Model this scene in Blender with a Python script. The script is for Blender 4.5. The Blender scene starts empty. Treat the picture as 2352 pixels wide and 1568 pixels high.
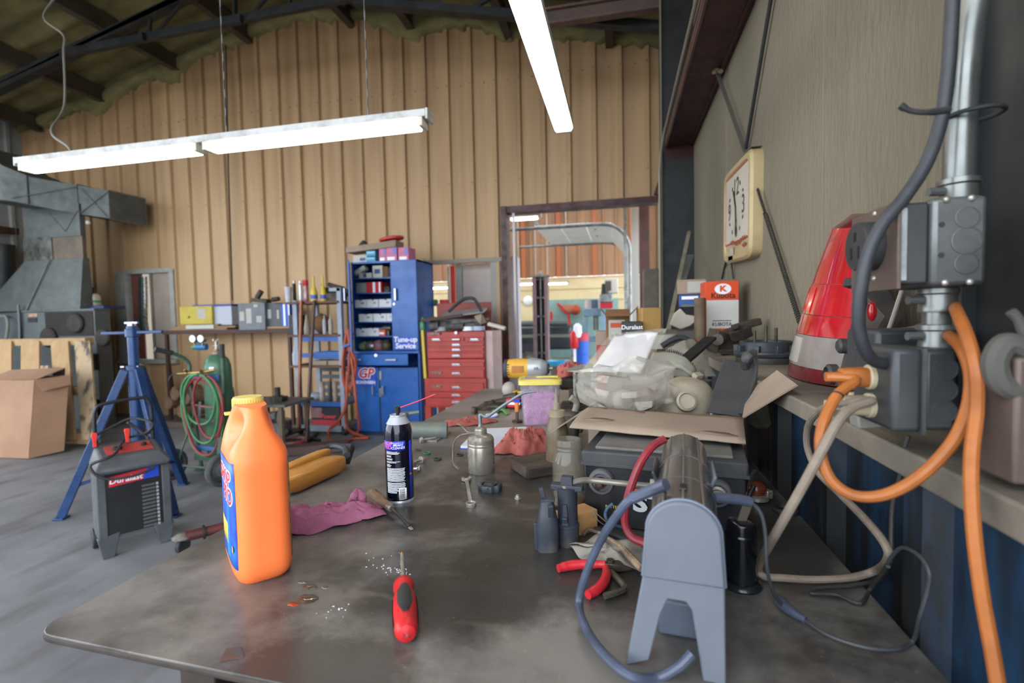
import bpy,math,random
import numpy as np
from mathutils import Vector,Matrix,Euler,noise
rnd = random.Random(7)
PI = math.pi
COL = bpy.context.scene.collection
SC = bpy.context.scene

# ---------------------------------------------------------------- camera
FPX = 1135.0                      # focal length in pixels of the 2352 px wide frame
def _n(v):
    v = np.array(v,float); return v/np.linalg.norm(v)
_Y = _n(((1425-1176)/FPX,60/FPX,1))
_Z = _n((-.022,1,-(60-.022*249)/FPX)); _Z = _n(_Z-_Y*np.dot(_Z,_Y))
_X = np.cross(_Y,_Z)
if _X[0] < 0: _X = -_X
CAM = Vector((0,0,1.34))
def at(px,py,x=None,y=None,z=None,d=None):
    """point of the room seen at a pixel of the photograph, on a known plane of the room"""
    c = np.array([(px-1176)/FPX,-(py-784)/FPX,1.0])
    r = (c@_X,c@_Y,c@_Z)
    if x is not None: t = x/r[0]
    elif y is not None: t = y/r[1]
    elif z is not None: t = (z-CAM.z)/r[2]
    else: t = d
    return Vector((r[0]*t,r[1]*t,CAM.z+r[2]*t))
camd = bpy.data.cameras.new('camera'); cam = bpy.data.objects.new('camera',camd); COL.objects.link(cam)
camd.sensor_width = 36; camd.lens = FPX/2352*36; camd.clip_start = .02; camd.clip_end = 300
cam.matrix_world = Matrix(((_X[0],_X[1],-_X[2],CAM.x),(_Y[0],_Y[1],-_Y[2],CAM.y),(_Z[0],_Z[1],-_Z[2],CAM.z),(0,0,0,1)))
camd.dof.use_dof = True; camd.dof.focus_distance = 1.12; camd.dof.aperture_fstop = 3.2
SC.camera = cam

# ---------------------------------------------------------------- world and exposure
w = bpy.data.worlds.new('sky'); SC.world = w; w.use_nodes = True
bg = w.node_tree.nodes['Background']; bg.inputs[0].default_value = (.86,.93,1.0,1); bg.inputs[1].default_value = 5.0
SC.view_settings.view_transform = 'Standard'; SC.view_settings.look = 'None'
SC.view_settings.exposure = 0.15; SC.view_settings.gamma = 1; SC.view_settings.use_curve_mapping = False

# ---------------------------------------------------------------- helpers
def lin(h):
    h = h.lstrip('#'); o = []
    for i in (0,2,4):
        c = int(h[i:i+2],16)/255; o.append(c/12.92 if c <= .04045 else ((c+.055)/1.055)**2.4)
    return (o[0],o[1],o[2],1)
MATS = {}
def mat(name,c1,rough=.55,metal=0,c2=None,sc=6,lo=.4,hi=.65,bump=0,bsc=60,trans=0,alpha=1,emit=0,coat=0,st=(1,1,1),ior=1.45,dust=0,spec=.5,det=6):
    if name in MATS: return MATS[name]
    m = bpy.data.materials.new(name); m.use_nodes = True; MATS[name] = m
    nt = m.node_tree; N = nt.nodes; L = nt.links; b = N['Principled BSDF']
    b.inputs['Base Color'].default_value = lin(c1); b.inputs['Roughness'].default_value = rough
    b.inputs['Metallic'].default_value = metal; b.inputs['IOR'].default_value = ior
    b.inputs['Specular IOR Level'].default_value = spec
    if trans: b.inputs['Transmission Weight'].default_value = trans
    if alpha < 1: b.inputs['Alpha'].default_value = alpha
    if coat: b.inputs['Coat Weight'].default_value = coat; b.inputs['Coat Roughness'].default_value = .08
    if emit: b.inputs['Emission Color'].default_value = lin(c1); b.inputs['Emission Strength'].default_value = emit
    co = mp = None
    def coords():
        nonlocal co,mp
        if mp is None:
            co = N.new('ShaderNodeTexCoord'); mp = N.new('ShaderNodeMapping'); mp.inputs['Scale'].default_value = st
            L.new(co.outputs['Object'],mp.inputs['Vector'])
        return mp.outputs['Vector']
    if c2:
        t = N.new('ShaderNodeTexNoise'); t.inputs['Scale'].default_value = sc; t.inputs['Detail'].default_value = det; t.inputs['Roughness'].default_value = .62
        L.new(coords(),t.inputs['Vector'])
        r = N.new('ShaderNodeValToRGB'); r.color_ramp.elements[0].position = lo; r.color_ramp.elements[1].position = hi
        r.color_ramp.elements[0].color = lin(c1); r.color_ramp.elements[1].color = lin(c2)
        L.new(t.outputs['Fac'],r.inputs['Fac']); L.new(r.outputs['Color'],b.inputs['Base Color'])
    if dust:
        t2 = N.new('ShaderNodeTexNoise'); t2.inputs['Scale'].default_value = sc*2.3; t2.inputs['Detail'].default_value = 5
        L.new(coords(),t2.inputs['Vector'])
        mr = N.new('ShaderNodeMapRange'); mr.inputs['From Min'].default_value = .35; mr.inputs['From Max'].default_value = .7
        mr.inputs['To Min'].default_value = max(.05,rough-dust); mr.inputs['To Max'].default_value = min(1,rough+dust)
        L.new(t2.outputs['Fac'],mr.inputs['Value']); L.new(mr.outputs['Result'],b.inputs['Roughness'])
    if bump:
        t3 = N.new('ShaderNodeTexNoise'); t3.inputs['Scale'].default_value = bsc; t3.inputs['Detail'].default_value = 4
        L.new(coords(),t3.inputs['Vector'])
        bp = N.new('ShaderNodeBump'); bp.inputs['Strength'].default_value = bump; bp.inputs['Distance'].default_value = .004
        L.new(t3.outputs['Fac'],bp.inputs['Height']); L.new(bp.outputs['Normal'],b.inputs['Normal'])
    return m

def spline(pts,sub=6,closed=False):
    P = [Vector(p) for p in pts]; n = len(P)
    if n < 3 and not closed: return P
    out = []; rng = n if closed else n-1
    for i in range(rng):
        if closed: a,b,c,d = P[i-1],P[i],P[(i+1) % n],P[(i+2) % n]
        else: a,b,c,d = P[max(i-1,0)],P[i],P[i+1],P[min(i+2,n-1)]
        for k in range(sub):
            t = k/sub
            out.append(.5*((2*b)+(c-a)*t+(2*a-5*b+4*c-d)*t*t+(3*b-a-3*c+d)*t**3))
    if not closed: out.append(P[-1])
    return out

class MB:
    """collects shapes of ONE part"""
    def __init__(s): s.v = []; s.f = []
    def add(s,vs,fs,M=None):
        o = len(s.v)
        s.v += [tuple(M@Vector(p)) if M else tuple(p) for p in vs]
        s.f += [tuple(i+o for i in f) for f in fs]; return s
    def box(s,c,d,r=None,tp=1,M=None):
        x,y,z = d[0]/2,d[1]/2,d[2]/2
        vs = [(-x,-y,-z),(x,-y,-z),(x,y,-z),(-x,y,-z),(-x*tp,-y*tp,z),(x*tp,-y*tp,z),(x*tp,y*tp,z),(-x*tp,y*tp,z)]
        m = Matrix.Translation(c)
        if r: m = m@Euler(r).to_matrix().to_4x4()
        if M: m = M@m
        return s.add(vs,[(0,3,2,1),(4,5,6,7),(0,1,5,4),(1,2,6,5),(2,3,7,6),(3,0,4,7)],m)
    def bb(s,x0,x1,y0,y1,z0,z1): return s.box(((x0+x1)/2,(y0+y1)/2,(z0+z1)/2),(abs(x1-x0),abs(y1-y0),abs(z1-z0)))
    def bar(s,p,q,w,h=None,up=(0,0,1)):
        """rectangular bar from p to q: w across, h along up"""
        p = Vector(p); q = Vector(q); h = h or w; d = q-p; L = d.length; d.normalize()
        u = Vector(up); sdir = d.cross(u)
        if sdir.length < 1e-4: sdir = d.cross(Vector((0,1,0)))
        sdir.normalize(); u = sdir.cross(d)
        M = Matrix((sdir,d,u)).transposed().to_4x4(); M.translation = (p+q)/2
        return s.box((0,0,0),(w,L,h),M=M)
    def cyl(s,p,q,r,r2=None,n=14,cap=True):
        p = Vector(p); q = Vector(q); r2 = r if r2 is None else r2
        d = (q-p).normalized(); a = d.orthogonal().normalized(); b = d.cross(a)
        vs = []
        for c,R in ((p,r),(q,r2)):
            for i in range(n):
                t = 2*PI*i/n; vs.append(c+a*math.cos(t)*R+b*math.sin(t)*R)
        fs = [(i,(i+1) % n,n+(i+1) % n,n+i) for i in range(n)]
        if cap: fs += [tuple(range(n))[::-1],tuple(range(n,2*n))]
        return s.add(vs,fs)
    def tube(s,pts,r,n=8,sub=6,closed=False):
        P = spline(pts,sub,closed) if sub > 1 else [Vector(p) for p in pts]
        m = len(P); vs = []; fs = []; a = None
        for i in range(m):
            if closed: d = P[(i+1) % m]-P[i-1]
            else: d = P[min(i+1,m-1)]-P[max(i-1,0)]
            if d.length < 1e-9: d = Vector((0,0,1))
            d.normalize()
            a = d.orthogonal().normalized() if a is None else (a-d*a.dot(d)).normalized()
            b = d.cross(a)
            R = r[min(len(r)-1,int(i*len(r)/m))] if isinstance(r,(list,tuple)) else r
            for k in range(n):
                t = 2*PI*k/n; vs.append(P[i]+a*math.cos(t)*R+b*math.sin(t)*R)
        for i in range(m if closed else m-1):
            j = (i+1) % m
            for k in range(n): fs.append((i*n+k,i*n+(k+1) % n,j*n+(k+1) % n,j*n+k))
        if not closed: fs += [tuple(range(n))[::-1],tuple(range((m-1)*n,m*n))]
        return s.add(vs,fs)
    def lathe(s,prof,n=28,M=None,cap=True):
        vs = []; fs = []
        for r,z in prof:
            for i in range(n):
                t = 2*PI*i/n; vs.append((r*math.cos(t),r*math.sin(t),z))
        for j in range(len(prof)-1):
            for i in range(n): fs.append((j*n+i,j*n+(i+1) % n,(j+1)*n+(i+1) % n,(j+1)*n+i))
        if cap:
            fs += [tuple(range(n))[::-1],tuple(range((len(prof)-1)*n,len(prof)*n))]
        return s.add(vs,fs,M)
    def prism(s,poly,h,M=None):
        n = len(poly); vs = [(x,y,0) for x,y in poly]+[(x,y,h) for x,y in poly]
        fs = [tuple(range(n))[::-1],tuple(range(n,2*n))]+[(i,(i+1) % n,n+(i+1) % n,n+i) for i in range(n)]
        return s.add(vs,fs,M)
    def loft(s,rings,cap=True,M=None):
        n = len(rings[0]); vs = [p for r in rings for p in r]; fs = []
        for j in range(len(rings)-1):
            for i in range(n): fs.append((j*n+i,j*n+(i+1) % n,(j+1)*n+(i+1) % n,(j+1)*n+i))
        if cap: fs += [tuple(range(n))[::-1],tuple(range((len(rings)-1)*n,len(rings)*n))]
        return s.add(vs,fs,M)
    def ell(s,c,rad,n=14,r=None,z0=-1,z1=1):
        k = max(6,n//2); rings = []
        for j in range(k+1):
            a = -PI/2+PI*j/k; cz = max(z0,min(z1,math.sin(a))); cr = math.sqrt(max(1e-6,1-cz*cz))
            rings.append([(rad[0]*cr*math.cos(2*PI*i/n),rad[1]*cr*math.sin(2*PI*i/n),rad[2]*cz) for i in range(n)])
        m = Matrix.Translation(c)
        if r: m = m@Euler(r).to_matrix().to_4x4()
        return s.loft(rings,True,m)
    def grid(s,fn,nu,nv):
        vs = [fn(i/nu,j/nv) for j in range(nv+1) for i in range(nu+1)]
        fs = [(j*(nu+1)+i,j*(nu+1)+i+1,(j+1)*(nu+1)+i+1,(j+1)*(nu+1)+i) for j in range(nv) for i in range(nu)]
        return s.add(vs,fs)

MTX = {}
def mesh_of(name,mb,m,smooth=True,ang=35):
    me = bpy.data.meshes.new(name); me.from_pydata([tuple(v) for v in mb.v],[],mb.f); me.validate(); me.update()
    if m: me.materials.append(m)
    if smooth:
        me.polygons.foreach_set('use_smooth',[True]*len(me.polygons)); me.set_sharp_from_angle(angle=math.radians(ang))
    return me
def fixn(me):
    import bmesh
    b = bmesh.new(); b.from_mesh(me); bmesh.ops.recalc_face_normals(b,faces=b.faces); b.to_mesh(me); b.free()
def part(name,mb,m,parent=None,bev=0,w=False,solid=0,sub=0,label=None,kind=None,ang=35,fix=True):
    if w and parent is not None:
        I = MTX[parent.name].inverted(); mb.v = [tuple(I@Vector(v)) for v in mb.v]
    me = mesh_of(name,mb,m,True,ang)
    if fix:
        fixn(me); me.set_sharp_from_angle(angle=math.radians(ang))
    o = bpy.data.objects.new(name,me); COL.objects.link(o)
    if parent is not None: o.parent = parent; MTX[o.name] = MTX[parent.name]
    if solid:
        q = o.modifiers.new('thick','SOLIDIFY'); q.thickness = solid; q.offset = 0
    if bev:
        q = o.modifiers.new('bevel','BEVEL'); q.width = bev; q.segments = 2; q.limit_method = 'ANGLE'; q.angle_limit = math.radians(40)
    if sub:
        q = o.modifiers.new('sub','SUBSURF'); q.levels = sub; q.render_levels = sub
    if label: o['label'] = label
    if kind: o['kind'] = kind
    return o
def T(name,label,cat,loc,rz=0,group=None,r=None):
    o = bpy.data.objects.new(name,None); COL.objects.link(o); o.empty_display_size = .05
    o.location = loc; o.rotation_euler = r if r else (0,0,rz)
    o['label'] = label; o['category'] = cat
    if group: o['group'] = group
    MTX[o.name] = Matrix.Translation(loc)@Euler(r if r else (0,0,rz)).to_matrix().to_4x4()
    return o
def S(name,label,cat,mb,m,group=None,kind=None,**k):
    """a thing of one mesh, built in room coordinates; origin moved to its base"""
    a = np.array(mb.v); c = Vector(((a[:,0].min()+a[:,0].max())/2,(a[:,1].min()+a[:,1].max())/2,a[:,2].min()))
    mb.v = [tuple(Vector(v)-c) for v in mb.v]
    o = part(name,mb,m,**k); o.location = c; MTX[o.name] = Matrix.Translation(c)
    if label: o['label'] = label
    if cat: o['category'] = cat
    if group: o['group'] = group
    if kind: o['kind'] = kind
    return o
def structure(name,mb,m,label=None,cat=None,**k):
    o = part(name,mb,m,**k); o['kind'] = 'structure'; MTX[o.name] = Matrix.Identity(4)
    if label: o['label'] = label
    if cat: o['category'] = cat
    return o
def dup(root,loc,rz=None,label=None):
    r = root.copy(); COL.objects.link(r); r.location = loc
    if rz is not None: r.rotation_euler = (0,0,rz)
    if label: r['label'] = label
    for ch in list(root.children):
        c = ch.copy(); COL.objects.link(c); c.parent = r
        for g in ch.children:
            d = g.copy(); COL.objects.link(d); d.parent = c
    MTX[r.name] = Matrix.Translation(loc)@Euler(r.rotation_euler).to_matrix().to_4x4()
    return r
def rings_rect(hx,hy,z,n=24,p=4.0,cx=0,cy=0):
    """superellipse ring"""
    out = []
    for i in range(n):
        t = 2*PI*(i+.5)/n; c,s_ = math.cos(t),math.sin(t)
        out.append((cx+hx*math.copysign(abs(c)**(2/p),c),cy+hy*math.copysign(abs(s_)**(2/p),s_),z))
    return out
def text(body,size,m,parent,M,ext=.0004,warp=None,off=0,shear=0,name='lettering',align='CENTER',sx=1,space=1,w=False):
    cu = bpy.data.curves.new('t','FONT'); cu.body = body; cu.size = size; cu.extrude = ext; cu.align_x = align; cu.align_y = 'CENTER'
    cu.offset = off; cu.shear = shear; cu.resolution_u = 3; cu.space_character = space; cu.space_line = .85
    o = bpy.data.objects.new('t',cu); COL.objects.link(o)
    dg = bpy.context.evaluated_depsgraph_get(); me = bpy.data.meshes.new_from_object(o.evaluated_get(dg))
    bpy.data.objects.remove(o); bpy.data.curves.remove(cu)
    for v in me.vertices:
        p = Vector((v.co.x*sx,v.co.y,v.co.z))
        p = warp(p) if warp else M@p
        if w: p = MTX[parent.name].inverted()@p
        v.co = p
    me.name = name; me.materials.clear(); me.materials.append(m)
    q = bpy.data.objects.new(name,me); COL.objects.link(q); q.parent = parent
    return q
def face_m(loc,nrm,up=(0,0,1)):
    """matrix whose local z is nrm and local y is close to up (for lettering on a face)"""
    z = Vector(nrm).normalized(); x = Vector(up).cross(z).normalized(); y = z.cross(x)
    M = Matrix((x,y,z)).transposed().to_4x4(); M.translation = loc; return M
def rect(px0,py0,px1,py1,y):
    a = at(px0,py1,y=y); b = at(px1,py0,y=y); return min(a.x,b.x),max(a.x,b.x),a.z,b.z
def smoothmin(a): return a
def fbm(x,y,z=0,o=4): return noise.fractal(Vector((x,y,z)),1.0,2.0,o)
# ================================================================ SETTING
YW = 6.1                 # inner face of the back wall
XR = .65                 # inner face of the right wall above the ledge
def zroof(x): return 5.58-.213*abs(x+4.2)
def concrete():
    m = mat('concrete','#86868a',.6,c2='#636368',sc=1.1,lo=.35,hi=.7,bump=.12,bsc=25,dust=.12)
    nt = m.node_tree; N = nt.nodes; L = nt.links; b = N['Principled BSDF']
    src = b.inputs['Base Color'].links[0].from_socket
    t = N.new('ShaderNodeTexNoise'); t.inputs['Scale'].default_value = 3.1; t.inputs['Detail'].default_value = 8
    mp = N.new('ShaderNodeMapping'); mp.inputs['Scale'].default_value = (1.6,.5,1); mp.inputs['Location'].default_value = (3,7,0)
    co = N.new('ShaderNodeTexCoord'); L.new(co.outputs['Object'],mp.inputs['Vector']); L.new(mp.outputs['Vector'],t.inputs['Vector'])
    r = N.new('ShaderNodeValToRGB'); r.color_ramp.elements[0].position = .52; r.color_ramp.elements[1].position = .74
    r.color_ramp.elements[0].color = (0,0,0,1); r.color_ramp.elements[1].color = (.75,.75,.75,1); L.new(t.outputs['Fac'],r.inputs['Fac'])
    mx = N.new('ShaderNodeMixRGB'); mx.inputs['Color2'].default_value = lin('#4c4844'); L.new(r.outputs['Color'],mx.inputs['Fac']); L.new(src,mx.inputs['Color1'])
    L.new(mx.outputs['Color'],b.inputs['Base Color']); return m
structure('floor',MB().bb(-9.4,3.2,-4.4,15.2,-.12,0),concrete())
structure('ground',MB().bb(-60,60,-50,70,-.22,-.125),mat('gravel','#a39c90',.9,c2='#8a8378',sc=.8),'pale gravel yard outside the building','ground')

# ---- back wall: ribbed tan sheets, each sheet its own piece
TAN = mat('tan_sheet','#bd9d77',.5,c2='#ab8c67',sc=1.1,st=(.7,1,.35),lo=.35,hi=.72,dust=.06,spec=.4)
PRD = .305
def dark_tone(m):
    # brown streaks, growing stronger towards the top of the sheets
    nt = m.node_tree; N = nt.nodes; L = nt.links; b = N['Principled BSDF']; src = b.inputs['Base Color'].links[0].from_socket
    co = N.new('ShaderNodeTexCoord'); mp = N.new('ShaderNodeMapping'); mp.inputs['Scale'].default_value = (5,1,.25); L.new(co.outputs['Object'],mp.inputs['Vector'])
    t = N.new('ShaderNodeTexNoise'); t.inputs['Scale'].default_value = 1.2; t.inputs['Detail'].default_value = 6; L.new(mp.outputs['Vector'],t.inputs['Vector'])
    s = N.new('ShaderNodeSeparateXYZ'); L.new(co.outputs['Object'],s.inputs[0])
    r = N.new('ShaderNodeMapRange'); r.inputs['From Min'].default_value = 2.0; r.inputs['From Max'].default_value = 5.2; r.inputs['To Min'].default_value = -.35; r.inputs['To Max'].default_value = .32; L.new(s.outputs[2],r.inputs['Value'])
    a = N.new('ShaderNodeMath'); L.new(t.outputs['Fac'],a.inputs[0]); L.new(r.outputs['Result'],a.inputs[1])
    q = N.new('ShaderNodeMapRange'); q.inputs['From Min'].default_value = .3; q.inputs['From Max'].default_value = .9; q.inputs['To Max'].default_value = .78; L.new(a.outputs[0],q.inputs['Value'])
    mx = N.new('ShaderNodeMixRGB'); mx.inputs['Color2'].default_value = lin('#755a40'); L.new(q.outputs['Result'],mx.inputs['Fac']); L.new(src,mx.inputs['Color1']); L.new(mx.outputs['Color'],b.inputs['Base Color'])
dark_tone(TAN)
def rib_profile(xa,xb,x0):
    """polyline of the ribbed sheet between xa and xb (x, offset towards the room)"""
    base = [(0,0),(.044,-.005),(.088,0),(.104,.036),(.148,.036),(.164,0),(.2365,-.002)]
    pts = []
    k0 = int(math.floor((xa-x0)/PRD))-1; k1 = int(math.ceil((xb-x0)/PRD))+1
    allp = [(x0+k*PRD+u,o) for k in range(k0,k1+1) for u,o in base]
    def ev(x):
        for (a,oa),(b,ob) in zip(allp,allp[1:]):
            if a <= x <= b: return oa+(ob-oa)*(x-a)/(b-a)
        return 0
    pts = [(xa,ev(xa))]+[p for p in allp if xa+1e-4 < p[0] < xb-1e-4]+[(xb,ev(xb))]
    return pts
def ribbed(xa,xb,za,zb,x0,place,nz=1):
    """place(u, off, z) -> point"""
    P = rib_profile(xa,xb,x0); m = MB(); n = len(P)
    vs = []
    for j in range(nz+1):
        for u,o in P:
            top = zb(u) if callable(zb) else zb
            vs.append(place(u,o,za+(top-za)*j/nz))
    m.add(vs,[(j*n+i,j*n+i+1,(j+1)*n+i+1,(j+1)*n+i) for j in range(nz) for i in range(n-1)])
    return m
wb = bpy.data.objects.new('wall_back',None); COL.objects.link(wb); wb['kind'] = 'structure'; wb.location = (0,YW,0); MTX['wall_back'] = Matrix.Translation((0,YW,0))
OPEN = [(-7.42,-6.40,.82,2.15),(-2.62,-1.52,-1,2.07),(-1.40,.44,-1,2.66)]
SEAM = 4.255
x = -9.25
while x < .64:
    xe = min(x+3*PRD,.64); cuts = sorted({x,xe}|{c for o in OPEN for c in o[:2] if x < c < xe})
    for a,b in zip(cuts,cuts[1:]):
        segs = [(0,99)]
        for o in OPEN:
            if a >= o[0]-1e-4 and b <= o[1]+1e-4:
                segs = [s for z0,z1 in segs for s in ((z0,o[2]),(o[3],z1)) if s[1]-s[0] > .01]
        for z0,z1 in segs:
            for lo_,hi_,off in ((z0,min(z1,SEAM+.03),.004),(max(z0,SEAM),z1,0)):
                if hi_-lo_ < .02: continue
                top = (lambda u: zroof(u)+.02) if hi_ > 50 else hi_
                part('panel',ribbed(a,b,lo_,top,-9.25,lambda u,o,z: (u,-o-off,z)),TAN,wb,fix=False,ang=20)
    x = xe
# screws along the seam and the eave of the doors (raised heads)
m = MB()
for k in range(33):
    u = -9.25+k*PRD+.128
    m.ell((u,-.04,SEAM+.015),(.009,.006,.009),8)
    m.ell((u-.13,-.006,SEAM+.015),(.009,.006,.009),8)
    m.ell((u,-.04,3.05),(.008,.006,.008),8)
part('screw_heads',m,mat('screw','#6f6253',.4,.6),wb,kind='stuff')
# trims round the openings
GALV = mat('galvanized','#8e9190',.42,.75,c2='#6c6f70',sc=9,dust=.1)
DKST = mat('black_steel','#2b2d2f',.55,.2,c2='#1f2123',sc=4,dust=.1)
MAROON = mat('maroon_steel','#4e2e2c',.5,.1,c2='#3a2322',sc=5,dust=.12)
RUSTP = mat('primer_steel','#6e5348',.6,.1,c2='#54433e',sc=6)
m = MB().bb(-2.66,-1.44,YW-.05,YW+.02,2.05,2.10); structure('trim_1',m,mat('dull_metal','#77716a',.5,.5))
# big doorway: red-brown frame
m = MB().bb(-1.44,-1.37,YW-.07,YW+.14,0,2.72); structure('trim_2',m,MAROON)
m = MB().bb(-1.37,.5,YW-.05,YW+.14,2.645,2.72); structure('trim_3',m,MAROON)
m = MB().bb(-1.30,-1.275,YW-.02,YW+.01,0,2.64); structure('trim_4',m,mat('grey_pipe','#a7a3a6',.4,.3))
# foam sprayed over the top of the wall
FOAM = mat('spray_foam','#7d754c',.85,c2='#565236',sc=2.2,lo=.32,hi=.7,bump=.9,bsc=14)
def foam_edge(u,v):
    X = -9.25+9.85*u
    low = .13+.09*(fbm(X*1.3,3)+.5)+.05*fbm(X*7,5)+.03*max(0,math.sin((X+9.25)/PRD*2*PI))
    low += .16*math.exp(-((X+7.6)/.2)**2)+.16*math.exp(-((X+6.2)/.2)**2)+.12*math.exp(-((X+2.55)/.25)**2)
    z = zroof(X)-low*(1-v)
    t = .012+.055*math.sin(PI*min(1,.12+v*.9))**.7+.02*fbm(X*5,z*5)
    if v < .01: t = -.045
    return (X,YW-t-.035,z)
structure('trim_5',MB().grid(foam_edge,220,10),FOAM,ang=80)

# ---- roof
def deck(x0,x1):
    def f(u,v):
        X = x0+(x1-x0)*u; Y = -2.2+8.35*v
        h = .03*(abs(((Y/.30) % 1)-.5)*2)**.6+.045*fbm(X*.9,Y*2.4)+.015*fbm(X*4,Y*6)
        return (X,Y,zroof(X)+h-.03)
    return f
ce = structure('ceiling',MB().grid(deck(-9.3,-4.2),70,210).grid(deck(-4.2,1.2),70,210),FOAM,ang=80)
structure('roof_deck',MB().add([(-9.4,-2.3,zroof(-9.4)+.12),(-4.2,-2.3,5.7),(-4.2,6.3,5.7),(-9.4,6.3,zroof(-9.4)+.12)],[(0,1,2,3)])
          .add([(-4.2,-2.3,5.7),(1.3,-2.3,zroof(1.3)+.12),(1.3,6.3,zroof(1.3)+.12),(-4.2,6.3,5.7)],[(0,1,2,3)]),GALV,'metal roof sheets over the foam','roof')
for X in (-8.75,-7.45,-6.12,-4.95,-3.4,-2.55,-1.3,-.1):
    z = zroof(X)-.03
    part('purlin',MB().bb(X-.035,X+.035,-2.1,YW-.02,z-.2,z+.02).bb(X-.035,X+.06,-2.1,YW-.02,z-.205,z-.19),mat('brown_purlin','#4a4136',.6,c2='#3a342c',sc=3),ce)

# ---- roof truss parallel to the back wall
YT = 5.0
def ll(x): return 4.70+.235*(x+6.72) if x < -4.2 else 4.77-.226*(x+2.82)
def lu(x): return zroof(x)-.30
tr = T('roof_truss','black steel roof truss with zigzag webs in front of the back wall','truss',(-4.2,YT,4.3)); tr['kind'] = 'structure'
def tp(name,mb): part(name,mb,DKST,tr,w=True)
for s_ in (-.028,.028):
    tp('bottom_chord',MB().bar((-9.1,YT+s_,ll(-9.1)),(-4.22,YT+s_,ll(-4.22)),.05,.075))
    tp('bottom_chord',MB().bar((-2.75,YT+s_,ll(-2.75)),(.60,YT+s_,ll(.60)),.05,.075))
    tp('top_chord',MB().bar((-9.1,YT+s_,lu(-9.1)),(-4.2,YT+s_,lu(-4.2)),.05,.075))
    tp('top_chord',MB().bar((-4.2,YT+s_,lu(-4.2)),(.60,YT+s_,lu(.60)),.05,.075))
tp('tie',MB().bar((-6.72,YT-.04,4.72),(-2.70,YT-.04,4.79),.06,.085))
for i,xs in enumerate([(-9.0,-8.6),(-8.6,-8.1),(-7.65,-7.85),(-7.65,-7.1),(-6.75,-6.95),(-6.75,-6.2),(-5.9,-6.05),(-5.9,-5.4)]):
    tp('web',MB().bar((xs[0],YT,ll(xs[0])),(xs[1],YT,lu(xs[1])),.035,.035))
for X,X2 in ((-5.45,-5.4),(-5.4,-4.9),(-4.25,-4.22),(-4.1,-3.6),(-3.55,-3.5),(-2.9,-2.6)):
    tp('web',MB().bar((X,YT,4.75),(X2,YT,lu(X2) if X2 > -4.2 else ll(X2)),.05 if abs(X+4.25) < .1 else .032,.032))
for X,X2 in ((-2.4,-2.0),(-1.7,-1.95),(-1.5,-1.1),(-.8,-1.05),(-.6,-.2),(.1,-.15)):
    tp('web',MB().bar((X,YT,ll(X)),(X2,YT,lu(X2)),.035,.035))
for X in (-5.43,-4.1): tp('clip',MB().box((X,YT-.1,4.72),(.05,.05,.09)))

# ---- right side: columns, beam, upper wall, ledge, lower blue sheets
PLAST = mat('textured_wall','#827a6a',.78,c2='#6e6758',sc=1.3,st=(1,1,.3),lo=.35,hi=.7)
def brush(m):
    nt = m.node_tree; N = nt.nodes; L = nt.links; b = N['Principled BSDF']
    co = N.new('ShaderNodeTexCoord'); mp = N.new('ShaderNodeMapping'); mp.inputs['Rotation'].default_value = (.75,0,0); mp.inputs['Scale'].default_value = (1,26,5)
    L.new(co.outputs['Object'],mp.inputs['Vector'])
    t = N.new('ShaderNodeTexNoise'); t.inputs['Scale'].default_value = 2.2; t.inputs['Detail'].default_value = 5; L.new(mp.outputs['Vector'],t.inputs['Vector'])
    t2 = N.new('ShaderNodeTexNoise'); t2.inputs['Scale'].default_value = 26; t2.inputs['Detail'].default_value = 3; L.new(co.outputs['Object'],t2.inputs['Vector'])
    ad = N.new('ShaderNodeMath'); ad.operation = 'ADD'; L.new(t.outputs['Fac'],ad.inputs[0]); L.new(t2.outputs['Fac'],ad.inputs[1])
    bp = N.new('ShaderNodeBump'); bp.inputs['Strength'].default_value = .8; bp.inputs['Distance'].default_value = .006
    L.new(ad.outputs[0],bp.inputs['Height']); L.new(bp.outputs['Normal'],b.inputs['Normal'])
brush(PLAST)
wr = bpy.data.objects.new('wall_right',None); COL.objects.link(wr); wr['kind'] = 'structure'; wr.location = (XR,0,0); MTX['wall_right'] = Matrix.Translation((XR,0,0))
for y0,y1 in ((-.55,.30),(.30,1.82),(1.82,3.32),(3.32,4.82),(4.82,6.1)):
    part('panel',MB().bb(XR,XR+.05,y0+.002,y1-.002,1.15,4.7),PLAST,wr,w=True,bev=.003)
    part('joint_strip',MB().bb(XR-.004,XR+.01,y1-.012,y1+.012,1.15,4.7),PLAST,wr,w=True,bev=.002)
structure('trim_6',MB().bb(XR+.05,XR+.10,-.55,6.2,0,4.9),DKST)
BLUE = mat('blue_sheet','#214363',.5,c2='#1e2022',sc=2.6,st=(1,3.2,.5),lo=.32,hi=.52,dust=.15,spec=.4)
wl = bpy.data.objects.new('wall_right_lower',None); COL.objects.link(wl); wl['kind'] = 'structure'; wl.location = (.41,0,0); MTX['wall_right_lower'] = Matrix.Translation((.41,0,0))
y = -.59
while y < 4.55:
    part('panel',ribbed(y,min(y+PRD*3,4.6),0,1.12,-.59,lambda u,o,z: (-o*.75,u,z)),BLUE,wl,fix=False,ang=20); y += PRD*3
LEDGE = mat('ledge_board','#857c6f',.8,c2='#5d564d',sc=4,st=(1,1,1),bump=.4,bsc=30)
structure('trim_7',MB().bb(.372,XR,-.55,4.55,1.112,1.150),LEDGE,bev=.004)
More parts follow.
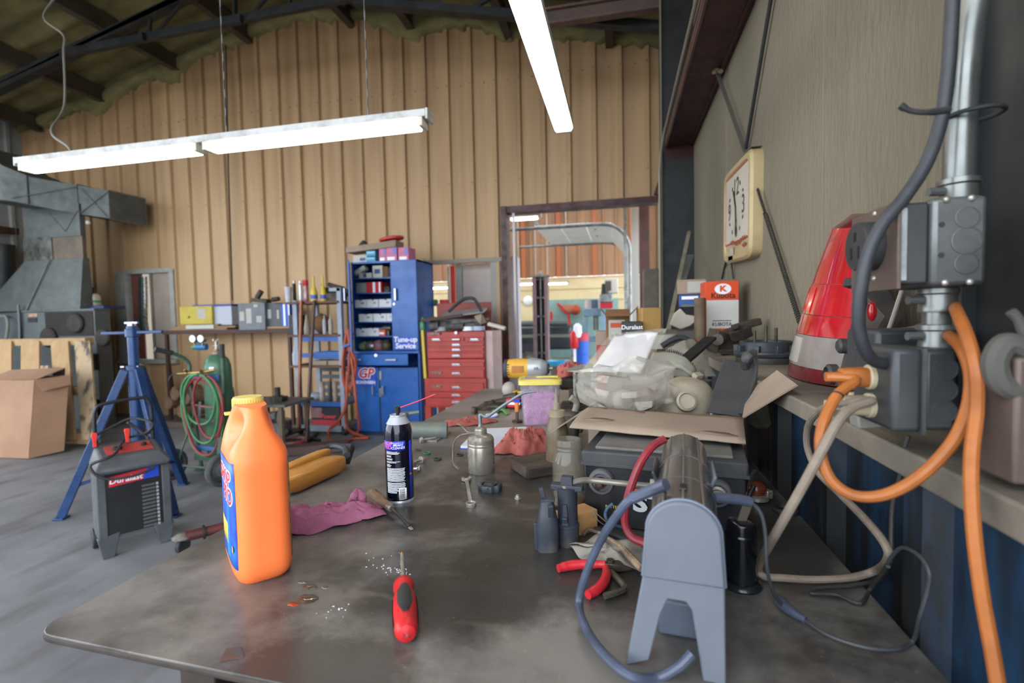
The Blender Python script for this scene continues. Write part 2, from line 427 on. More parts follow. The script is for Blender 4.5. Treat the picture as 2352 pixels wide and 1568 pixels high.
# steel columns
def icol(name,X0,X1,Y,z1,lab):
    c = T(name,lab,'column',((X0+X1)/2,Y,0)); c['kind'] = 'structure'
    part('flange',MB().bb(X0,X1,Y-.11,Y-.095,0,z1),DKST,c,w=True,bev=.002)
    part('flange',MB().bb(X0,X1,Y+.095,Y+.11,0,z1),DKST,c,w=True,bev=.002)
    part('web_plate',MB().bb(X0+.02,X0+.032,Y-.1,Y+.1,0,z1),DKST,c,w=True)
    return c
c1 = icol('steel_column',.375,.648,4.80,4.3,'black steel column beside the big doorway under the maroon beam')
part('edge_strip',MB().bb(.365,.378,4.66,4.70,0,4.3),mat('olive_trim','#77715f',.6),c1,w=True)
c2 = icol('steel_column',.475,.648,.735,4.4,'black steel column at the right edge behind the junction boxes')
# maroon beam along the right wall with conduit
bm = T('steel_beam','maroon steel beam running along the top of the textured right wall','beam',(.53,1,2.83)); bm['kind'] = 'structure'
part('bottom_flange',MB().bb(.405,XR-.002,-.6,4.70,2.83,2.845),MAROON,bm,w=True)
part('web_plate',MB().bb(.60,.612,-.6,4.70,2.845,3.12),MAROON,bm,w=True)
part('lip',MB().bb(.405,.422,-.6,4.70,2.815,2.90),RUSTP,bm,w=True,bev=.003)
part('lip',MB().bb(.612,.624,-.6,4.70,2.818,2.832),MAROON,bm,w=True)
part('end_plate',MB().bb(.405,XR-.002,4.69,4.71,2.72,3.12),MAROON,bm,w=True)
cd = MB().tube([(.385,-.55,2.89),(.385,2,2.89),(.385,4.3,2.89)],.011,8).tube([(.385,4.3,2.89),(.372,4.45,2.84),(.355,4.6,2.66),(.352,4.64,2.3),(.352,4.64,0.3)],.011,8)
S('conduit','thin grey conduit clipped along the maroon beam and down the black column','conduit',cd,mat('conduit_grey','#8b8577',.5,.3))
sb = T('cross_beam','dusty brown steel cross beam under the roof above the black column','beam',(.05,4.75,4.06)); sb['kind'] = 'structure'
part('web_plate',MB().bb(-.75,.70,4.74,4.752,4.08,4.19),mat('brown_beam','#5b4a45',.6,c2='#4a4040',sc=4),sb,w=True)
part('flange',MB().bb(-.75,.70,4.70,4.79,4.06,4.08),RUSTP,sb,w=True)
part('flange',MB().bb(-.75,.70,4.70,4.79,4.19,4.21),RUSTP,sb,w=True)
# knee brace seen beyond the column
S('knee_brace','short maroon knee brace beside the top corner of the doorway','brace',MB().bar((.42,6.0,2.72),(.60,6.0,3.25),.06,.06),MAROON)

# ---- left wall (short return) and wall below it
GREYW = mat('grey_sheet','#8d908e',.55,c2='#787b79',sc=2)
wl2 = structure('wall_left',ribbed(3.6,YW,0,zroof(-9.1),3.6,lambda u,o,z: (-9.12+o,u,z)),GREYW,fix=False,ang=20)

# ---- fluorescent fixtures
TUBE = mat('lit_tube','#fff6ea',.4,emit=9)
SOCK = mat('socket_white','#c9c4b4',.5)
ENAM = mat('fixture_enamel','#b9b9b8',.4,c2='#8f8f8e',sc=12,lo=.45,hi=.7)
def fixture(name,lab,p,q,tubes=2,wide=.092,gap=True,group='fluorescent strip lights',hang=0):
    p = Vector(p); q = Vector(q); d = (q-p).normalized(); L = (q-p).length; ang = math.atan2(d.y,d.x)
    t = T(name,lab,'light',(p+q)/2,ang,group)
    part('housing',MB().box((0,0,.037),(L,wide*.85,.036)),ENAM,t,bev=.004)
    sp = [-.027,.027] if tubes == 2 else [0]
    for s_ in (-1,1):
        if hang: part('hanger',MB().cyl((s_*L*.4,0,.05),(s_*L*.4,0,hang-p.z),.008,n=6),ENAM,t)
    secs = [(-L/2,0),(0,L/2)] if gap else [(-L/2,L/2)]
    for a,b in secs:
        for s_ in sp:
            part('tube',MB().cyl((a+.05,s_,-.006),(b-.05,s_,-.006),.0165,n=12),TUBE,t)
        for xx in (a+.028,b-.028):
            part('socket',MB().box((xx,0,.002),(.020,wide*.8,.045)),SOCK,t,bev=.003)
    for s_ in (-1,1): part('end_cap',MB().box((s_*(L/2+.004),0,.032),(.012,wide*.85,.05)),ENAM,t,bev=.003)
    return t
zf = 2.245
a = at(52,388,z=zf); b = at(985,283,z=zf); ym = (a.y+b.y)/2
f1 = fixture('strip_light','long two-tube strip light hanging level across the left of the tan wall',(a.x,ym,zf),(b.x,ym,zf))
e1 = at(1297,300,z=zf)
f2 = fixture('strip_light','strip light seen end on, pointing towards the camera at the top',(e1.x,e1.y,zf),(e1.x,e1.y-2.45,zf))
CH = mat('chain_metal','#5c5a57',.5,.6)
for X,lab in ((at(520,300,y=ym).x,'thin hanging chain on the strip light near its middle joint'),(at(845,250,y=ym).x,'thin hanging chain near the right end of the level strip light')):
    mb = MB()
    for k in range(60):
        z = zf+.08+k*.045
        if k % 2: mb.box((X,ym,z),(.003,.007,.05))
        else: mb.box((X,ym,z),(.007,.003,.05))
    S('hanging_chain',lab,'chain',mb,CH,'light chains')
pts = [at(165,352,y=ym),at(155,335,y=ym+.1),at(118,300,y=ym+.3),at(148,240,y=3.0),at(146,120,y=3.2),at(145,80,y=3.3),at(100,40,y=3.4),at(130,-10,y=3.5),at(170,-60,y=3.5)]
S('light_cable','wavy grey power cable rising from the left strip light','cable',MB().tube(pts,.008,8),mat('grey_cable','#77746c',.6))
# thin pole up the back wall
S('wall_rod','thin dark vertical rod running up the tan wall','rod',MB().tube([at(505,60,y=5.98),at(517,85,y=6.02),at(525,400,y=6.02),at(534,690,y=6.02)],.009,6),DKST)
# ================================================================ WORKBENCH
ZT = .90
def bench_mat():
    m = mat('bench_plate','#797571',.5,metal=.1,c2='#403e3c',sc=4.0,lo=.40,hi=.60,dust=.12,det=9)
    nt = m.node_tree; N = nt.nodes; L = nt.links; b = N['Principled BSDF']
    co = N.new('ShaderNodeTexCoord')
    def nz(sc,loc=(0,0,0),st=(1,1,1),det=8,ro=.6):
        mp = N.new('ShaderNodeMapping'); mp.inputs['Location'].default_value = loc; mp.inputs['Scale'].default_value = st
        L.new(co.outputs['Object'],mp.inputs['Vector'])
        t = N.new('ShaderNodeTexNoise'); t.inputs['Scale'].default_value = sc; t.inputs['Detail'].default_value = det; t.inputs['Roughness'].default_value = ro
        L.new(mp.outputs['Vector'],t.inputs['Vector']); return t.outputs['Fac']
    def math_(op,a,b_):
        q = N.new('ShaderNodeMath'); q.operation = op
        for i,v in enumerate((a,b_)):
            if isinstance(v,(int,float)): q.inputs[i].default_value = v
            else: L.new(v,q.inputs[i])
        return q.outputs[0]
    def blob(cx,cy,rx,ry,rot=0):
        """soft elliptical mask, for stains and the pale far end"""
        mp = N.new('ShaderNodeMapping'); mp.vector_type = 'TEXTURE'; mp.inputs['Location'].default_value = (cx,cy,0); mp.inputs['Scale'].default_value = (rx,ry,1); mp.inputs['Rotation'].default_value = (0,0,rot)
        L.new(co.outputs['Object'],mp.inputs['Vector'])
        s = N.new('ShaderNodeSeparateXYZ'); L.new(mp.outputs['Vector'],s.inputs[0])
        return math_('SUBTRACT',1.0,math_('POWER',math_('ADD',math_('MULTIPLY',s.outputs[0],s.outputs[0]),math_('MULTIPLY',s.outputs[1],s.outputs[1])),.5))
    dark = None
    for a in [(-.25,.72,.17,.13,.2),(-.38,.54,.16,.10,0),(-.05,.98,.42,.30,.3),(-.42,1.0,.22,.12,.1),(-.16,1.25,.42,.28,0),(.2,1.0,.26,.3,0),(.0,1.5,.45,.45,0)]:
        e = blob(*a); dark = e if dark is None else math_('MAXIMUM',dark,e)
    ns = nz(7.5,(4,1,0),det=14,ro=.74)
    k = math_('ADD',math_('MULTIPLY',dark,1.0),math_('MULTIPLY',math_('SUBTRACT',ns,.5),1.9))
    rp = N.new('ShaderNodeMapRange'); rp.inputs['From Min'].default_value = -.05; rp.inputs['From Max'].default_value = .42; L.new(k,rp.inputs['Value'])
    src = b.inputs['Base Color'].links[0].from_socket
    mx = N.new('ShaderNodeMixRGB'); mx.inputs['Color2'].default_value = lin('#2c2a28'); L.new(src,mx.inputs['Color1']); L.new(math_('MULTIPLY',rp.outputs['Result'],.82),mx.inputs['Fac'])
    # light worn streaks
    w1 = nz(5,(8,2,0),(1,2.2,1)); rp2 = N.new('ShaderNodeMapRange'); rp2.inputs['From Min'].default_value = .55; rp2.inputs['From Max'].default_value = .75; rp2.inputs['To Max'].default_value = .5; L.new(w1,rp2.inputs['Value'])
    mx2 = N.new('ShaderNodeMixRGB'); mx2.inputs['Color2'].default_value = lin('#8d867a'); L.new(mx.outputs['Color'],mx2.inputs['Color1']); L.new(rp2.outputs['Result'],mx2.inputs['Fac'])
    e = blob(-.35,2.45,.85,1.0); k2 = math_('MULTIPLY',math_('MAXIMUM',math_('ADD',e,math_('MULTIPLY',math_('SUBTRACT',nz(4,(2,9,0)),.5),1.2)),0),1.1); k3 = math_('MINIMUM',k2,.75)  # pale dusty tone at the far end, standing in for reflected daylight
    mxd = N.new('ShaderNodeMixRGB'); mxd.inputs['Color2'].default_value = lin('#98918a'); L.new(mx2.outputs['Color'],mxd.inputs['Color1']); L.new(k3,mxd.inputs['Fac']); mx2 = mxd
    # fine speckle
    w2 = nz(120,det=2); rp3 = N.new('ShaderNodeMapRange'); rp3.inputs['From Min'].default_value = .68; rp3.inputs['From Max'].default_value = .78; rp3.inputs['To Max'].default_value = .45; L.new(w2,rp3.inputs['Value'])
    mx3 = N.new('ShaderNodeMixRGB'); mx3.inputs['Color2'].default_value = lin('#aaa292'); L.new(mx2.outputs['Color'],mx3.inputs['Color1']); L.new(rp3.outputs['Result'],mx3.inputs['Fac'])
    L.new(mx3.outputs['Color'],b.inputs['Base Color'])
    rr = N.new('ShaderNodeMapRange'); rr.inputs['To Min'].default_value = .33; rr.inputs['To Max'].default_value = .30; L.new(rp.outputs['Result'],rr.inputs['Value'])
    L.new(rr.outputs['Result'],b.inputs['Roughness'])
    bp = N.new('ShaderNodeBump'); bp.inputs['Strength'].default_value = .15; bp.inputs['Distance'].default_value = .003; L.new(nz(45),bp.inputs['Height']); L.new(bp.outputs['Normal'],b.inputs['Normal'])
    return m
wbench = T('workbench','steel-topped workbench stained with oil and cluttered with tools','workbench',(0,0,0))
poly = []
cor = [(-.84,.528),(.374,.470),(.374,2.975),(-.842,2.975)]
for i,(cx,cy) in enumerate(cor):
    r_ = .035; sx = 1 if i in (0,3) else -1; sy = 1 if i in (0,1) else -1
    a0 = {0: PI,1: 1.5*PI,2: 0,3: .5*PI}[i]
    for k in range(6): t = a0+k*PI/10; poly.append((cx+sx*r_+r_*math.cos(t),cy+sy*r_+r_*math.sin(t)))
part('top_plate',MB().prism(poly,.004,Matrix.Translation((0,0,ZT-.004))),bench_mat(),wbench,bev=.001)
part('edge_band',MB().prism([(x+(.0012 if x > 0 else -.0012),y+(.0012 if y > 1 else -.0012)) for x,y in poly],.0095,Matrix.Translation((0,0,ZT-.0122))),mat('edge_rust','#3f3630',.7,.1,c2='#2e2825',sc=20),wbench,bev=.003)
BF = mat('bench_frame','#4b3f38',.6,.3,c2='#332d2a',sc=5)
for (xx,yy) in ((-.70,.70),(.30,.70),(-.70,2.8),(.30,2.8)):
    part('leg',MB().bb(xx-.035,xx+.035,yy-.035,yy+.035,0,ZT-.07),BF,wbench,bev=.004)
for yy in (.70,2.8): part('rail',MB().bb(-.74,.34,yy-.03,yy+.03,ZT-.072,ZT-.012),BF,wbench)
for xx in (-.70,.30): part('rail',MB().bb(xx-.03,xx+.03,.73,2.77,ZT-.072,ZT-.012),BF,wbench)
part('lower_shelf',MB().bb(-.66,.28,.74,2.76,.28,.31),BF,wbench)

# ---------------------------------------------------------------- orange jug
def jug():
    J = T('antifreeze_jug','large bright orange plastic jug with yellow cap and blue label','jug',(-.658,.770,ZT),math.radians(-41.5))
    ORG = mat('orange_plastic','#ff8045',.38,c2='#fe7a3e',sc=3,spec=.4)
    rings = []; n = 48
    def sst(a,b,v): v = max(0,min(1,(v-a)/(b-a))); return v*v*(3-2*v)
    for z in [0,.003,.010,.022,.04,.08,.12,.16,.19,.205,.215,.225,.235,.245,.255,.265,.275,.283,.290,.296,.3]:
        zo = z; zq = z if z < .2 else .2+(z-.2)*.93
        e = sst(-.012,.02,z); base_hx = .094*(.80+.20*e); base_hy = .048*(.78+.22*e)
        if .04 < z < .2: base_hy *= .985
        f = max(0,(z-.208)/.092)
        tt = .5*f+.5*f*f; xp = base_hx*(1-.50*tt); xn = base_hx*(1-.36*tt); hy = base_hy*(1-.46*tt)
        ring = rings_rect(1,1,zq,n,4.2-1.4*min(1,f))
        out = []
        for x,y,zz in ring:
            X = x*(xp if x > 0 else xn); Y = y*hy
            g = math.exp(-((X-.016)/.026)**2-((z-.262)/.026)**2)
            Y *= 1-.82*g
            if f > 0 and x > 0: Y *= 1-.36*sst(.1,.75,f)*sst(.25,.9,x)*(1-.2*g)
            out.append((X,Y,zz))
        rings.append(out)
    part('body',MB().loft(rings),ORG,J,ang=60)
    YC = mat('yellow_cap','#dcca74',.5,c2='#d2bf66',sc=8)
    m = MB(); nx = -.040; zk = -.0245
    pr = [(a,b+zk) for a,b in [(.0275,.284),(.0295,.290),(.0305,.296),(.0305,.301),(.0262,.303),(.0258,.325),(.0245,.3275),(.001,.3278)]]
    m.lathe(pr,36,Matrix.Translation((nx,0,0)))
    for k in range(36):
        t = 2*PI*k/36; m.box((nx+.0262*math.cos(t),.0262*math.sin(t),.314+zk),(.0012,.0016,.020),(0,0,t))
    part('cap',m,YC,J)
    part('cap_tab',MB().box((nx-.012,-.032,.2975+zk),(.016,.012,.005)),YC,J,bev=.001)
    # labels follow the flat sides
    hx,hy,p = .094,.048*.985,4.2
    def side(sgn,x0,x1,z0,z1,lift):
        def f(u,v):
            X = x0+(x1-x0)*u; return (X,sgn*(hy*(1-(abs(X)/hx)**p)**(1/p)+lift),z0+(z1-z0)*v)
        return f
    LB = mat('label_blue','#1c3fb0',.4,c2='#1d74d0',sc=14,lo=.35,hi=.7)
    lb = part('label',MB().grid(side(-1,-.08,.078,.028,.208,.0007),24,8),LB,J,solid=.0006)
    part('label',MB().grid(side(1,-.08,.078,.028,.208,.0007),24,8),mat('label_dark','#3a3b46',.4,c2='#9a8a40',sc=60),J,solid=.0006,label='dark back label with small print')
    def wp(x0,z0,k=.0016):
        return lambda q: (q.x+x0,-(hy*(1-(min(.0935,abs(q.x+x0))/hx)**p)**(1/p)+k)-q.z,q.y+z0)
    WH = mat('print_white','#e9ebf2',.4); RD = mat('print_red','#d8293a',.4); YL = mat('print_yellow','#e2c63a',.4); CY = mat('print_cyan','#4fb4ee',.4)
    text('SHOP',.040,WH,J,None,.0002,wp(.012,.176,.0012),.0024,.1); text('SHOP',.040,RD,J,None,.0002,wp(.012,.176,.0017),0,.1)
    text('PRO',.040,WH,J,None,.0002,wp(.030,.146,.0012),.0024,.1); text('PRO',.040,RD,J,None,.0002,wp(.030,.146,.0017),0,.1)
    for k in range(4):
        m = MB()
        def wv(u,v,k=k):
            z = .035+.115*u; X = .012+k*.009+.05*(u-.2)**2*(1-k*.2)+.0022*(v-.5)*(1-.5*u); return (X,-(hy*(1-(abs(X)/hx)**p)**(1/p)+.0014),z)
        part('swoosh',m.grid(wv,18,1),CY,J,solid=.0003)
    part('panel_print',MB().grid(side(-1,-.05,.022,.056,.092,.0014),10,2),YL,J,solid=.0003)
    m = MB().lathe([(.001,0),(.006,.001),(.006,.0013),(.001,.0014)],16,Matrix.Translation((.062,-(hy*(1-(.062/hx)**p)**(1/p)+.001),.06))@Euler((PI/2,0,0)).to_matrix().to_4x4())
    part('drop_print',m,YL,J)
    return J
jug()

# ---------------------------------------------------------------- spray can
def can():
    c = at(920,1146,z=ZT); R = .0335
    K = T('spray_can','black spray can of brake cleaner with red straw standing on the bench','spray can',(c.x,c.y,ZT))
    th0 = math.atan2(-c.y,-c.x)
    NAVY = mat('can_navy','#10142b',.16,.3,c2='#0b0d1c',sc=20,coat=.5)
    part('body',MB().lathe([(R,.006),(R,.160),(R*.985,.170),(R*.93,.181),(R*.84,.190)],40),NAVY,K,ang=50)
    SIL = mat('can_silver','#b9bdc6',.3,.55)
    part('base_rim',MB().lathe([(R*.9,0),(R*1.03,.0005),(R*1.04,.004),(R*1.005,.0065)],40),SIL,K)
    part('shoulder',MB().lathe([(R*.845,.190),(R*.62,.203),(R*.56,.2065)],40),mat('can_grey','#a9adb5',.35,.1),K)
    part('top_rim',MB().lathe([(R*.54,.2055),(R*.58,.2075),(R*.575,.2105),(R*.5,.2112),(R*.42,.2085),(.001,.2085)],32),SIL,K)
    part('nozzle',MB().lathe([(.0042,.208),(.0042,.214),(.0068,.2145),(.0072,.229),(.0055,.2305),(.001,.2305)],18),mat('nozzle_black','#26272b',.25),K)
    a = Vector((0.004,0,.2265)); b = at(1000,905,y=c.y+.02)-Vector((c.x,c.y,ZT))
    part('straw',MB().tube([a,a.lerp(b,.5)+Vector((0,0,-.001)),b],.0014,8,4),mat('straw_red','#f0384e',.35),K)
    # print wrapped on the cylinder
    def wr(dx,z0,k=.0004): return lambda q: (math.cos(th0+(q.x+dx)/R)*(R+k+q.z),math.sin(th0+(q.x+dx)/R)*(R+k+q.z),z0+q.y)
    def patch(x0,x1,z0,z1,m,name,k=.0003):
        def f(u,v): t = th0+(x0+(x1-x0)*u)/R; return (math.cos(t)*(R+k),math.sin(t)*(R+k),z0+(z1-z0)*v)
        part(name,MB().grid(f,14,1),m,K,solid=.0003,ang=60)
    BL = mat('print_blue','#2b3fd0',.3); WH = MATS['print_white']; PK = mat('print_pink','#e8606e',.35)
    patch(-.045,.0155,.129,.152,BL,'label_band'); patch(.026,.033,.01,.150,BL,'stripe'); patch(.026,.033,.066,.070,mat('print_orange','#e8742a',.4),'stripe_mark',.0006)
    text('SHOP',.0125,PK,K,None,.0001,wr(-.031,.146),.0003); text('PRO',.0125,PK,K,None,.0001,wr(-.030,.1365),.0003)
    text('NON-CHLORINATED',.0034,WH,K,None,.0001,wr(-.004,.1478)); text('BRAKE',.0078,WH,K,None,.0001,wr(-.002,.1425),.0001,.2); text('CLEANER',.0078,WH,K,None,.0001,wr(-.002,.1355),.0001,.2)
    m = MB(); r2 = random.Random(3)
    def line(z,x0,x1,h=.0011):
        def f(u,v): t = th0+(x0+(x1-x0)*u)/R; return (math.cos(t)*(R+.0005),math.sin(t)*(R+.0005),z+h*v)
        m.grid(f,6,1)
    z = .1255
    for blk,(n,full) in enumerate(((3,.9),(2,.35),(2,.6),(2,.8),(3,.3))):
        for k in range(n): line(z,-.034,-.034+.048*full*r2.uniform(.6,1)); z -= .0024
        z -= .0022
    for k in range(15): line(z,-.034,.012+r2.uniform(-.003,.002)); z -= .0022
    z -= .002
    for k in range(12): line(z,-.034,(.012 if z > .036 else -.005)+r2.uniform(-.003,.002)); z -= .0022
    part('fine_print',m,WH,K,kind='stuff')
    patch(-.003,.0155,.010,.038,WH,'barcode_panel',.0005)
    m = MB(); r2 = random.Random(4); z = .013
    while z < .035:
        h = r2.choice((.0004,.0008,.0012))
        def f(u,v): t = th0+(-.0015+.0125*u)/R; return (math.cos(t)*(R+.0009),math.sin(t)*(R+.0009),z+h*v)
        m.grid(f,4,1); z += h+r2.choice((.0005,.0008))
    part('barcode',m,NAVY,K,kind='stuff')
can()

# ---------------------------------------------------------------- tools lying on the bench
STEEL = mat('tool_steel','#b4b1ab',.3,.6,c2='#97938b',sc=20,dust=.12)
DSTEEL = mat('dull_steel','#938f85',.42,.5,c2='#76726a',sc=14,dust=.1)
RUB = mat('black_rubber','#25272a',.6,c2='#37393a',sc=18)
REDP = mat('red_plastic','#c8262b',.4,c2='#b02026',sc=10)
def lying(name,lab,cat,p,q,z):
    p = Vector(p); q = Vector(q); return T(name,lab,cat,(p.x,p.y,z),math.atan2(q.y-p.y,q.x-p.x)),(Vector((q.x,q.y))-Vector((p.x,p.y))).length
def axl(prof,n=20,lobes=0,k=0):
    """lathe along local +x"""
    m = MB(); m.lathe(prof,n,Matrix(((0,0,1,0),(0,1,0,0),(-1,0,0,0),(0,0,0,1)))); return m
# red and black screwdriver, handle end nearest the camera
p = at(934,1462,z=ZT+.012); q = at(923,1276,z=ZT+.008)
t,L = lying('screwdriver','red and black screwdriver pointing away at the front of the bench','screwdriver',p,q,ZT+.0165)
part('handle',axl([(.004,-.004),(.012,-.001),(.0158,.006),(.0165,.014),(.0160,.024),(.0175,.05),(.0172,.085),(.0135,.105),(.0165,.117),(.0160,.128),(.0100,.136),(.005,.139)]),REDP,t)
for k in range(3):
    a = 2*PI*k/3+PI/2
    m = MB(); rr = [(.026,.0175),(.05,.0186),(.085,.0182),(.104,.0150)]
    rings = [[(x,(r+.0006)*math.cos(a+s)*(1 if abs(s) < .55 else .97),(r+.0006)*math.sin(a+s)*(1 if abs(s) < .55 else .97)) for s in np.linspace(-.62 if 0 < i < 3 else -.25,.62 if 0 < i < 3 else .25,7)]+[(x,(r-.003)*math.cos(a),(r-.003)*math.sin(a))] for i,(x,r) in enumerate(rr)]
    part('grip_pad',m.loft(rings),RUB,t)
part('end_cap',axl([(.002,-.0045),(.0112,-.0012),(.0118,.0002),(.002,.0003)]),mat('cap_red','#d84a4c',.5),t)
text('XL',.009,mat('print_dark','#4a2f38',.6),t,face_m((-.0046,0,0),(-1,0,0),(0,0,1)),.0002)
part('shaft',MB().cyl((.13,0,0),(L-.008,0,-.003),.0034,n=12),STEEL,t)
part('tip',axl([(.0034,L-.009),(.0036,L-.006),(.0022,L-.001),(.0006,L)],4),mat('tip_brass','#a0865c',.35,.8),t)
# old wooden handled screwdriver
p = at(853,1138,z=ZT+.012); q = at(946,1214,z=ZT+.004)
t,L = lying('screwdriver','old screwdriver with worn wooden handle lying beside the spray can','screwdriver',p,q,ZT+.0165)
WDH = mat('worn_wood','#8a6a52',.7,c2='#5c4636',sc=18,st=(.4,2,2),bump=.4,bsc=60)
part('handle',axl([(.005,-.002),(.013,.001),(.0158,.012),(.0150,.03),(.0155,.05),(.0135,.062),(.0085,.070),(.0095,.085),(.0090,.108)],10),WDH,t)
part('ferrule',axl([(.0092,.106),(.0095,.108),(.0088,.120),(.006,.122)]),DSTEEL,t)
part('shaft',MB().cyl((.12,0,0),(L-.01,0,-.011),.0032,n=10),mat('dark_shaft','#5f5b55',.4,.8),t)
part('blade',MB().box((L-.006,0,-.0125),(.014,.0065,.003),tp=.7),STEEL,t)
# combination wrench
p = at(1071,1102,z=ZT); q = at(1082,1163,z=ZT)
t,L = lying('wrench','small chrome combination wrench lying behind the black knob','wrench',p,q,ZT)
prof = []
for k in range(20):
    a = math.radians(205+k*310/19-180); r_ = .0125
    prof.append((r_*math.cos(a)*1.0,r_*math.sin(a)))
outer = [(.0125*math.cos(a),.0125*math.sin(a)) for a in np.linspace(math.radians(20),math.radians(340),22)]
jaw = [(-.006+.004,-.0050),(-.004,-.0052),(-.004,.0052)]
# open end ring with a slot facing away from the shaft
op = [(.0135*math.cos(a),.0135*math.sin(a)) for a in np.linspace(math.radians(-148),math.radians(148),22)]+[(-.004,.0058),(.001,.0048),(.001,-.0048),(-.004,-.0058)]
part('open_jaw',MB().prism(op,.0075,Matrix.Translation((.004,0,.001))),STEEL,t,bev=.001)
part('shank',MB().prism([(.012,-.006),(.03,-.0045),(L-.03,-.0048),(L-.010,-.0065),(L-.010,.0065),(L-.03,.0048),(.03,.0045),(.012,.006)],.0055,Matrix.Translation((0,0,.002))),STEEL,t,bev=.0012)
m = MB(); n = 24; rg = []
for (r_,z) in ((.0118,0),(.0123,.001),(.0123,.0085),(.0115,.0095),(.0085,.0095),(.0080,.0085),(.0080,.001),(.0085,0)):
    rg.append([(L-.002+r_*math.cos(2*PI*i/n)*(1 if r_ > .01 else 1+.05*(i % 2)),r_*math.sin(2*PI*i/n)*(1 if r_ > .01 else 1+.05*(i % 2)),z) for i in range(n)])
rg.append(rg[0]); part('ring_end',m.loft(rg,cap=False),STEEL,t)
# scalloped knob
c = at(1126,1124,z=ZT)
t = T('knob','round black scalloped plastic knob lying flat beside the wrench','knob',(c.x,c.y,ZT),.3)
BKP = mat('black_plastic','#2c3036',.45,c2='#3f444a',sc=16,dust=.1)
def lob(r0,z,n=64,a=.09): return [(r0*(1+a*math.cos(8*2*PI*i/n))*math.cos(2*PI*i/n),r0*(1+a*math.cos(8*2*PI*i/n))*math.sin(2*PI*i/n),z) for i in range(n)]
part('rim',MB().loft([lob(.0275,0),lob(.0285,.002),lob(.0285,.013),lob(.0270,.0155),lob(.0215,.0150,a=.03),lob(.0205,.0115,a=0),lob(.001,.0115,a=0)]),BKP,t)
part('hub',MB().lathe([(.0155,.0112),(.0155,.0155),(.014,.0172),(.009,.0172),(.0085,.0185),(.001,.0185)],28),BKP,t)
def nut(name,lab,px,py,r_=.0065,h=.007,m=STEEL,cat='nut',flange=True):
    c = at(px,py,z=ZT); t = T(name,lab,cat,(c.x,c.y,ZT),rnd.uniform(0,1))
    if flange: part('flange',MB().lathe([(r_*1.25,0),(r_*1.25,.0015),(r_,.003)],18),m,t)
    part('hex_body',MB().cyl((0,0,.001),(0,0,h),r_,n=6),m,t,bev=.0006)
    part('boss',MB().cyl((0,0,h-.001),(0,0,h+.003),r_*.6,n=14),m,t)
nut('flange_nut','small bright flange nut standing alone on the dark bench',1189,1145)
# washers and rings
def ring(name,lab,px,py,R,r_,m,grp='rings and washers on the bench'):
    c = at(px,py,z=ZT+r_); S(name,lab,'ring',MB().tube([(c.x+R*math.cos(a),c.y+R*math.sin(a),ZT+r_) for a in np.linspace(0,2*PI,17)[:-1]],r_,8,2,True),m,grp)
ring('rubber_washer','black rubber washer on the bench left of the oil can',1005,1054,.0095,.0035,RUB)
ring('o_ring','green o-ring on the bench behind the spray can',981,1040,.0105,.0022,mat('green_rubber','#2f6e46',.5))
ring('o_ring','small brown o-ring on the bench behind the spray can',960,1033,.009,.0018,mat('brown_rubber','#4d4038',.6))
ring('o_ring','thin ring behind the foot of the oil can lever',1056,1044,.010,.0018,RUB)
# two bolts beside the can
def bolt(lab,px,py,px2,py2,r_=.0048,hr=.009,z=.008,m=STEEL):
    p = at(px,py,z=ZT+z); q = at(px2,py2,z=ZT+z); t,L = lying('bolt',lab,'bolt',p,q,ZT+max(z,hr*.9))
    part('head',MB().cyl((-.006,0,0),(.001,0,0),hr,n=6),m,t,bev=.0008)
    part('flange',MB().cyl((.001,0,0),(.003,0,0),hr*1.2,n=18),m,t)
    part('shank',MB().cyl((.003,0,0),(L,0,0),r_,n=10),m,t)
bolt('upper flange bolt lying against the right side of the spray can',968,1055,944,1064)
bolt('lower flange bolt lying against the right side of the spray can',961,1076,944,1076)
bolt('long bolt lying in front of the pipe',968,1011,1000,1006,.004,.010)
# rags
def rag(name,lab,px,py,rx,ry,h,ang,m,seed,z=ZT,cat='rag',fold=5,spread=.35,base=None):
    c = base or at(px,py,z=z); R = Matrix.Rotation(ang,3,'Z')
    mb = MB(); nr,na = 26,72; vs = []; fs = []
    for j in range(nr+1):
        u = j/nr
        for i in range(na):
            a = 2*PI*i/na; k = 1+spread*fbm(math.cos(a)*1.3+seed,math.sin(a)*1.3,seed)+.10*fbm(math.cos(a)*4+seed,math.sin(a)*4)
            X = rx*u*k*math.cos(a); Y = ry*u*k*math.sin(a)
            w = 1-u**2.6
            ridg = 1-abs(fbm(X*fold/rx*.5+seed,Y*fold/ry*.5,seed,3))*1.7
            ridg2 = 1-abs(fbm(X*fold/rx*1.1+seed+5,Y*fold/ry*1.1,seed,2))*1.6
            zz = h*w*(.42+.34*max(0,ridg)+.20*max(0,ridg2))*(.8+.4*fbm(X*9+seed,Y*9))+.0035*(1+.6*math.sin(a*9+seed))*(u**3)
            d = .12*h*fbm(X*30,Y*30,2+seed)
            v = R@Vector((X+d,Y+d,0)); vs.append((c.x+v.x,c.y+v.y,z+max(.001,zz)))
    for j in range(nr):
        for i in range(na): fs.append((j*na+i,j*na+(i+1) % na,(j+1)*na+(i+1) % na,(j+1)*na+i))
    mb.add(vs,fs); return S(name,lab,cat,mb,m,'shop rags',ang=180,solid=.002)
PINK = mat('pink_cloth','#b5728f',.95,c2='#995a78',sc=10,bump=.5,bsc=900,spec=.1)
REDC = mat('red_cloth','#b0675f',.95,c2='#95504a',sc=9,bump=.5,bsc=700,spec=.1)
rag('shop_rag','pink shop rag crumpled beside the orange jug',740,1200,.135,.048,.075,.62,PINK,1.3,fold=4)
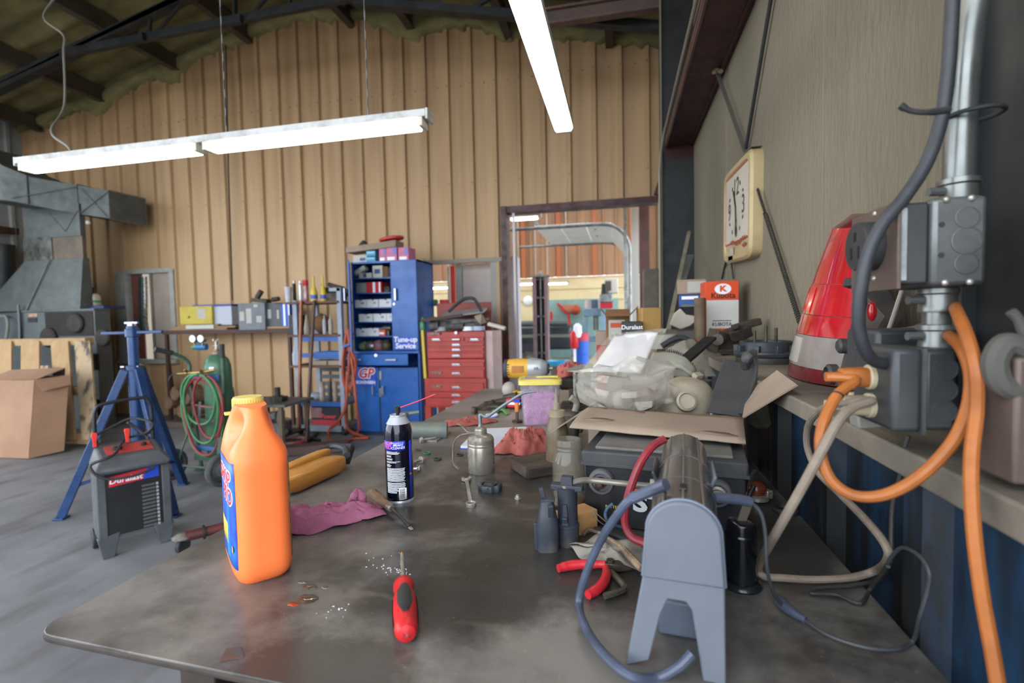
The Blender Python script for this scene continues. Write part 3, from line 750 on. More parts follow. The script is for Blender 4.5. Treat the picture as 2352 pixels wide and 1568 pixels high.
part_ = S('shop_rag_corner',None,None,MB().tube([at(800,1160,z=ZT+.02),at(812,1140,z=ZT+.05),at(822,1132,z=ZT+.052),at(832,1142,z=ZT+.045),at(838,1160,z=ZT+.02)],[.006,.009,.011,.010,.007],10,5),PINK)
rg_ = [o for o in bpy.data.objects if o.name == 'shop_rag'][0]
part_.parent = rg_; part_.location = part_.location-rg_.location; part_.name = 'folded_corner'
rag('shop_rag','large red shop rag heaped beside the plastic tub',1215,1030,.115,.088,.098,.9,REDC,4.1,fold=9)
rag('shop_rag','dull red rag lying flat behind the oil can spout',1075,972,.11,.055,.035,.5,REDC,8.2,fold=4)
# oil can
c = at(1106,1082,z=ZT)
t = T('oil_can','round tin pump oil can with long bent spout and side lever','oil can',(c.x,c.y,ZT))
OT = mat('oilcan_tin','#a49f95',.3,.55,c2='#7d766b',sc=9,lo=.4,hi=.7,dust=.12)
R = .0385
part('body',MB().lathe([(R*.97,0),(R,.003),(R,.073),(R*.985,.075),(R,.077),(R,.082),(R*.985,.084),(R,.086),(R*.99,.096),(R*.85,.104),(R*.55,.108),(R*.5,.110)],36),OT,t,ang=28)
part('collar',MB().lathe([(.0175,.108),(.0185,.111),(.0175,.114),(.0185,.117),(.0175,.120),(.0185,.123),(.015,.127),(.008,.129),(.0065,.131)],28),OT,t,ang=60)
part('spout_nut',MB().cyl((0,0,.128),(0,0,.138),.0065,n=6),STEEL,t)
sp = [Vector((0,0,.136)),Vector((.001,.0,.165))]+[at(px,py,y=c.y)-Vector((c.x,c.y,ZT)) for px,py in ((1118,957),(1150,935),(1185,912),(1202,903),(1218,900),(1232,899))]
part('spout',MB().tube(sp,[.0052,.0050,.0046,.0042,.0036,.0030],10,5),mat('spout_grey','#7c8890',.35,.6),t)
lv = [at(px,py,y=c.y)-Vector((c.x,c.y,ZT)) for px,py in ((1098,994),(1070,995),(1052,1002),(1043,1018),(1041,1045),(1044,1066),(1054,1075))]
m = MB()
for a_,b_ in zip(spline(lv,5),spline(lv,5)[1:]): m.bar(a_,b_,.012,.002,(1,0,.3))
part('handle',m,STEEL,t)
m = MB(); lv = [at(px,py,y=c.y-.01)-Vector((c.x,c.y,ZT)) for px,py in ((1100,992),(1078,992),(1068,984),(1060,976),(1050,972))]
for a_,b_ in zip(spline(lv,4),spline(lv,4)[1:]): m.bar(a_,b_,.011,.0018,(0,0,1))
part('lever',m,STEEL,t)
# wood block
a = at(1169,1075,z=ZT); b = at(1211,1103,z=ZT); rz = math.atan2(b.y-a.y,b.x-a.x)
t = T('wood_block','oily dark wood block lying in front of the red rag','block',((a.x+b.x)/2,(a.y+b.y)/2,ZT),rz)
OW = mat('oily_wood','#4f443b',.75,c2='#2f2924',sc=14,st=(2,.5,2),bump=.5,bsc=40)
r2 = random.Random(9); nx_,ny_ = 8,14
rings = []
for j in range(ny_+1):
    yy = .004+.165*j/ny_; q = []
    for (x_,z_) in [(-.058,.001),(.058,.001),(.062,.006),(.061,.028),(.056,.034),(0,.035),(-.055,.034),(-.060,.03),(-.061,.006)]:
        q.append((x_+r2.uniform(-.0012,.0012),yy+(r2.uniform(-.004,.003) if j in (0,ny_) else 0),z_+(r2.uniform(-.0008,.0008) if z_ > .005 else 0)))
    rings.append(q)
part('block',MB().loft(rings),OW,t,ang=25)
part('end_grain',MB().box((0,.002,.0175),(.11,.003,.029)),mat('end_grain','#5e4a40',.8,c2='#3c3531',sc=30),t,bev=.001)
# ================================================================ RIGHT HALF OF THE BENCH
CARD = mat('cardboard','#9a8979',.85,c2='#88776a',sc=4,lo=.4,hi=.7)
CARDD = mat('cardboard_edge','#7c6753',.9)
DUSTB = mat('dusty_black','#34363b',.55,c2='#4b4a49',sc=7,lo=.45,hi=.75,dust=.15)
def slab(name,pts,th,m,parent=None,bev=0,label=None):
    """thin sheet of real thickness through 3D corner points"""
    P = [Vector(p) for p in pts]; nn = (P[1]-P[0]).cross(P[2]-P[0]).normalized()*th/2; n = len(P)
    mb = MB(); mb.add([p-nn for p in P]+[p+nn for p in P],[tuple(range(n))[::-1],tuple(range(n,2*n))]+[(i,(i+1) % n,n+(i+1) % n,n+i) for i in range(n)])
    return part(name,mb,m,parent,w=parent is not None,bev=bev,label=label) if parent is not None else mb
# ---- battery
A = at(1335,1034,z=1.058); B = at(1720,1064,z=1.058); W = (B-A).length; rz = math.atan2(B.y-A.y,B.x-A.x)
bt = T('battery','large dusty black truck battery with round threaded terminals on its front','battery',(A.x,A.y,ZT),rz)
H = 1.058-ZT
part('case',MB().bb(.004,W-.004,.004,.185,0,H-.028),mat('battery_black','#17181b',.38,c2='#24262a',sc=5,dust=.1),bt,bev=.004)
part('lid',MB().bb(0,W,0,.19,H-.028,H),DUSTB,bt,bev=.004)
part('lid_lip',MB().bb(-.002,W+.002,-.002,.192,H-.031,H-.024),DUSTB,bt,bev=.001)
part('lid_top',MB().bb(.025,W-.025,.02,.17,H-.001,H+.006),mat('dusty_grey','#6d6a66',.75,c2='#565452',sc=8),bt,bev=.003)
def terminal(cx,cz,bolted):
    r_ = .0265; MX = Matrix.Translation((cx,0,cz))@Euler((PI/2,0,0)).to_matrix().to_4x4()
    o = part('terminal',MB().lathe([(r_,-.004),(r_,.005),(r_*.93,.009),(r_*.72,.010),(r_*.7,.006),(.001,.006)],30,MX),mat('terminal_grey','#66676a',.6,c2='#4b4c50',sc=12),bt)
    if bolted:
        part('stud',MB().lathe([(r_*.45,.006),(r_*.45,.012),(r_*.3,.012),(r_*.3,.034),(.002,.036)],14,MX),mat('stud_brown','#4a3b3a',.5,.6),o)
    else:
        part('stud',MB().lathe([(r_*.62,.006),(r_*.62,.013),(r_*.45,.015),(r_*.45,.022),(.002,.023)],22,MX),mat('lead','#8d877e',.5,.6),o)
terminal(.042,H-.062,True); terminal(W-.055,H-.062,False)
FY = -.0004
def bprint(name,x0,x1,z0,z1,m,k=0): part(name,MB().bb(x0,x1,FY-.0006-k,.006,z0,z1),m,bt)
RB = mat('print_redorange','#d8402c',.4); GW = mat('print_greywhite','#b9bfc0',.45)
for i,(x0,x1,z) in enumerate(((.105,.160,.083),(.105,.165,.074))): bprint('red_bar',x0+.02*i,x1+.008,z-.002,z+.004,RB)
text('ST',.048,GW,bt,face_m((.138,-.0012,.058),(0,-1,0)),.0003,off=.0022,sx=1.25)
text('BATTERY',.008,mat('print_yellowgreen','#c9c94a',.4),bt,face_m((.066,-.0012,.045),(0,-1,0)),.0003)
bprint('red_flag',.18,.195,.04,.068,RB)
# ---- open carton with its flaps
zc = 1.08
h0,h1 = at(1352,938,z=zc),at(1706,962,z=zc)
dirx = (h1-h0).normalized(); diry = Vector((-dirx.y,dirx.x,0)); DEP = .30
cx = T('open_carton','open cardboard carton behind the battery heaped with car parts, flaps spread','carton',((h0.x+h1.x)/2,(h0.y+h1.y)/2+DEP/2,ZT+.001),0)
def wallq(p,q): return [Vector((p.x,p.y,ZT+.003)),Vector((q.x,q.y,ZT+.003)),Vector((q.x,q.y,zc)),Vector((p.x,p.y,zc))]
h2,h3 = h1+diry*DEP,h0+diry*DEP
for nm,(p,q) in (('wall',(h0,h1)),('wall',(h1,h2)),('wall',(h2,h3)),('wall',(h3,h0))): slab(nm,wallq(p,q),.004,CARD,cx)
slab('bottom',[Vector((p.x,p.y,ZT+.003)) for p in (h0,h1,h2,h3)],.004,CARD,cx)
# front flap bends over the battery
f0,f1 = at(1308,984,z=1.0785),at(1713,1022,z=1.0735)
mb = MB(); nu,nv = 20,6
def flap(u,v,off=0):
    a = h0.lerp(h1,u); b = f0.lerp(f1,u); p = a.lerp(b,v)
    return Vector((p.x,p.y,p.z+.010*math.sin(PI*v)*(.6+.4*math.sin(u*5))+.0025*fbm(u*4,v*3)+off+.003))
fl = part('flap',MB().grid(lambda u,v: flap(u,v),nu,nv),CARD,cx,w=True,solid=.004,ang=60)
m = MB()
for (u0,v0,du,dv) in ((.1,.12,.05,.10),(.34,.18,.07,.14),(.16,.72,.09,.06),(.86,.8,.10,.07)):
    pts = [flap(min(.99,max(.01,u0+du*math.cos(a)*(1+.2*math.sin(3*a)))),min(.97,max(.03,v0+dv*math.sin(a))),.0025) for a in np.linspace(0,2*PI,15)[:-1]]
    m = MB().add(pts,[tuple(range(14))]); part('stain',m,mat('card_stain','#7f6d5f',.9),cx,w=True,solid=.0006)
slab('flap',[h0+Vector((0,0,.002)),at(1266,992,z=1.03),at(1345,940,y=1.62),h3+Vector((0,0,.01))],.004,CARD,cx)
slab('flap',[h1+Vector((0,0,.002)),at(1832,884,y=1.20),at(1786,851,y=1.34),h2+Vector((0,0,.02))],.004,CARD,cx)
# ---- things heaped in the carton
BEI = mat('beige_plastic','#a39a88',.6,c2='#877e6d',sc=8,lo=.4,hi=.7,dust=.1)
c = at(1582,905,y=1.55)
t = T('headlight_housing','dusty beige headlight bowl resting in the carton','headlight',c,.2,r=(.25,.1,.3))
part('bowl',MB().lathe([(.088,-.06),(.092,-.045),(.086,-.01),(.072,.018),(.05,.038),(.03,.045),(.001,.046)],36),BEI,t)
part('rim',MB().lathe([(.088,-.062),(.098,-.062),(.099,-.052),(.09,-.050)],36),BEI,t)
part('socket',MB().lathe([(.028,.03),(.028,.052),(.022,.056),(.02,.05),(.001,.05)],24,Matrix.Translation((-.035,-.045,-.012))@Euler((1.0,-.4,0)).to_matrix().to_4x4()),BEI,t)
tb = part('lug',MB().box((.052,-.078,-.012),(.028,.014,.045),(.3,.3,.35)),mat('white_plastic','#c4bfb2',.5,c2='#aba596',sc=8),t,bev=.004)
part('hole',MB().cyl((.050,-.088,.0),(.048,-.084,.002),.006,n=12),RUB,tb)
part('clip',MB().box((.03,.03,.05),(.03,.02,.015),(.2,0,.4)),BEI,t,bev=.003)
# black plastic panel
bp = [at(1622,946,y=1.42),at(1703,958,y=1.42),at(1736,872,y=1.50),at(1737,822,y=1.54),at(1716,806,y=1.55),at(1706,838,y=1.53),at(1664,822,y=1.52)]
mb = slab('x',bp,.005,None); o = S('trim_panel','bent black plastic trim panel standing in the carton','panel',mb,mat('panel_black','#3a3b3d',.5,c2='#4a4a4a',sc=6),bev=.0015)
lip = MB().tube([at(1702,952,y=1.415),at(1733,872,y=1.495),at(1736,822,y=1.535)],.006,8); l2 = S('side_lip',None,None,lip,mat('panel_black','')); l2.parent = o; l2.location -= o.location
cu = S('curled_tip',None,None,MB().tube([at(1712,842,y=1.52),at(1716,822,y=1.50),at(1728,812,y=1.51),at(1736,806,y=1.53)],[.012,.016,.012,.004],10,5),mat('panel_black','')); cu.parent = o; cu.location -= o.location
# padded envelope with white sheet
PE = mat('poly_bag','#c4c1b8',.15,c2='#a9a69b',sc=14,alpha=.25,bump=.6,bsc=18,spec=.8)
WS = mat('white_sheet','#dedee2',.6,c2='#cfcfd6',sc=10)
q = [at(1326,862,y=1.62),at(1478,866,y=1.62),at(1532,755,y=1.80),at(1402,768,y=1.80)]
t = T('parts_bag','clear plastic bag holding a white sheet, standing up in the carton','bag',(q[0]+q[1])/2)
def qu(u,v): return q[0].lerp(q[1],u).lerp(q[3].lerp(q[2],u),v)
nn = (q[1]-q[0]).cross(q[3]-q[0]).normalized()
if nn.y > 0: nn = -nn
def bagf(s,amp): return lambda u,v: qu(u,v)+nn*(s*(.004+amp*math.sin(PI*u)**.5*math.sin(PI*min(1,v*1.05))**.5)+.004*fbm(u*7,v*7,s)*math.sin(PI*u))
part('front_film',MB().grid(bagf(1,.020),24,20),PE,t,w=True,ang=180); part('back_film',MB().grid(bagf(-1,.012),24,20),PE,t,w=True,ang=180)
part('white_sheet',MB().grid(lambda u,v: qu(.14+.76*u+.05*(1-v),.02+.86*v)+nn*(.010+.006*math.sin(PI*u)+.005*fbm(u*3+v*2,v*2)),20,16),WS,t,w=True,solid=.003,ang=180)
part('crimped_seal',MB().grid(lambda u,v: qu(u,.93+.07*v)+nn*(.006*math.sin(u*70)*.5+.002),60,2),PE,t,w=True,solid=.001,ang=180)
# crumpled clear bag at the front of the carton
c = at(1428,888,y=1.47)
def crum(u,v):
    a = 2*PI*u; b = -PI/2+PI*v; k = 1+.40*fbm(math.cos(a)*math.cos(b)*1.6+3,math.sin(a)*math.cos(b)*1.6,math.sin(b)*2.0)+.16*abs(fbm(math.cos(a)*3.5,math.sin(a)*3.5,b*4))
    return Vector((c.x+.150*k*math.cos(b)*math.cos(a),c.y+.075*k*math.cos(b)*math.sin(a),max(1.0,c.z-.01+.066*k*math.sin(b)+.02*math.cos(a*2))))
t = T('poly_bag','crumpled clear polythene bag drooping over the carton front','bag',(c.x,c.y,c.z-.08))
part('film',MB().grid(crum,24,13),mat('crumpled_film','#bcb9b0',.08,c2='#99958b',sc=8,alpha=.42,bump=.3,bsc=40,spec=1.0),t,w=True,ang=4)
part('contents',MB().lathe([(.03,-.03),(.036,-.02),(.036,.03),(.03,.04)],20,Matrix.Translation(c+Vector((.05,0,-.035)))@Euler((1.3,.2,.4)).to_matrix().to_4x4()),mat('brown_part','#6a4a40',.5,c2='#8d8478',sc=14),t,w=True)
part('contents',MB().lathe([(.028,-.02),(.034,-.01),(.034,.02),(.02,.03)],20,Matrix.Translation(c+Vector((.005,-.01,-.04)))@Euler((1.5,0,.2)).to_matrix().to_4x4()),BEI,t,w=True)
# spiral notebook / rolled manual behind the bag
n0 = [at(1480,868,y=1.68),at(1590,850,y=1.75),at(1598,838,y=1.86),at(1500,812,y=1.88)]
mb = MB()
def nb(u,v): 
    p = n0[0].lerp(n0[1],u).lerp(n0[3].lerp(n0[2],u),v); return p+Vector((0,0,.02*math.sin(PI*u)-.02*max(0,u-.75)*4*u))
t = T('spiral_notebook','open spiral notebook with pale pages lying behind the plastic bags','notebook',(n0[0]+n0[2])/2-Vector((0,0,.02)))
part('pages',MB().grid(nb,16,8),mat('pale_paper','#b9bbb0',.8,c2='#a7a99c',sc=6),t,w=True,solid=.012)
m = MB()
for k in range(22):
    p = nb((k+.5)/22,1.0); m.tube([p+Vector((0,-.006,.006)),p+Vector((0,0,.014)),p+Vector((0,.008,.004)),p+Vector((0,0,-.006))],.0014,5,2,True)
part('spiral',m,RUB,t,w=True,kind='stuff')
pot = T('blue_pot','small blue pot half hidden behind the clear bag','pot',at(1537,900,y=1.72)-Vector((0,0,.05)))
part('shell',MB().lathe([(.03,0),(.04,.05),(.043,.052),(.04,.054),(.036,.05),(.028,.004),(.001,.004)],24),mat('pot_blue','#2d4c80',.4,c2='#243c66',sc=8),pot)
part('rim',MB().lathe([(.039,.048),(.044,.049),(.044,.056),(.039,.056)],24),mat('pot_blue',''),pot)
gj = T('glass_jar_lid','clear glass jar lid leaning behind the right flap of the carton','saucer',at(1732,945,y=1.50),0,r=(1.1,.3,.5))  # loose lid of a glass jar, with its knob
GLASS = mat('dusty_glass','#d4d0c6',.10,c2='#b5ac9c',sc=5,trans=.75,alpha=.5,ior=1.3)
part('disc',MB().lathe([(.001,0),(.045,.001),(.052,.006),(.053,.012),(.049,.011),(.043,.006),(.001,.004)],32),GLASS,gj)
part('knob',MB().lathe([(.008,.003),(.006,.010),(.010,.016),(.001,.020)],20),GLASS,gj)

# ---- mason jar
c = at(1308,1160,z=ZT)
t = T('glass_jar','empty dusty glass mason jar without lid beside the battery','jar',(c.x,c.y,ZT))
R = .0385
part('glass',MB().lathe([(R*.8,0),(R*.97,.004),(R,.012),(R,.098),(R*.95,.112),(R*.80,.126),(R*.76,.131),(R*.80,.133),(R*.80,.135),(R*.755,.137),(R*.755,.142),(R*.775,.1435),(R*.755,.145),(R*.755,.156),(R*.73,.1575),(R*.70,.156),(R*.70,.131),(R*.90,.110),(R*.945,.098),(R*.945,.012),(R*.85,.006),(.001,.005)],40,cap=False),mat('jar_glass','#8d877c',.06,c2='#6f695e',sc=6,alpha=.24,spec=1.0),t,ang=50)
part('dust_film',MB().lathe([(R*.93,.008),(R*.93,.085)],40,cap=False),mat('jar_dust','#b7a68c',.9,c2='#8d7a62',sc=18,alpha=.12),t)
part('bottom_dirt',MB().lathe([(R*.9,.006),(R*.9,.012),(R*.4,.018),(.001,.016)],24),mat('dirt','#7d654e',.9,c2='#5d4a3a',sc=30),t)
# ---- squeeze bottle
c = at(1281,1082,z=ZT)
t = T('squeeze_bottle','dusty brown squeeze bottle with ribbed cap and long nozzle','bottle',(c.x,c.y,ZT))
R = .033
pr = [(R*.92,0),(R,.006)]+[(R*(1-.012*(k % 2)),.012+.006*k) for k in range(16)]+[(R*.98,.112),(R*.86,.135),(R*.66,.155),(R*.60,.160)]
part('body',MB().lathe(pr,32),mat('bottle_brown','#6d5f4c',.45,c2='#4a4034',sc=10,lo=.4,hi=.65,dust=.12),t,ang=50)
m = MB().lathe([(R*.66,.158),(R*.68,.160),(R*.66,.176),(R*.4,.179),(.001,.179)],30)
for k in range(30): a = 2*PI*k/30; m.box((R*.67*math.cos(a),R*.67*math.sin(a),.168),(.0015,.0018,.015),(0,0,a))
part('cap',m,mat('cap_dusty','#9c8f7a',.6,c2='#7f7462',sc=10),t)
part('nozzle',MB().lathe([(R*.34,.178),(R*.30,.195),(R*.20,.198),(R*.17,.220),(R*.10,.222),(R*.08,.238),(.001,.239)],18),mat('nozzle_dusty','#8c806d',.5,c2='#766a58',sc=14),t)

# ---- grey bench unit on legs (arched body, end plate with two legs)
def unit():
    YU = .608; u0 = at(1568,1152,y=YU); TOP = u0.z-ZT; ZP = at(1565,1338,y=YU).z-ZT; HWD = (at(1655,1260,y=YU).x-at(1482,1260,y=YU).x)/2
    D = T('battery_charger','grey arched electrical unit on two-legged stand closest to the camera','charger',(u0.x,YU-.004,ZT),math.radians(-7))
    GP = mat('grey_plate','#666c76',.5,c2='#5b616b',sc=4); BC = mat('smoky_cover','#5a5957',.25,.3,c2='#363638',sc=3,st=(6,.6,2),lo=.35,hi=.7,coat=.3)
    zs = ZP-.012
    def arch(w_,top,zb,n=18,fl=1.12):
        r_ = [(-w_*fl,zb)]; zc_ = top-w_*.95
        for k in range(n+1): a = PI-PI*k/n; r_.append((w_*math.cos(a),zc_+w_*.95*math.sin(a)))
        r_.append((w_*fl*.97,zb)); return r_
    def ringy(w_,top,zb,y): return [(x_,y,z_) for x_,z_ in arch(w_,top,zb)]
    h = HWD
    part('body',MB().loft([ringy(h-.002,TOP-.003,zs,.012),ringy(h-.002,TOP-.001,zs,.10),ringy(h-.003,TOP-.001,zs,.20),ringy(h-.004,TOP-.002,zs,.365),ringy(h*.85,TOP-.010,zs+.01,.385)]),BC,D)
    zc_ = TOP-h*.95
    for xx in (-h*.55,0,h*.55):
        zz = zc_+(h-.001)*.95*math.sqrt(1-(xx/h)**2)
        part('groove_rib',MB().bar((xx,.02,zz-.001),(xx*.95,.37,zz-.003),.003,.005),mat('rib_grey','#6c6a66',.4,.3),D,bev=.001)
    for y_ in (.105,.215): part('band',MB().loft([ringy(h-.0005,TOP-.0005,zs,y_),ringy(h-.0005,TOP-.0005,zs,y_+.006)]),BC,D)
    for sx in (-1,1):
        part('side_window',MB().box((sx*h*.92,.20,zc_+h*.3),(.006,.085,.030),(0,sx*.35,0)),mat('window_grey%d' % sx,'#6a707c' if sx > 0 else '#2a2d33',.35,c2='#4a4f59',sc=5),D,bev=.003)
    part('end_plate',MB().loft([ringy(h,TOP,ZP,.002),ringy(h,TOP,ZP,.014)]),GP,D,bev=.003)
    part('end_trim',MB().tube([(x_,.008,z_) for x_,z_ in arch(h,TOP+.001,ZP)],.0018,8,2),mat('trim_blue','#6a7486',.4),D)
    fl,fr = at(1428,1528,z=ZT)-Vector((u0.x,YU,ZT)),at(1662,1565,z=ZT)-Vector((u0.x,YU,ZT))
    leg = [(-h*1.1,ZP+.004),(h*1.06,ZP+.004),(h*1.10,0),(h*.50,0),(h*.22,ZP*.72),(h*.05,ZP*.80),(-h*.42,ZP*.80),(-h*.62,ZP*.62),(-h*.95,.012),(-h*1.62,0)]
    MX = Euler((PI/2,0,0)).to_matrix().to_4x4()
    part('front_legs',MB().prism(leg,.016,Matrix.Translation((0,.020,0))@MX),GP,D,bev=.002)
    part('rear_legs',MB().prism(leg,.016,Matrix.Translation((0,.325,0))@MX),GP,D,bev=.002)
    part('side_rail',MB().bb(h*.98,h*1.10,.02,.31,0,ZP),GP,D,bev=.002)
    part('base_tray',MB().bb(-h*.8,h*.95,.08,.28,.0,.05),mat('tray_grey','#5c6674',.5,c2='#4c545f',sc=4),D,bev=.004)
    part('button',MB().cyl((-h+.002,.17,zc_),(-h-.006,.17,zc_),.011,n=18),mat('button_grey','#8b8780',.5),D)
    part('badge',MB().box((0,.06,TOP-.0005),(.010,.020,.003)),mat('badge_dark','#2b2b2d',.3),D,bev=.001)
    BG = mat('cable_bluegrey','#4a5266',.35,c2='#3b4150',sc=20)
    pts = [at(1590,1500,y=.605),at(1560,1530,y=.60),at(1510,1556,y=.60),at(1450,1552,z=ZT+.012),at(1385,1500,z=ZT+.014),at(1345,1440,z=ZT+.02),at(1330,1385,y=.70),at(1345,1320,y=.70),at(1375,1250,y=.69),at(1412,1190,y=.67),at(1450,1145,y=.66),at(1500,1124,y=.66),at(1530,1112,y=.65)]
    part('cable',MB().tube(pts,.0060,10,6),BG,D,w=True)
    part('cable_sleeve',MB().tube(pts[10:],.0078,10,4),BG,D,w=True)
    pts = [at(1640,1143,y=.68),at(1690,1146,y=.69),at(1722,1152,y=.70),at(1748,1180,y=.70),at(1758,1230,y=.70),at(1761,1300,y=.70),at(1775,1355,y=.72),at(1800,1392,z=ZT+.012),at(1850,1425,z=ZT+.008),at(1905,1460,z=ZT+.005),at(1990,1487,z=ZT+.005),at(2060,1490,z=ZT+.005),at(2098,1470,z=ZT+.006),at(2112,1420,x=.355),at(2132,1350,x=.36),at(2133,1310,x=.36),at(2110,1275,x=.36),at(2070,1258,x=.362),at(2040,1290,x=.362)]
    part('lead',MB().tube(pts,.0026,8,6),mat('lead_dark','#3d3f44',.5),D,w=True)
    part('lead_plug',MB().tube(pts[0:3],.0068,10,4),BG,D,w=True)
    part('lead_connector',MB().tube([at(1788,1378,z=ZT+.014),at(1812,1400,z=ZT+.012),at(1850,1424,z=ZT+.009)],[.0085,.0075,.006,.005],10,4),BG,D,w=True)
    pts = [at(1527,1008,y=.93),at(1500,1024,y=.92),at(1472,1062,y=.90),at(1452,1110,y=.89),at(1438,1160,y=.89),at(1437,1205,y=.89),at(1455,1235,y=.88),at(1492,1250,y=.86)]
    part('red_cable',MB().tube(pts,.0075,10,6),mat('cable_red','#8c2a34',.4,c2='#742029',sc=20),D,w=True)
unit()

# ---- two trailer plugs, small wooden block behind
PG = mat('plug_grey','#30353f',.42,c2='#6a6056',sc=9,lo=.52,hi=.8,dust=.12)
c = at(1258,1258,z=ZT)
t = T('trailer_plug','left grey trailer wiring plug standing on end beside the battery','plug',(c.x,c.y,ZT),.2,'trailer plugs')
part('shell',MB().loft([rings_rect(.0215,.021,z,24,3) if z < .05 else rings_rect(.0215-(z-.05)*.22,.021-(z-.05)*.18,z,24,3.4) for z in (0,.003,.03,.05,.07,.085,.094)]),PG,t,ang=40)
part('fin',MB().box((-.0225,-.004,.026),(.006,.012,.052)),PG,t,bev=.001)
part('latch',MB().box((.006,-.016,.075),(.010,.008,.03),(.25,0,0)),PG,t,bev=.001)
part('spike',MB().box((-.008,.004,.104),(.009,.010,.024),(0,-.25,0)),PG,t,bev=.001)
part('shoulder',MB().box((.002,0,.0955),(.026,.026,.005)),PG,t,bev=.001)
c = at(1305,1248,z=ZT)
t = T('trailer_plug','right grey trailer wiring plug with T-shaped top','plug',(c.x,c.y,ZT),-.1,'trailer plugs')
part('shell',MB().lathe([(.0205,0),(.0215,.002),(.0212,.036),(.0225,.037),(.0225,.040),(.0195,.043),(.0190,.10),(.020,.112)],28),PG,t,ang=35)
part('cross_bar',MB().box((0,0,.112),(.062,.022,.011)),PG,t,bev=.002)
part('neck',MB().box((0,0,.124),(.024,.018,.018),tp=.9),PG,t,bev=.001)
part('ribs',MB().prism([(-.006,.045),(.006,.045),(.003,.085),(-.003,.085)],.006,Matrix.Translation((0,-.0185,0))@Euler((PI/2,0,0)).to_matrix().to_4x4()),PG,t)
part('catch',MB().box((0,-.022,.058),(.010,.014,.010),(.3,0,0)),PG,t,bev=.001)
a = at(1238,1225,z=ZT+.0); 
t = T('wood_offcut','pale pine offcut lying behind the two grey trailer plugs','block',(-.105,.985,ZT),.75)
part('block',MB().bb(-.055,.055,-.022,.022,0,.045),mat('pine','#b98d5c',.75,c2='#9c7347',sc=10,st=(.5,3,3)),t,bev=.002)
part('end_grain',MB().bb(-.0558,-.0545,-.020,.020,.002,.043),mat('pine_end','#c69a68',.8,c2='#a87e50',sc=40),t)
# bent rod above the plug
S('bent_rod','bent steel rod bridging from the right trailer plug across the battery front','rod',MB().tube([at(1293,1123,y=.93),at(1312,1110,y=.94),at(1335,1103,y=.95),at(1360,1103,y=.96),at(1430,1110,y=.965),at(1500,1116,y=.97)],.0058,10,4),DSTEEL)
# ---- pliers
j = at(1405,1298,z=ZT+.010)
t = T('pliers','diagonal cutting pliers with red dipped handles lying open','pliers',(j.x,j.y,ZT),0)
RDP = mat('dipped_red','#c42a34',.35,c2='#a8222c',sc=12)
part('handle',MB().tube([at(1390,1296,z=ZT+.012),at(1350,1295,z=ZT+.011),at(1310,1298,z=ZT+.010),at(1282,1305,z=ZT+.009)],[.0065,.0078,.0080,.0085,.0082,.007],12,6),RDP,t,w=True)
part('handle',MB().tube([at(1392,1305,z=ZT+.010),at(1392,1325,z=ZT+.010),at(1378,1348,z=ZT+.009),at(1350,1366,z=ZT+.008)],[.0065,.0078,.0080,.0082,.008,.007],12,6),RDP,t,w=True)
OLD = mat('old_steel','#5d5248',.45,.7,c2='#3c3631',sc=30)
part('jaw',MB().loft([[Vector((v[0],v[1],v[2])) for v in [(-.012,-.008,.004),(.010,-.010,.004),(.034,-.004,.006),(.010,.004,.006),(-.012,.002,.004)]],[(-.012,-.008,.016),(.010,-.010,.017),(.034,-.004,.011),(.010,.004,.016),(-.012,.002,.016)]]),OLD,t,bev=.001)
part('jaw',MB().loft([[(-.012,.0,.003),(.008,.002,.003),(.034,.008,.005),(.012,.017,.004),(-.01,.012,.003)],[(-.012,.0,.013),(.008,.002,.014),(.034,.008,.010),(.012,.017,.013),(-.01,.012,.012)]]),OLD,t,bev=.001)
part('pivot',MB().cyl((-.002,.002,.002),(-.002,.002,.019),.007,n=16),OLD,t)
# hex key, plastic baggy, wires, paintbrush, connectors
S('hex_key','bent steel hex key lying below the pliers','hex key',MB().tube([at(1402,1312,z=ZT+.006),at(1420,1330,z=ZT+.006),at(1434,1347,z=ZT+.006),at(1432,1354,z=ZT+.006),at(1412,1362,z=ZT+.006),at(1388,1369,z=ZT+.006)],.0052,6,4),mat('hexkey','#6e6a5c',.45,.6,c2='#545045',sc=18))
b0 = [at(1305,1262,z=ZT),at(1350,1302,z=ZT),at(1470,1320,z=ZT),at(1482,1262,z=ZT),at(1380,1235,z=ZT)]
cen = sum(b0,Vector())/5
def bg_(u,v):
    a = 2*PI*u*5; k = int(a/(2*PI)) % 5; f = u*5-int(u*5); e = b0[int(u*5) % 5].lerp(b0[(int(u*5)+1) % 5],f); p = cen.lerp(e,v)
    return Vector((p.x,p.y,ZT+.003+.016*(1-v**2)*(.6+.8*fbm(p.x*26,p.y*26))+.004*v*(1+math.sin(u*40))))
S('small_baggy','small cloudy plastic bag of bits under the pliers','bag',MB().grid(bg_,60,12),mat('cloudy_film','#b5b0a6',.3,c2='#98938a',sc=14,alpha=.72,bump=.4,bsc=30),ang=60)
S('paint_brush','dirty thin glue brush lying across the plastic baggy','brush',MB().tube([at(1375,1222,z=ZT+.02),at(1420,1250,z=ZT+.022),at(1445,1275,z=ZT+.024),at(1474,1306,z=ZT+.022)],[.003,.004,.006,.0065,.006],8,4),mat('brush_dirty','#a08a70',.8,c2='#5d4a3c',sc=30))
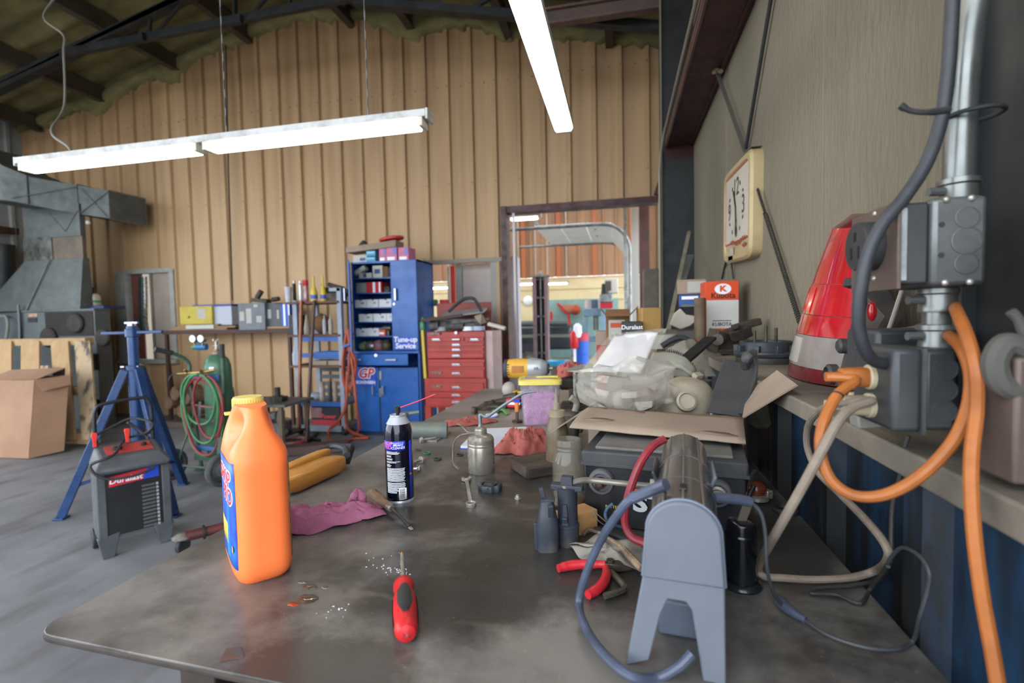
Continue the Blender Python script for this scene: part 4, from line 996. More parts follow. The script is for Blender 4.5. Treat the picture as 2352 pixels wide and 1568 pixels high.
for i,(lab,pts,r_,m_) in enumerate((
    ('blue wire stub curling up in front of the battery',[at(1408,1156,y=.98),at(1393,1170,y=.98),at(1392,1190,y=.97),at(1412,1206,z=ZT+.02),at(1440,1212,z=ZT+.012)],.0032,mat('wire_blue','#39506b',.5)),
    ('thin bare wire sticking up in front of the battery',[at(1361,1172,y=.97),at(1375,1196,y=.97),at(1400,1212,z=ZT+.012)],.0011,DSTEEL),
    ('second thin bare wire leaning in front of the battery',[at(1363,1173,y=.98),at(1390,1196,y=.98),at(1412,1210,z=ZT+.012)],.0011,mat('wire_tan','#7d6a55',.5)),
    ('black cable lying along the foot of the battery',[at(1333,1208,z=ZT+.006),at(1390,1220,z=ZT+.006),at(1440,1240,z=ZT+.006),at(1480,1256,z=ZT+.006)],.0052,RUB),
    ('twisted brown wire scrap behind the plastic baggy',[at(1340,1228,z=ZT+.008),at(1352,1216,z=ZT+.014),at(1372,1222,z=ZT+.012),at(1392,1228,z=ZT+.01)],.0035,mat('wire_brown','#564a40',.7)))):
    S('wire',lab,'wire',MB().tube(pts,r_,8,5),m_,'wire scraps by the battery')
# ---- black pump oiler bottle
c = at(1700,1350,z=ZT)
t = T('oiler_bottle','small glossy black metal oiler with screw neck, right of the grey unit','oiler',(c.x+.004,c.y+.012,ZT))
GB = mat('gloss_black','#15181d',.2,.4,c2='#2c3036',sc=8,lo=.45,hi=.7,dust=.12,coat=.3)
part('base',MB().lathe([(.0315,0),(.0325,.003),(.030,.007),(.026,.010)],32),GB,t)
part('body',MB().lathe([(.0225,.008),(.0235,.012),(.0235,.080),(.0245,.081),(.0245,.084),(.0225,.087)],32),GB,t,ang=30)
part('screw_neck',MB().lathe([(.0225,.086),(.0235,.089),(.0218,.092),(.0230,.095),(.0212,.098),(.0220,.101),(.0195,.105),(.010,.107),(.001,.107)],28),GB,t,ang=60)
part('lever',MB().box((.004,-.006,.121),(.014,.003,.040),(.2,.25,0)),mat('lever_tan','#7b7465',.5,.5,c2='#5d574c',sc=12),t,bev=.001)
part('stem',MB().tube([(.004,.006,.105),(.012,.01,.135),(.022,.012,.16)],.004,8),GB,t)
# ---- amber marker lamp and black cap behind it
c = at(1738,1150,z=ZT)
t = T('marker_lamp','small amber marker lamp with chrome base lying right of the battery','lamp',(c.x,c.y,ZT),.5)
part('lens',MB().ell((0,0,.028),(.022,.020,.020),18),mat('amber_dark','#7c3a2a',.2,trans=.3),t)
part('base',MB().lathe([(.024,.004),(.027,.006),(.027,.014),(.02,.017)],24),STEEL,t)
part('bracket',MB().box((.024,-.004,.016),(.016,.024,.020)),STEEL,t,bev=.002)
part('pigtail',MB().tube([(-.014,.006,.036),(-.010,.004,.060),(-.002,.002,.074)],.005,8),RUB,t)
ring('cap_ring','open black plastic cap lying near the blue wall',1803,1170,.0205,.006,RUB,None)
# ---- notepad / papers behind the oil can
p4 = [at(1058,1030,z=ZT),at(1196,1034,z=ZT),at(1216,985,z=ZT),at(1098,990,z=ZT)]
mb = MB().add([Vector((p.x,p.y,ZT+.0)) for p in p4]+[Vector((p.x,p.y,ZT+.010)) for p in p4],[(3,2,1,0),(4,5,6,7),(0,1,5,4),(1,2,6,5),(2,3,7,6),(3,0,4,7)])
t = T('paper_pad','white ruled paper pad lying behind the oil can','notepad',(p4[0]+p4[2])/2)
part('pad',mb,mat('pad_white','#d0d3da',.8,c2='#c2c5ce',sc=6),t,w=True)
part('cover',MB().add([Vector((p.x,p.y,ZT+z)) for z in (-.0,.002) for p in [cq+(cq-(p4[0]+p4[2])/2)*.03 for cq in p4]],[(3,2,1,0),(4,5,6,7),(0,1,5,4),(1,2,6,5),(2,3,7,6),(3,0,4,7)]),mat('pad_blue','#3646a8',.6),t,w=True)
m = MB()
for k in range(16):
    f = .08+.85*k/16; a_ = p4[0].lerp(p4[3],f); b_ = p4[1].lerp(p4[2],f); a2 = a_.lerp(b_,.06); b2 = a_.lerp(b_,.94)
    m.bar(Vector((a2.x,a2.y,ZT+.0102)),Vector((b2.x,b2.y,ZT+.0102)),.0008,.0004)
part('ruling',m,mat('rule_blue','#8f97b4',.8),t,w=True,kind='stuff')
# ---- tub of pink pegs with yellow lid
c = at(1238,976,z=ZT)
t = T('plastic_tub','clear plastic tub full of pink pins with a yellow lid','tub',(c.x,c.y+.05,ZT),.16)
hb,ht,hh = .070,.083,.168
CLP = mat('clear_tub','#cfc8d2',.12,alpha=.2,c2='#bdb4c2',sc=4,ior=1.3)
part('shell',MB().loft([rings_rect(hb,hb*.9,.001,32,8),rings_rect(hb+.001,hb*.9,.008,32,8),rings_rect(ht,ht*.9,hh,32,8)],cap=False),CLP,t,solid=.0015)
YL2 = mat('lid_yellow','#d8c765',.45,c2='#cdbb58',sc=7)
lidp = part('lid',MB().loft([rings_rect(ht+.002,ht*.9+.002,hh-.002,32,8),rings_rect(ht+.006,ht*.9+.006,hh,32,8),rings_rect(ht+.006,ht*.9+.006,hh+.016,32,8),rings_rect(ht-.002,ht*.9-.002,hh+.021,32,8),rings_rect(ht-.014,ht*.9-.014,hh+.020,32,8)]),YL2,t)
part('lid_strip',MB().box((.03,-.02,hh+.026),(.10,.012,.004),(0,-.06,-.5)),YL2,lidp,bev=.001)
part('lid_panel',MB().box((-.01,0,hh+.0205),(.11,.11,.003)),mat('lid_dusty','#b5a994',.7,c2='#a3977f',sc=9),lidp,bev=.001)
m = MB(); m2 = MB(); r2 = random.Random(5)
for k in range(420):
    z = .006+.125*r2.random()**.9; w_ = hb+(ht-hb)*z/hh-.006
    s_ = r2.choice((-1,1)); 
    if r2.random() < .65: px_,py_ = r2.uniform(-w_,w_)*.9,-w_*.9+r2.uniform(.0,.01)
    elif r2.random() < .5: px_,py_ = w_*s_-s_*r2.uniform(0,.01),r2.uniform(-w_,w_)*.85
    else: px_,py_ = r2.uniform(-w_,w_)*.85,r2.uniform(-w_,w_)*.8; z = max(z,.09)
    a = r2.uniform(0,PI); L_ = r2.uniform(.010,.022); dz = math.sin(a)*L_; dx = math.cos(a)*L_
    if abs(px_) > w_*.93: d_ = Vector((0,dx,dz))
    else: d_ = Vector((dx,r2.uniform(-.004,.004),dz))
    p_ = Vector((px_,py_,z)); a_ = p_-d_; b_ = p_+d_
    for q_ in (a_,b_):
        lim = w_-.004; q_.x = max(-lim,min(lim,q_.x)); q_.y = max(-lim*.9,min(lim*.9,q_.y)); q_.z = max(.004,q_.z)
    (m2 if k % 40 == 0 else m).cyl(a_,b_,.0026,n=6)
m.loft([rings_rect(hb-.014,(hb-.014)*.9,.003,16,6),rings_rect(hb-.006,(hb-.008)*.9,.115,16,6)])
part('pink_pins',m,mat('pin_pink','#d383c4',.4,c2='#9a5290',sc=60),t,kind='stuff'); part('blue_pins',m2,mat('pin_blue','#5f9cc4',.45),t,kind='stuff')
# ---- impact wrench standing behind the tub
c = at(1213,846,y=2.42); sc_ = 1.0
t = T('impact_wrench','yellow and black cordless impact wrench with silver nose','power tool',(c.x,2.42,ZT),0)
zc2 = c.z-ZT
DY = mat('tool_yellow','#d2a23c',.45,c2='#c39232',sc=8); DB = mat('tool_black','#33343a',.6); SV = mat('cast_silver','#aeb1b3',.38,.3,c2='#979b9d',sc=12)
def rx(y_,z_): return lambda x: [(x,y_*math.cos(2*PI*i/20),zc2+z_*math.sin(2*PI*i/20)) for i in range(20)]
part('motor_housing',MB().loft([rx(.030,.036)(-.112),rx(.038,.046)(-.104),rx(.040,.050)(-.06),rx(.040,.050)(-.005),rx(.038,.048)(.008)]),DY,t,ang=50)
part('rear_bumper',MB().loft([rx(.024,.030)(-.125),rx(.036,.045)(-.119),rx(.040,.049)(-.106),rx(.038,.046)(-.100)]),DB,t,ang=50)
part('gear_case',MB().loft([rx(.041,.051)(.004),rx(.042,.053)(.02),rx(.041,.050)(.06),rx(.032,.038)(.092),rx(.022,.026)(.100)]),SV,t,ang=50)
part('front_ring',MB().loft([rx(.024,.027)(.098),rx(.022,.024)(.106)]),DB,t)
part('anvil',MB().cyl((.104,0,zc2),(.128,0,zc2),.011,n=12).box((.135,0,zc2),(.018,.014,.014)),DSTEEL,t)
part('handle',MB().loft([[(x_*s1+xo,y_*s1,z_) for x_,y_,_ in rings_rect(.026,.018,0,16,3)] for z_,s1,xo in ((zc2-.035,1.25,-.012),(zc2-.06,1.05,-.018),(zc2-.10,1.0,-.026),(.066,1.05,-.033))]),DB,t)
part('grip_panel',MB().box((-.008,-.017,zc2-.052),(.048,.006,.035)),DY,t,bev=.003)
part('trigger',MB().box((.016,0,zc2-.068),(.014,.018,.028),(0,.2,0)),DB,t,bev=.003)
part('battery_pack',MB().bb(-.085,.035,-.036,.036,0,.066),DB,t,bev=.008)
part('pack_foot',MB().bb(-.075,.030,-.034,.034,.058,.074),DY,t,bev=.004)
for k in range(5): part('vent',MB().box((-.098+.0,-.036,zc2-.026+k*.012),(.014,.006,.005)),DB,t)
text('XR',.019,DB,t,face_m((.048,-.0435,zc2+.004),(0,-1,0)),.001)
part('print_panel',MB().box((-.045,-.0398,zc2),(.062,.0012,.034)),mat('print_ochre','#a8762c',.5,c2='#8d5f24',sc=60),t)
part('print_stripe',MB().box((-.05,-.0406,zc2-.004),(.045,.001,.004)),RB,t)
# ---- pipe fitting and other things along the left edge
a = at(955,984,z=.935); b = at(1014,985,z=.93); 
t = T('steel_pipe','short rusty steel pipe with a side arm behind the spray can','pipe',(a.x,a.y,ZT),0)
PV = mat('patina_pipe','#77776b',.6,.3,c2='#5e6a6b',sc=8,lo=.4,hi=.6)
mb = MB(); d_ = (b-a).normalized(); M_ = face_m((a.x-.10*d_.x,a.y-.10*d_.y,ZT+.034),d_)
part('tube',MB().lathe([(.030,0),(.033,.002),(.033,.20),(.0345,.205),(.0345,.216),(.028,.217),(.028,.01)],28,M_,cap=False),PV,t,w=True)
part('side_arm',MB().cyl(at(905,954,y=1.70),at(963,946,y=1.72),.0065,n=10),PV,t,w=True)
part('boss',MB().cyl((a.x-.045,a.y,ZT+.05),(a.x-.045,a.y,ZT+.095),.016,n=14),PV,t,w=True)
S('flat_bracket','flat steel bracket lying in front of the pipe','bracket',slab('x',[at(975,1012,z=ZT+.003),at(1003,1013,z=ZT+.003),at(1035,992,z=ZT+.003),at(1024,987,z=ZT+.003),at(998,1005,z=ZT+.003),at(975,1006,z=ZT+.003)],.005,None),DSTEEL)
# varnished wooden handles in a black frame hanging over the left edge
t = T('wooden_stock','pair of varnished wooden grips in a black frame on the left bench edge','tool handles',(-.80,1.22,ZT))
VW = mat('varnished_wood','#bd8238',.35,c2='#955f26',sc=10,st=(1,.3,1),coat=.4)
def bar_loft(p,q,w0,w1,h,nm):
    p = Vector(p); q = Vector(q); m = MB(); d = (q-p); rr = []
    sd = Vector((d.y,-d.x,0)).normalized()
    for k in range(7):
        u = k/6; c_ = p.lerp(q,u); w_ = (w0+(w1-w0)*u)*(.75 if k in (0,6) else 1); h_ = h*(.8 if k in (0,6) else 1)
        rr.append([c_+sd*(w_*math.copysign(abs(math.cos(a))**.4,math.cos(a)))+Vector((0,0,h_*math.copysign(abs(math.sin(a))**.4,math.sin(a)))) for a in np.linspace(0,2*PI,17)[:-1]])
    part(nm,m.loft(rr),VW,t,w=True,ang=60)
bar_loft(at(640,1118,z=ZT+.027),at(778,1060,z=ZT+.027),.038,.034,.024,'grip')
bar_loft(at(650,1083,z=ZT+.045),at(752,1038,z=ZT+.045),.018,.016,.014,'grip')
part('frame',MB().tube([at(655,1070,z=ZT+.04),at(735,1034,z=ZT+.05),at(765,1024,z=ZT+.055),at(790,1030,z=ZT+.05),at(797,1045,z=ZT+.045)],.010,8),mat('frame_black','#3d4046',.5,.3),t,w=True)
part('end_pad',MB().bar(at(793,1062,z=ZT+.012),at(806,1022,z=ZT+.055),.02,.03),RUB,t,w=True,bev=.004)
S('paper_scrap','torn white paper scrap under the varnished grips','scrap',slab('x',[at(684,1122,z=ZT+.004),at(697,1122,z=ZT+.004),at(708,1108,z=ZT+.012),at(703,1105,z=ZT+.012),at(694,1116,z=ZT+.008)],.0015,None),mat('pad_white',''))
# little spilled puddles
def puddle(lab,px,py,rx_,ry_,seed,m_):
    c = at(px,py,z=ZT); n = 26
    pts = [(c.x+rx_*math.cos(a)*(1+.5*fbm(math.cos(a)*1.5+seed,math.sin(a)*1.5)),c.y+ry_*math.sin(a)*(1+.5*fbm(math.cos(a)*1.5,math.sin(a)*1.5+seed))) for a in np.linspace(0,2*PI,n+1)[:-1]]
    m = MB(); cx_ = Vector((c.x,c.y,ZT+.0016)); m.loft([[(x,y,ZT+.0002) for x,y in pts],[(c.x+(x-c.x)*.85,c.y+(y-c.y)*.85,ZT+.0014) for x,y in pts],[(c.x+(x-c.x)*.2,c.y+(y-c.y)*.2,ZT+.0018) for x,y in pts]])
    S('puddle',lab,'puddle',m,m_,'drops on the bench',ang=80)
OIL = mat('spilled_fluid','#4a3f33',.04,spec=.8,coat=.6)
for lab,px,py,rx_,ry_,sd in (('largest spilled drop in front of the orange jug',704,1376,.018,.013,1),('round spilled drop beside the orange jug',711,1347,.012,.008,2),('thin spilled streak nearest the orange jug foot',694,1337,.011,.003,3),('tiny spilled drop right of the others by the jug',748,1350,.006,.003,4)):
    puddle(lab,px,py,rx_,ry_,sd,OIL)
puddle('orange tinted drop left of the spilled fluid',672,1388,.010,.005,6,mat('orange_fluid','#9a3c1c',.1))
m = MB(); r2 = random.Random(12)
WP = mat('white_grit','#c9c9cc',.9)
for (cx_,cy_,sp_,n) in ((900,1310,.012,26),(930,1315,.008,14),(768,1410,.02,12),(880,1290,.03,14)):
    c = at(cx_,cy_,z=ZT)
    for k in range(n): m.ell((c.x+r2.gauss(0,sp_),c.y+r2.gauss(0,sp_*.6),ZT+.0008),(r2.uniform(.0005,.0019),r2.uniform(.0005,.0014),.0008),6)
S('white_grit','white powdery grit scattered by the screwdriver tip','grit',m,WP,kind='stuff')
S('tape_patch','torn dark tape patch stuck near the front of the bench','tape',slab('x',[at(505,1518,z=ZT+.001),at(520,1490,z=ZT+.001),at(552,1485,z=ZT+.0014),at(560,1508,z=ZT+.001)],.0015,None),mat('tape_grey','#4d4a4e',.6,c2='#6a4436',sc=30))
# ================================================================ RIGHT WALL AND LEDGE
ZL = 1.150
GBOX = mat('box_grey','#6d7070',.45,.5,c2='#4c4f50',sc=6,dust=.1)
GBOX2 = mat('box_grey_dark','#3c3f42',.5,.3,c2='#4a4c4e',sc=7,dust=.1)
BRP = mat('plate_brown','#5a4c46',.5,.2,c2='#6b5c52',sc=5)
IVORY = mat('ivory_plastic','#b5a88c',.5,c2='#a0937a',sc=8)
YB = .690     # camera side of the junction boxes
def zat(py,px=2200,y=YB): return at(px,py,y=y).z
# ---- upper junction box with heavy receptacle
x0 = at(2140,550,y=YB).x; x1 = at(2270,550,y=YB).x; z0 = zat(656); z1 = zat(449)
jb = T('junction_box','upper grey steel junction box with round black receptacle on its side','electrical box',((x0+x1)/2,YB+.055,z0))
part('body',MB().bb(x0,x1,YB,YB+.11,z0,z1),GBOX,jb,w=True,bev=.006)
part('extension_ring',MB().bb(x0-.032,x0-.001,YB+.004,YB+.108,z0+.004,z1-.004),GBOX2,jb,w=True,bev=.003)
part('bright_band',MB().bb(x0-.033,x0-.024,YB+.002,YB+.110,z0+.008,z1-.010),mat('band_bright','#a9adaf',.4,.2,c2='#8d9193',sc=30),jb,w=True,bev=.001)
part('cover_plate',MB().bb(x0-.0375,x0-.033,YB-.004,YB+.118,z0-.002,z1-.001),BRP,jb,w=True,bev=.001)
for cz,r_ in ((z1-.026,.0125),((z0+z1)/2,.0160),(z0+.026,.0125)):
    part('knockout',MB().lathe([(r_,0),(r_*1.02,.0012),(r_*.94,.0014),(r_*.92,.0006),(.001,.0006)],28,face_m(((x0+x1)/2+.007,YB,cz),(0,-1,0))),GBOX,jb,w=True)
for cz in ((z0+z1)/2+.020,(z0+z1)/2-.016): part('screw_hole',MB().cyl((x0+.010,YB+.002,cz),(x0+.010,YB-.0008,cz),.0032,n=12),RUB,jb,w=True)
for cx_ in (x0+.014,x1-.018):
    for cz in (z0+.004,z1-.004): part('screw',MB().ell((cx_,YB-.001,cz),(.004,.003,.004),10),STEEL,jb,w=True)
rcx = x0-.037; rc = Vector((rcx,YB+.052,(z0+z1)/2+.004))
part('receptacle',MB().lathe([(.0315,0),(.0315,.020),(.030,.023),(.001,.0232)],36,face_m(rc,(-1,0,0))),RUB,jb,w=True)
for dy,dz,wy,hz in ((0,.013,.006,.012),(-.010,-.008,.004,.016),(.010,-.008,.004,.016)):
    part('slot',MB().box((rcx-.0232,rc.y+dy,rc.z+dz),(.0015,wy,hz)),mat('slot_black','#0c0c0d',.8),jb,w=True)
for dz in (.042,-.042): part('screw',MB().ell((rcx,rc.y,rc.z+dz),(.003,.004,.004),10),STEEL,jb,w=True)
# ---- conduit above and between
CDT = mat('conduit_silver','#7b7e7c',.35,.75,c2='#626564',sc=5,dust=.1)
cxm = at(2205,440,y=YB+.05).x
S('conduit','upper grey steel conduit rising from the junction box to the ceiling','conduit',MB().tube([(cxm-.002,YB+.05,z1+.03),(cxm-.001,YB+.05,z1+.10),(cxm+.004,YB+.05,z1+.20),(cxm+.016,YB+.05,z1+.30),(cxm+.019,YB+.05,z1+.45),(cxm+.019,YB+.05,z1+1.4)],.0165,18,6),CDT,'conduits')
def coupling(lab,X,z,up=1):
    t = T('conduit_coupling',lab,'coupling',(X,YB+.05,z),0,'conduit couplings')
    part('sleeve',MB().lathe([(.020,0),(.0205,.003),(.0195,.006),(.0195,.022),(.022,.024),(.022,.030),(.0185,.031)],24),CDT,t)
    part('clamp_screw',MB().cyl((-.018,-.004,.016),(-.036,-.006,.016),.0055,n=10),GBOX,t)
coupling('coupling on top of the upper junction box',cxm-.002,z1-.001)
xl = at(2152,720,y=YB+.05).x; zb1 = zat(800,2150)
coupling('coupling under the upper junction box',xl,z0-.031)
coupling('coupling on top of the lower outlet box',xl,zb1-.003)
S('conduit','short grey conduit joining the two electrical boxes','conduit',MB().cyl((xl,YB+.05,zb1+.028),(xl,YB+.05,z0-.031),.0150,n=20),CDT,'conduits')
# ---- lower outlet box
a0 = at(2122,900,y=YB).x; a1 = at(2200,900,y=YB).x; q0 = zat(990,2150); q1 = zat(802,2150)
ob = T('outlet_box','lower dark outlet box with an orange and an ivory plug in it','electrical box',((a0+a1)/2,YB+.05,q0))
part('body',MB().bb(a0,a1,YB,YB+.105,q0,q1),GBOX2,ob,w=True,bev=.006)
part('cover_plate',MB().bb(a0-.034,a0-.001,YB-.002,YB+.108,q0-.003,q1+.002),GBOX2,ob,w=True,bev=.007)
part('edge_seam',MB().bb(a0-.003,a0+.001,YB-.004,YB+.110,q0-.004,q1+.001),GBOX,ob,w=True)
for f in (.24,.5,.76):
    part('knockout',MB().lathe([(.0135,0),(.0138,.0012),(.0125,.0014),(.0122,.0006),(.001,.0006)],24,face_m(((a0+a1)/2+.004,YB,q0+(q1-q0)*f),(0,-1,0))),GBOX2,ob,w=True)
zp1 = at(2095,866,y=YB+.05).z; zp2 = at(2095,932,y=YB+.05).z; xf = a0-.034
for z_ in (zp1,zp2): part('outlet_face',MB().lathe([(.0165,0),(.0165,.005),(.015,.007),(.001,.007)],28,face_m((xf,YB+.05,z_),(-1,0,0))),IVORY,ob,w=True)
# ---- cords
ORC = mat('cord_orange','#a9622b',.55,c2='#8c4f22',sc=14,dust=.1)
def plug(parent,z,m,dx=-.007):
    X = xf+dx
    part('plug',MB().loft([[(X-u,YB+.05+y_*k,z+z_*k) for y_,z_,_ in rings_rect(.0125,.0125,0,16,4)] for u,k in ((0,1.0),(.004,1.05),(.022,1.0),(.030,.9),(.032,.55),(.048,.48))]),m,parent,w=True,ang=40)
    return Vector((X-.046,YB+.05,z))
t = T('extension_cord','bright orange extension cord looping from the upper outlet','cord',(xf,YB+.05,zp1))
e = plug(t,zp1,ORC)
pp = [e,at(1965,872,y=.725),at(1925,905,y=.71),at(1893,965,y=.69),at(1884,1030,y=.68),at(1905,1095,y=.67),at(1950,1133,y=.66),at(2010,1140,y=.65),at(2075,1118,y=.64),at(2140,1070,y=.635),at(2195,1005,y=.632),at(2225,930,y=.632),at(2230,860,y=.64),at(2212,805,y=.66),at(2185,775,y=.70),at(2165,760,y=.80)]
part('cable',MB().tube(pp,.0066,10,8),ORC,t,w=True)
part('ring_mark',MB().tube(pp[2:3]+[pp[2]+(pp[3]-pp[2])*.06],.0071,10,2),RUB,t,w=True)
pp = [at(2186,690,y=.80),at(2200,720,y=.68),at(2222,775,y=.63),at(2241,850,y=.61),at(2243,940,y=.61),at(2232,1040,y=.60),at(2231,1130,y=.59),at(2240,1250,y=.58),at(2258,1380,y=.57),at(2280,1500,y=.56),at(2300,1620,y=.55),at(2330,1800,y=.54)]
S('extension_cord','dusty orange cord hanging straight down at the right edge','cord',MB().tube(pp,.0066,10,8),ORC)
t = T('appliance_cord','dirty ivory cord looping from the lower outlet onto the bench','cord',(xf,YB+.05,zp2))
IVC = mat('cord_ivory','#8a7d70',.6,c2='#6d6258',sc=14)
e = plug(t,zp2,IVORY)
pp = [e,at(2000,920,y=.72),at(1960,935,y=.70),at(1925,968,y=.68),at(1890,1030,y=.67),at(1850,1105,y=.68),at(1805,1185,y=.70),at(1765,1255,y=.75),at(1743,1298,z=ZT+.03),at(1752,1322,z=ZT+.008),at(1800,1327,z=ZT+.006),at(1880,1331,z=ZT+.006),at(1960,1325,z=ZT+.012),at(2015,1308,z=ZT+.03),at(2040,1280,x=.37),at(2030,1245,x=.365),at(1985,1190,x=.36),at(1930,1135,x=.355),at(1880,1085,x=.35),at(1855,1030,x=.34),at(1856,980,x=.335),at(1880,945,x=.33),at(1915,930,x=.33),at(1950,928,y=.78)]
part('cable',MB().tube(pp,.0060,10,8),IVC,t,w=True)
part('end_plug',MB().tube([at(1930,925,y=.80),at(1965,918,y=.80),at(2000,912,y=.80),at(2030,910,y=.80)],[.007,.012,.0135,.013,.011],12,5),IVORY,t,w=True)
part('power_strip',MB().bar(at(1960,965,y=.80),at(2090,955,y=.80),.03,.02),mat('strip_grey','#8b8780',.6),t,w=True,bev=.003)
part('red_switch',MB().box(at(2025,905,y=.79),(.022,.014,.010)),REDP,t,w=True,bev=.002)
BKC = mat('cord_black','#2d2c2b',.6,c2='#3c3a37',sc=20)
S('black_lead','thin black cord hanging behind the loops down to the bench','cord',MB().tube([at(2087,1000,x=.385),at(2075,1040,x=.38),at(2068,1090,x=.378),at(2050,1160,x=.376),at(2047,1220,x=.374),at(2042,1290,x=.372),at(2000,1350,z=ZT+.006),at(1975,1385,z=ZT+.005),at(1920,1365,z=ZT+.005),at(1862,1362,z=ZT+.005),at(1880,1350,z=ZT+.006),at(1950,1345,z=ZT+.006),at(2020,1330,z=ZT+.012),at(2040,1300,x=.371)],.0030,8,6),BKC)
pp = [at(2190,-40,y=.70),at(2185,60,y=.70),at(2178,160,y=.70),at(2163,270,y=.70),at(2130,370,y=.695),at(2080,450,y=.69),at(2030,510,y=.685),at(1995,580,y=.68),at(1978,660,y=.68),at(1972,740,y=.685),at(1985,800,y=.69),at(2010,830,y=.70),at(2050,838,y=.715),at(2075,845,y=.73)]
S('heavy_cable','thick black cable curving down from the conduit in front of the tail light','cable',MB().tube(pp,.0075,12,8),mat('cable_black','#2a2c31',.5,c2='#3a3d44',sc=12))
t = T('cable_tie','black cable tie round the conduit with its long tail sticking out','cable tie',at(2200,245,y=.70))
part('loop',MB().tube([Vector((cxm+.016+.028*math.cos(a)-.006,YB+.045+.028*math.sin(a),at(2200,245,y=.70).z)) for a in np.linspace(0,2*PI,13)[:-1]],.0028,8,3,True),RUB,t,w=True)
part('tail',MB().tube([at(2180,252,y=.665),at(2130,258,y=.66),at(2090,254,y=.66),at(2068,242,y=.66)],[.004,.0032,.003,.004],8,4),RUB,t,w=True)
# lighter pair of boxes at the frame edge
S('wall_switch','brown box partly cut off at the right edge on the ledge','box',MB().box(at(2345,830,y=.60)+Vector((.05,.02,-.06)),(.12,.06,.13)),BRP,bev=.004)
S('grey_hose','loop of grey hose at the right edge beside the black column','hose',MB().tube([at(2352,800,y=.60),at(2310,790,y=.60),at(2285,830,y=.60),at(2300,880,y=.60),at(2352,900,y=.60),at(2400,890,y=.60)],.0115,10,6),mat('hose_grey','#4b4a46',.7))
S('hook_wire','bent grey wire above the brown box at the right edge','wire',MB().tube([at(2322,715,y=.62),at(2340,735,y=.62),at(2352,765,y=.62),at(2370,800,y=.62)],.005,8),mat('hose_grey',''))

# ---- tail light leaning on the ledge
def tail():
    b0 = at(1818,852,z=ZL+.004); b1 = at(1925,888,z=ZL+.004)
    bx = b1-b0
    top0 = at(1945,492,y=1.42); top1 = at(2022,488,y=1.20)
    # guard against odd depths: keep it leaning towards the wall
    t = T('tail_light','tall red and clear vehicle tail light leaning on the ledge','tail light',((b0.x+b1.x)/2,(b0.y+b1.y)/2,ZL))
    RL = mat('lens_red','#c01c26',.1,c2='#a0141c',sc=6,coat=.8); CL = mat('lens_clear','#a39a94',.15,c2='#8b807a',sc=7,trans=.25,coat=.5)
    DR = mat('lens_dark_red','#6b1a20',.25,c2='#4e2427',sc=8,coat=.4)
    side = bx.normalized(); out = Vector((-side.y,side.x,0)) 
    if out.dot(CAM-b0) < 0: out = -out
    def sec(v,dep):
        a = b0.lerp(top0,v)-side*.045*math.sin(PI*v**.8); b = b1.lerp(top1,v)
        if v > .9: k = (v-.9)/.1; s_ = 1-.28*k*k; mid = a.lerp(b,.55); a = mid.lerp(a,s_); b = mid.lerp(b,s_)
        r = []
        n = 14
        for i in range(n+1):
            u = i/n; p = a.lerp(b,u); bul = dep*(1-abs(2*u-1)**2.6)*(1 if v < .93 else max(.15,1-(v-.93)/.07*.8))
            r.append(p+out*bul)
        r += [b-out*.006,a-out*.006]
        return r
    def span(v0,v1,n=6): return [sec(v0+(v1-v0)*k/n,.045) for k in range(n+1)]
    part('bottom_strip',MB().loft(span(0,.09,3)),DR,t,w=True,ang=40)
    part('clear_lens',MB().loft(span(.092,.30)),CL,t,w=True,ang=40)
    part('lower_red_lens',MB().loft(span(.303,.43)),RL,t,w=True,ang=40)
    part('middle_red_lens',MB().loft(span(.434,.62)),RL,t,w=True,ang=40)
    part('upper_red_lens',MB().loft(span(.623,.93)),RL,t,w=True,ang=40)
    part('top_cap',MB().loft(span(.931,1.0,5)),DR,t,w=True,ang=40)
    for v0,v1 in ((.45,.60),(.11,.28)):
        part('reflector',MB().loft([[p+out*.002 for p in sec(v,.045)][3:8]+[p-out*.001 for p in sec(v,.045)][3:8][::-1] for v in (v0,v1)]),mat('reflector_red','#d01c24',.1,coat=.5) if v0 > .3 else mat('reflector_clear','#bdb6ae',.1,coat=.5),t,w=True)
    # black housing seen edge on towards the right
    h0_ = b1; h1_ = at(1985,872,z=ZL+.006)
    HB = mat('housing_black','#2d2c2d',.55,c2='#464341',sc=12,dust=.1)
    def hs(v):
        a = b1.lerp(top1,v); b = at(1935+(2085-1935)*v,885+(640-885)*min(1,v),y=1.02+.14*v)
        return [a+out*.004,a+(b-a)*.5+out*.012,b,b-out*.03,a-out*.035]
    part('housing',MB().loft([hs(v) for v in (0,.05,.2,.35,.5,.65)]),HB,t,w=True,ang=25)
    part('socket',MB().lathe([(.022,0),(.022,.015),(.016,.02),(.014,.012),(.001,.012)],20,face_m(hs(.09)[1]+out*.004,out)),HB,t,w=True)
    part('socket',MB().lathe([(.016,0),(.016,.014),(.011,.018),(.001,.018)],18,face_m(hs(.30)[1]+out*.004,out)),HB,t,w=True)
    part('bulb_lens',MB().ell(at(2003,715,y=1.0),(.008,.006,.018),12),mat('bulb_red','#a31a22',.2,coat=.5),t,w=True)
    part('wiring',MB().tube([at(1965,650,y=1.0),at(1985,690,y=1.0),at(1975,740,y=1.0),at(1985,790,y=1.0),at(1960,830,y=1.02)],.005,8),RUB,t,w=True)
    part('connector',MB().box(at(1962,652,y=1.0),(.028,.02,.016),(0,.3,.3)),RUB,t,w=True,bev=.002)
    part('edge_strip',MB().tube([at(2075,655,y=1.12),at(2040,760,y=1.08),at(1995,880,y=1.03)],.004,8),mat('strip_grey',''),t,w=True)
tail()
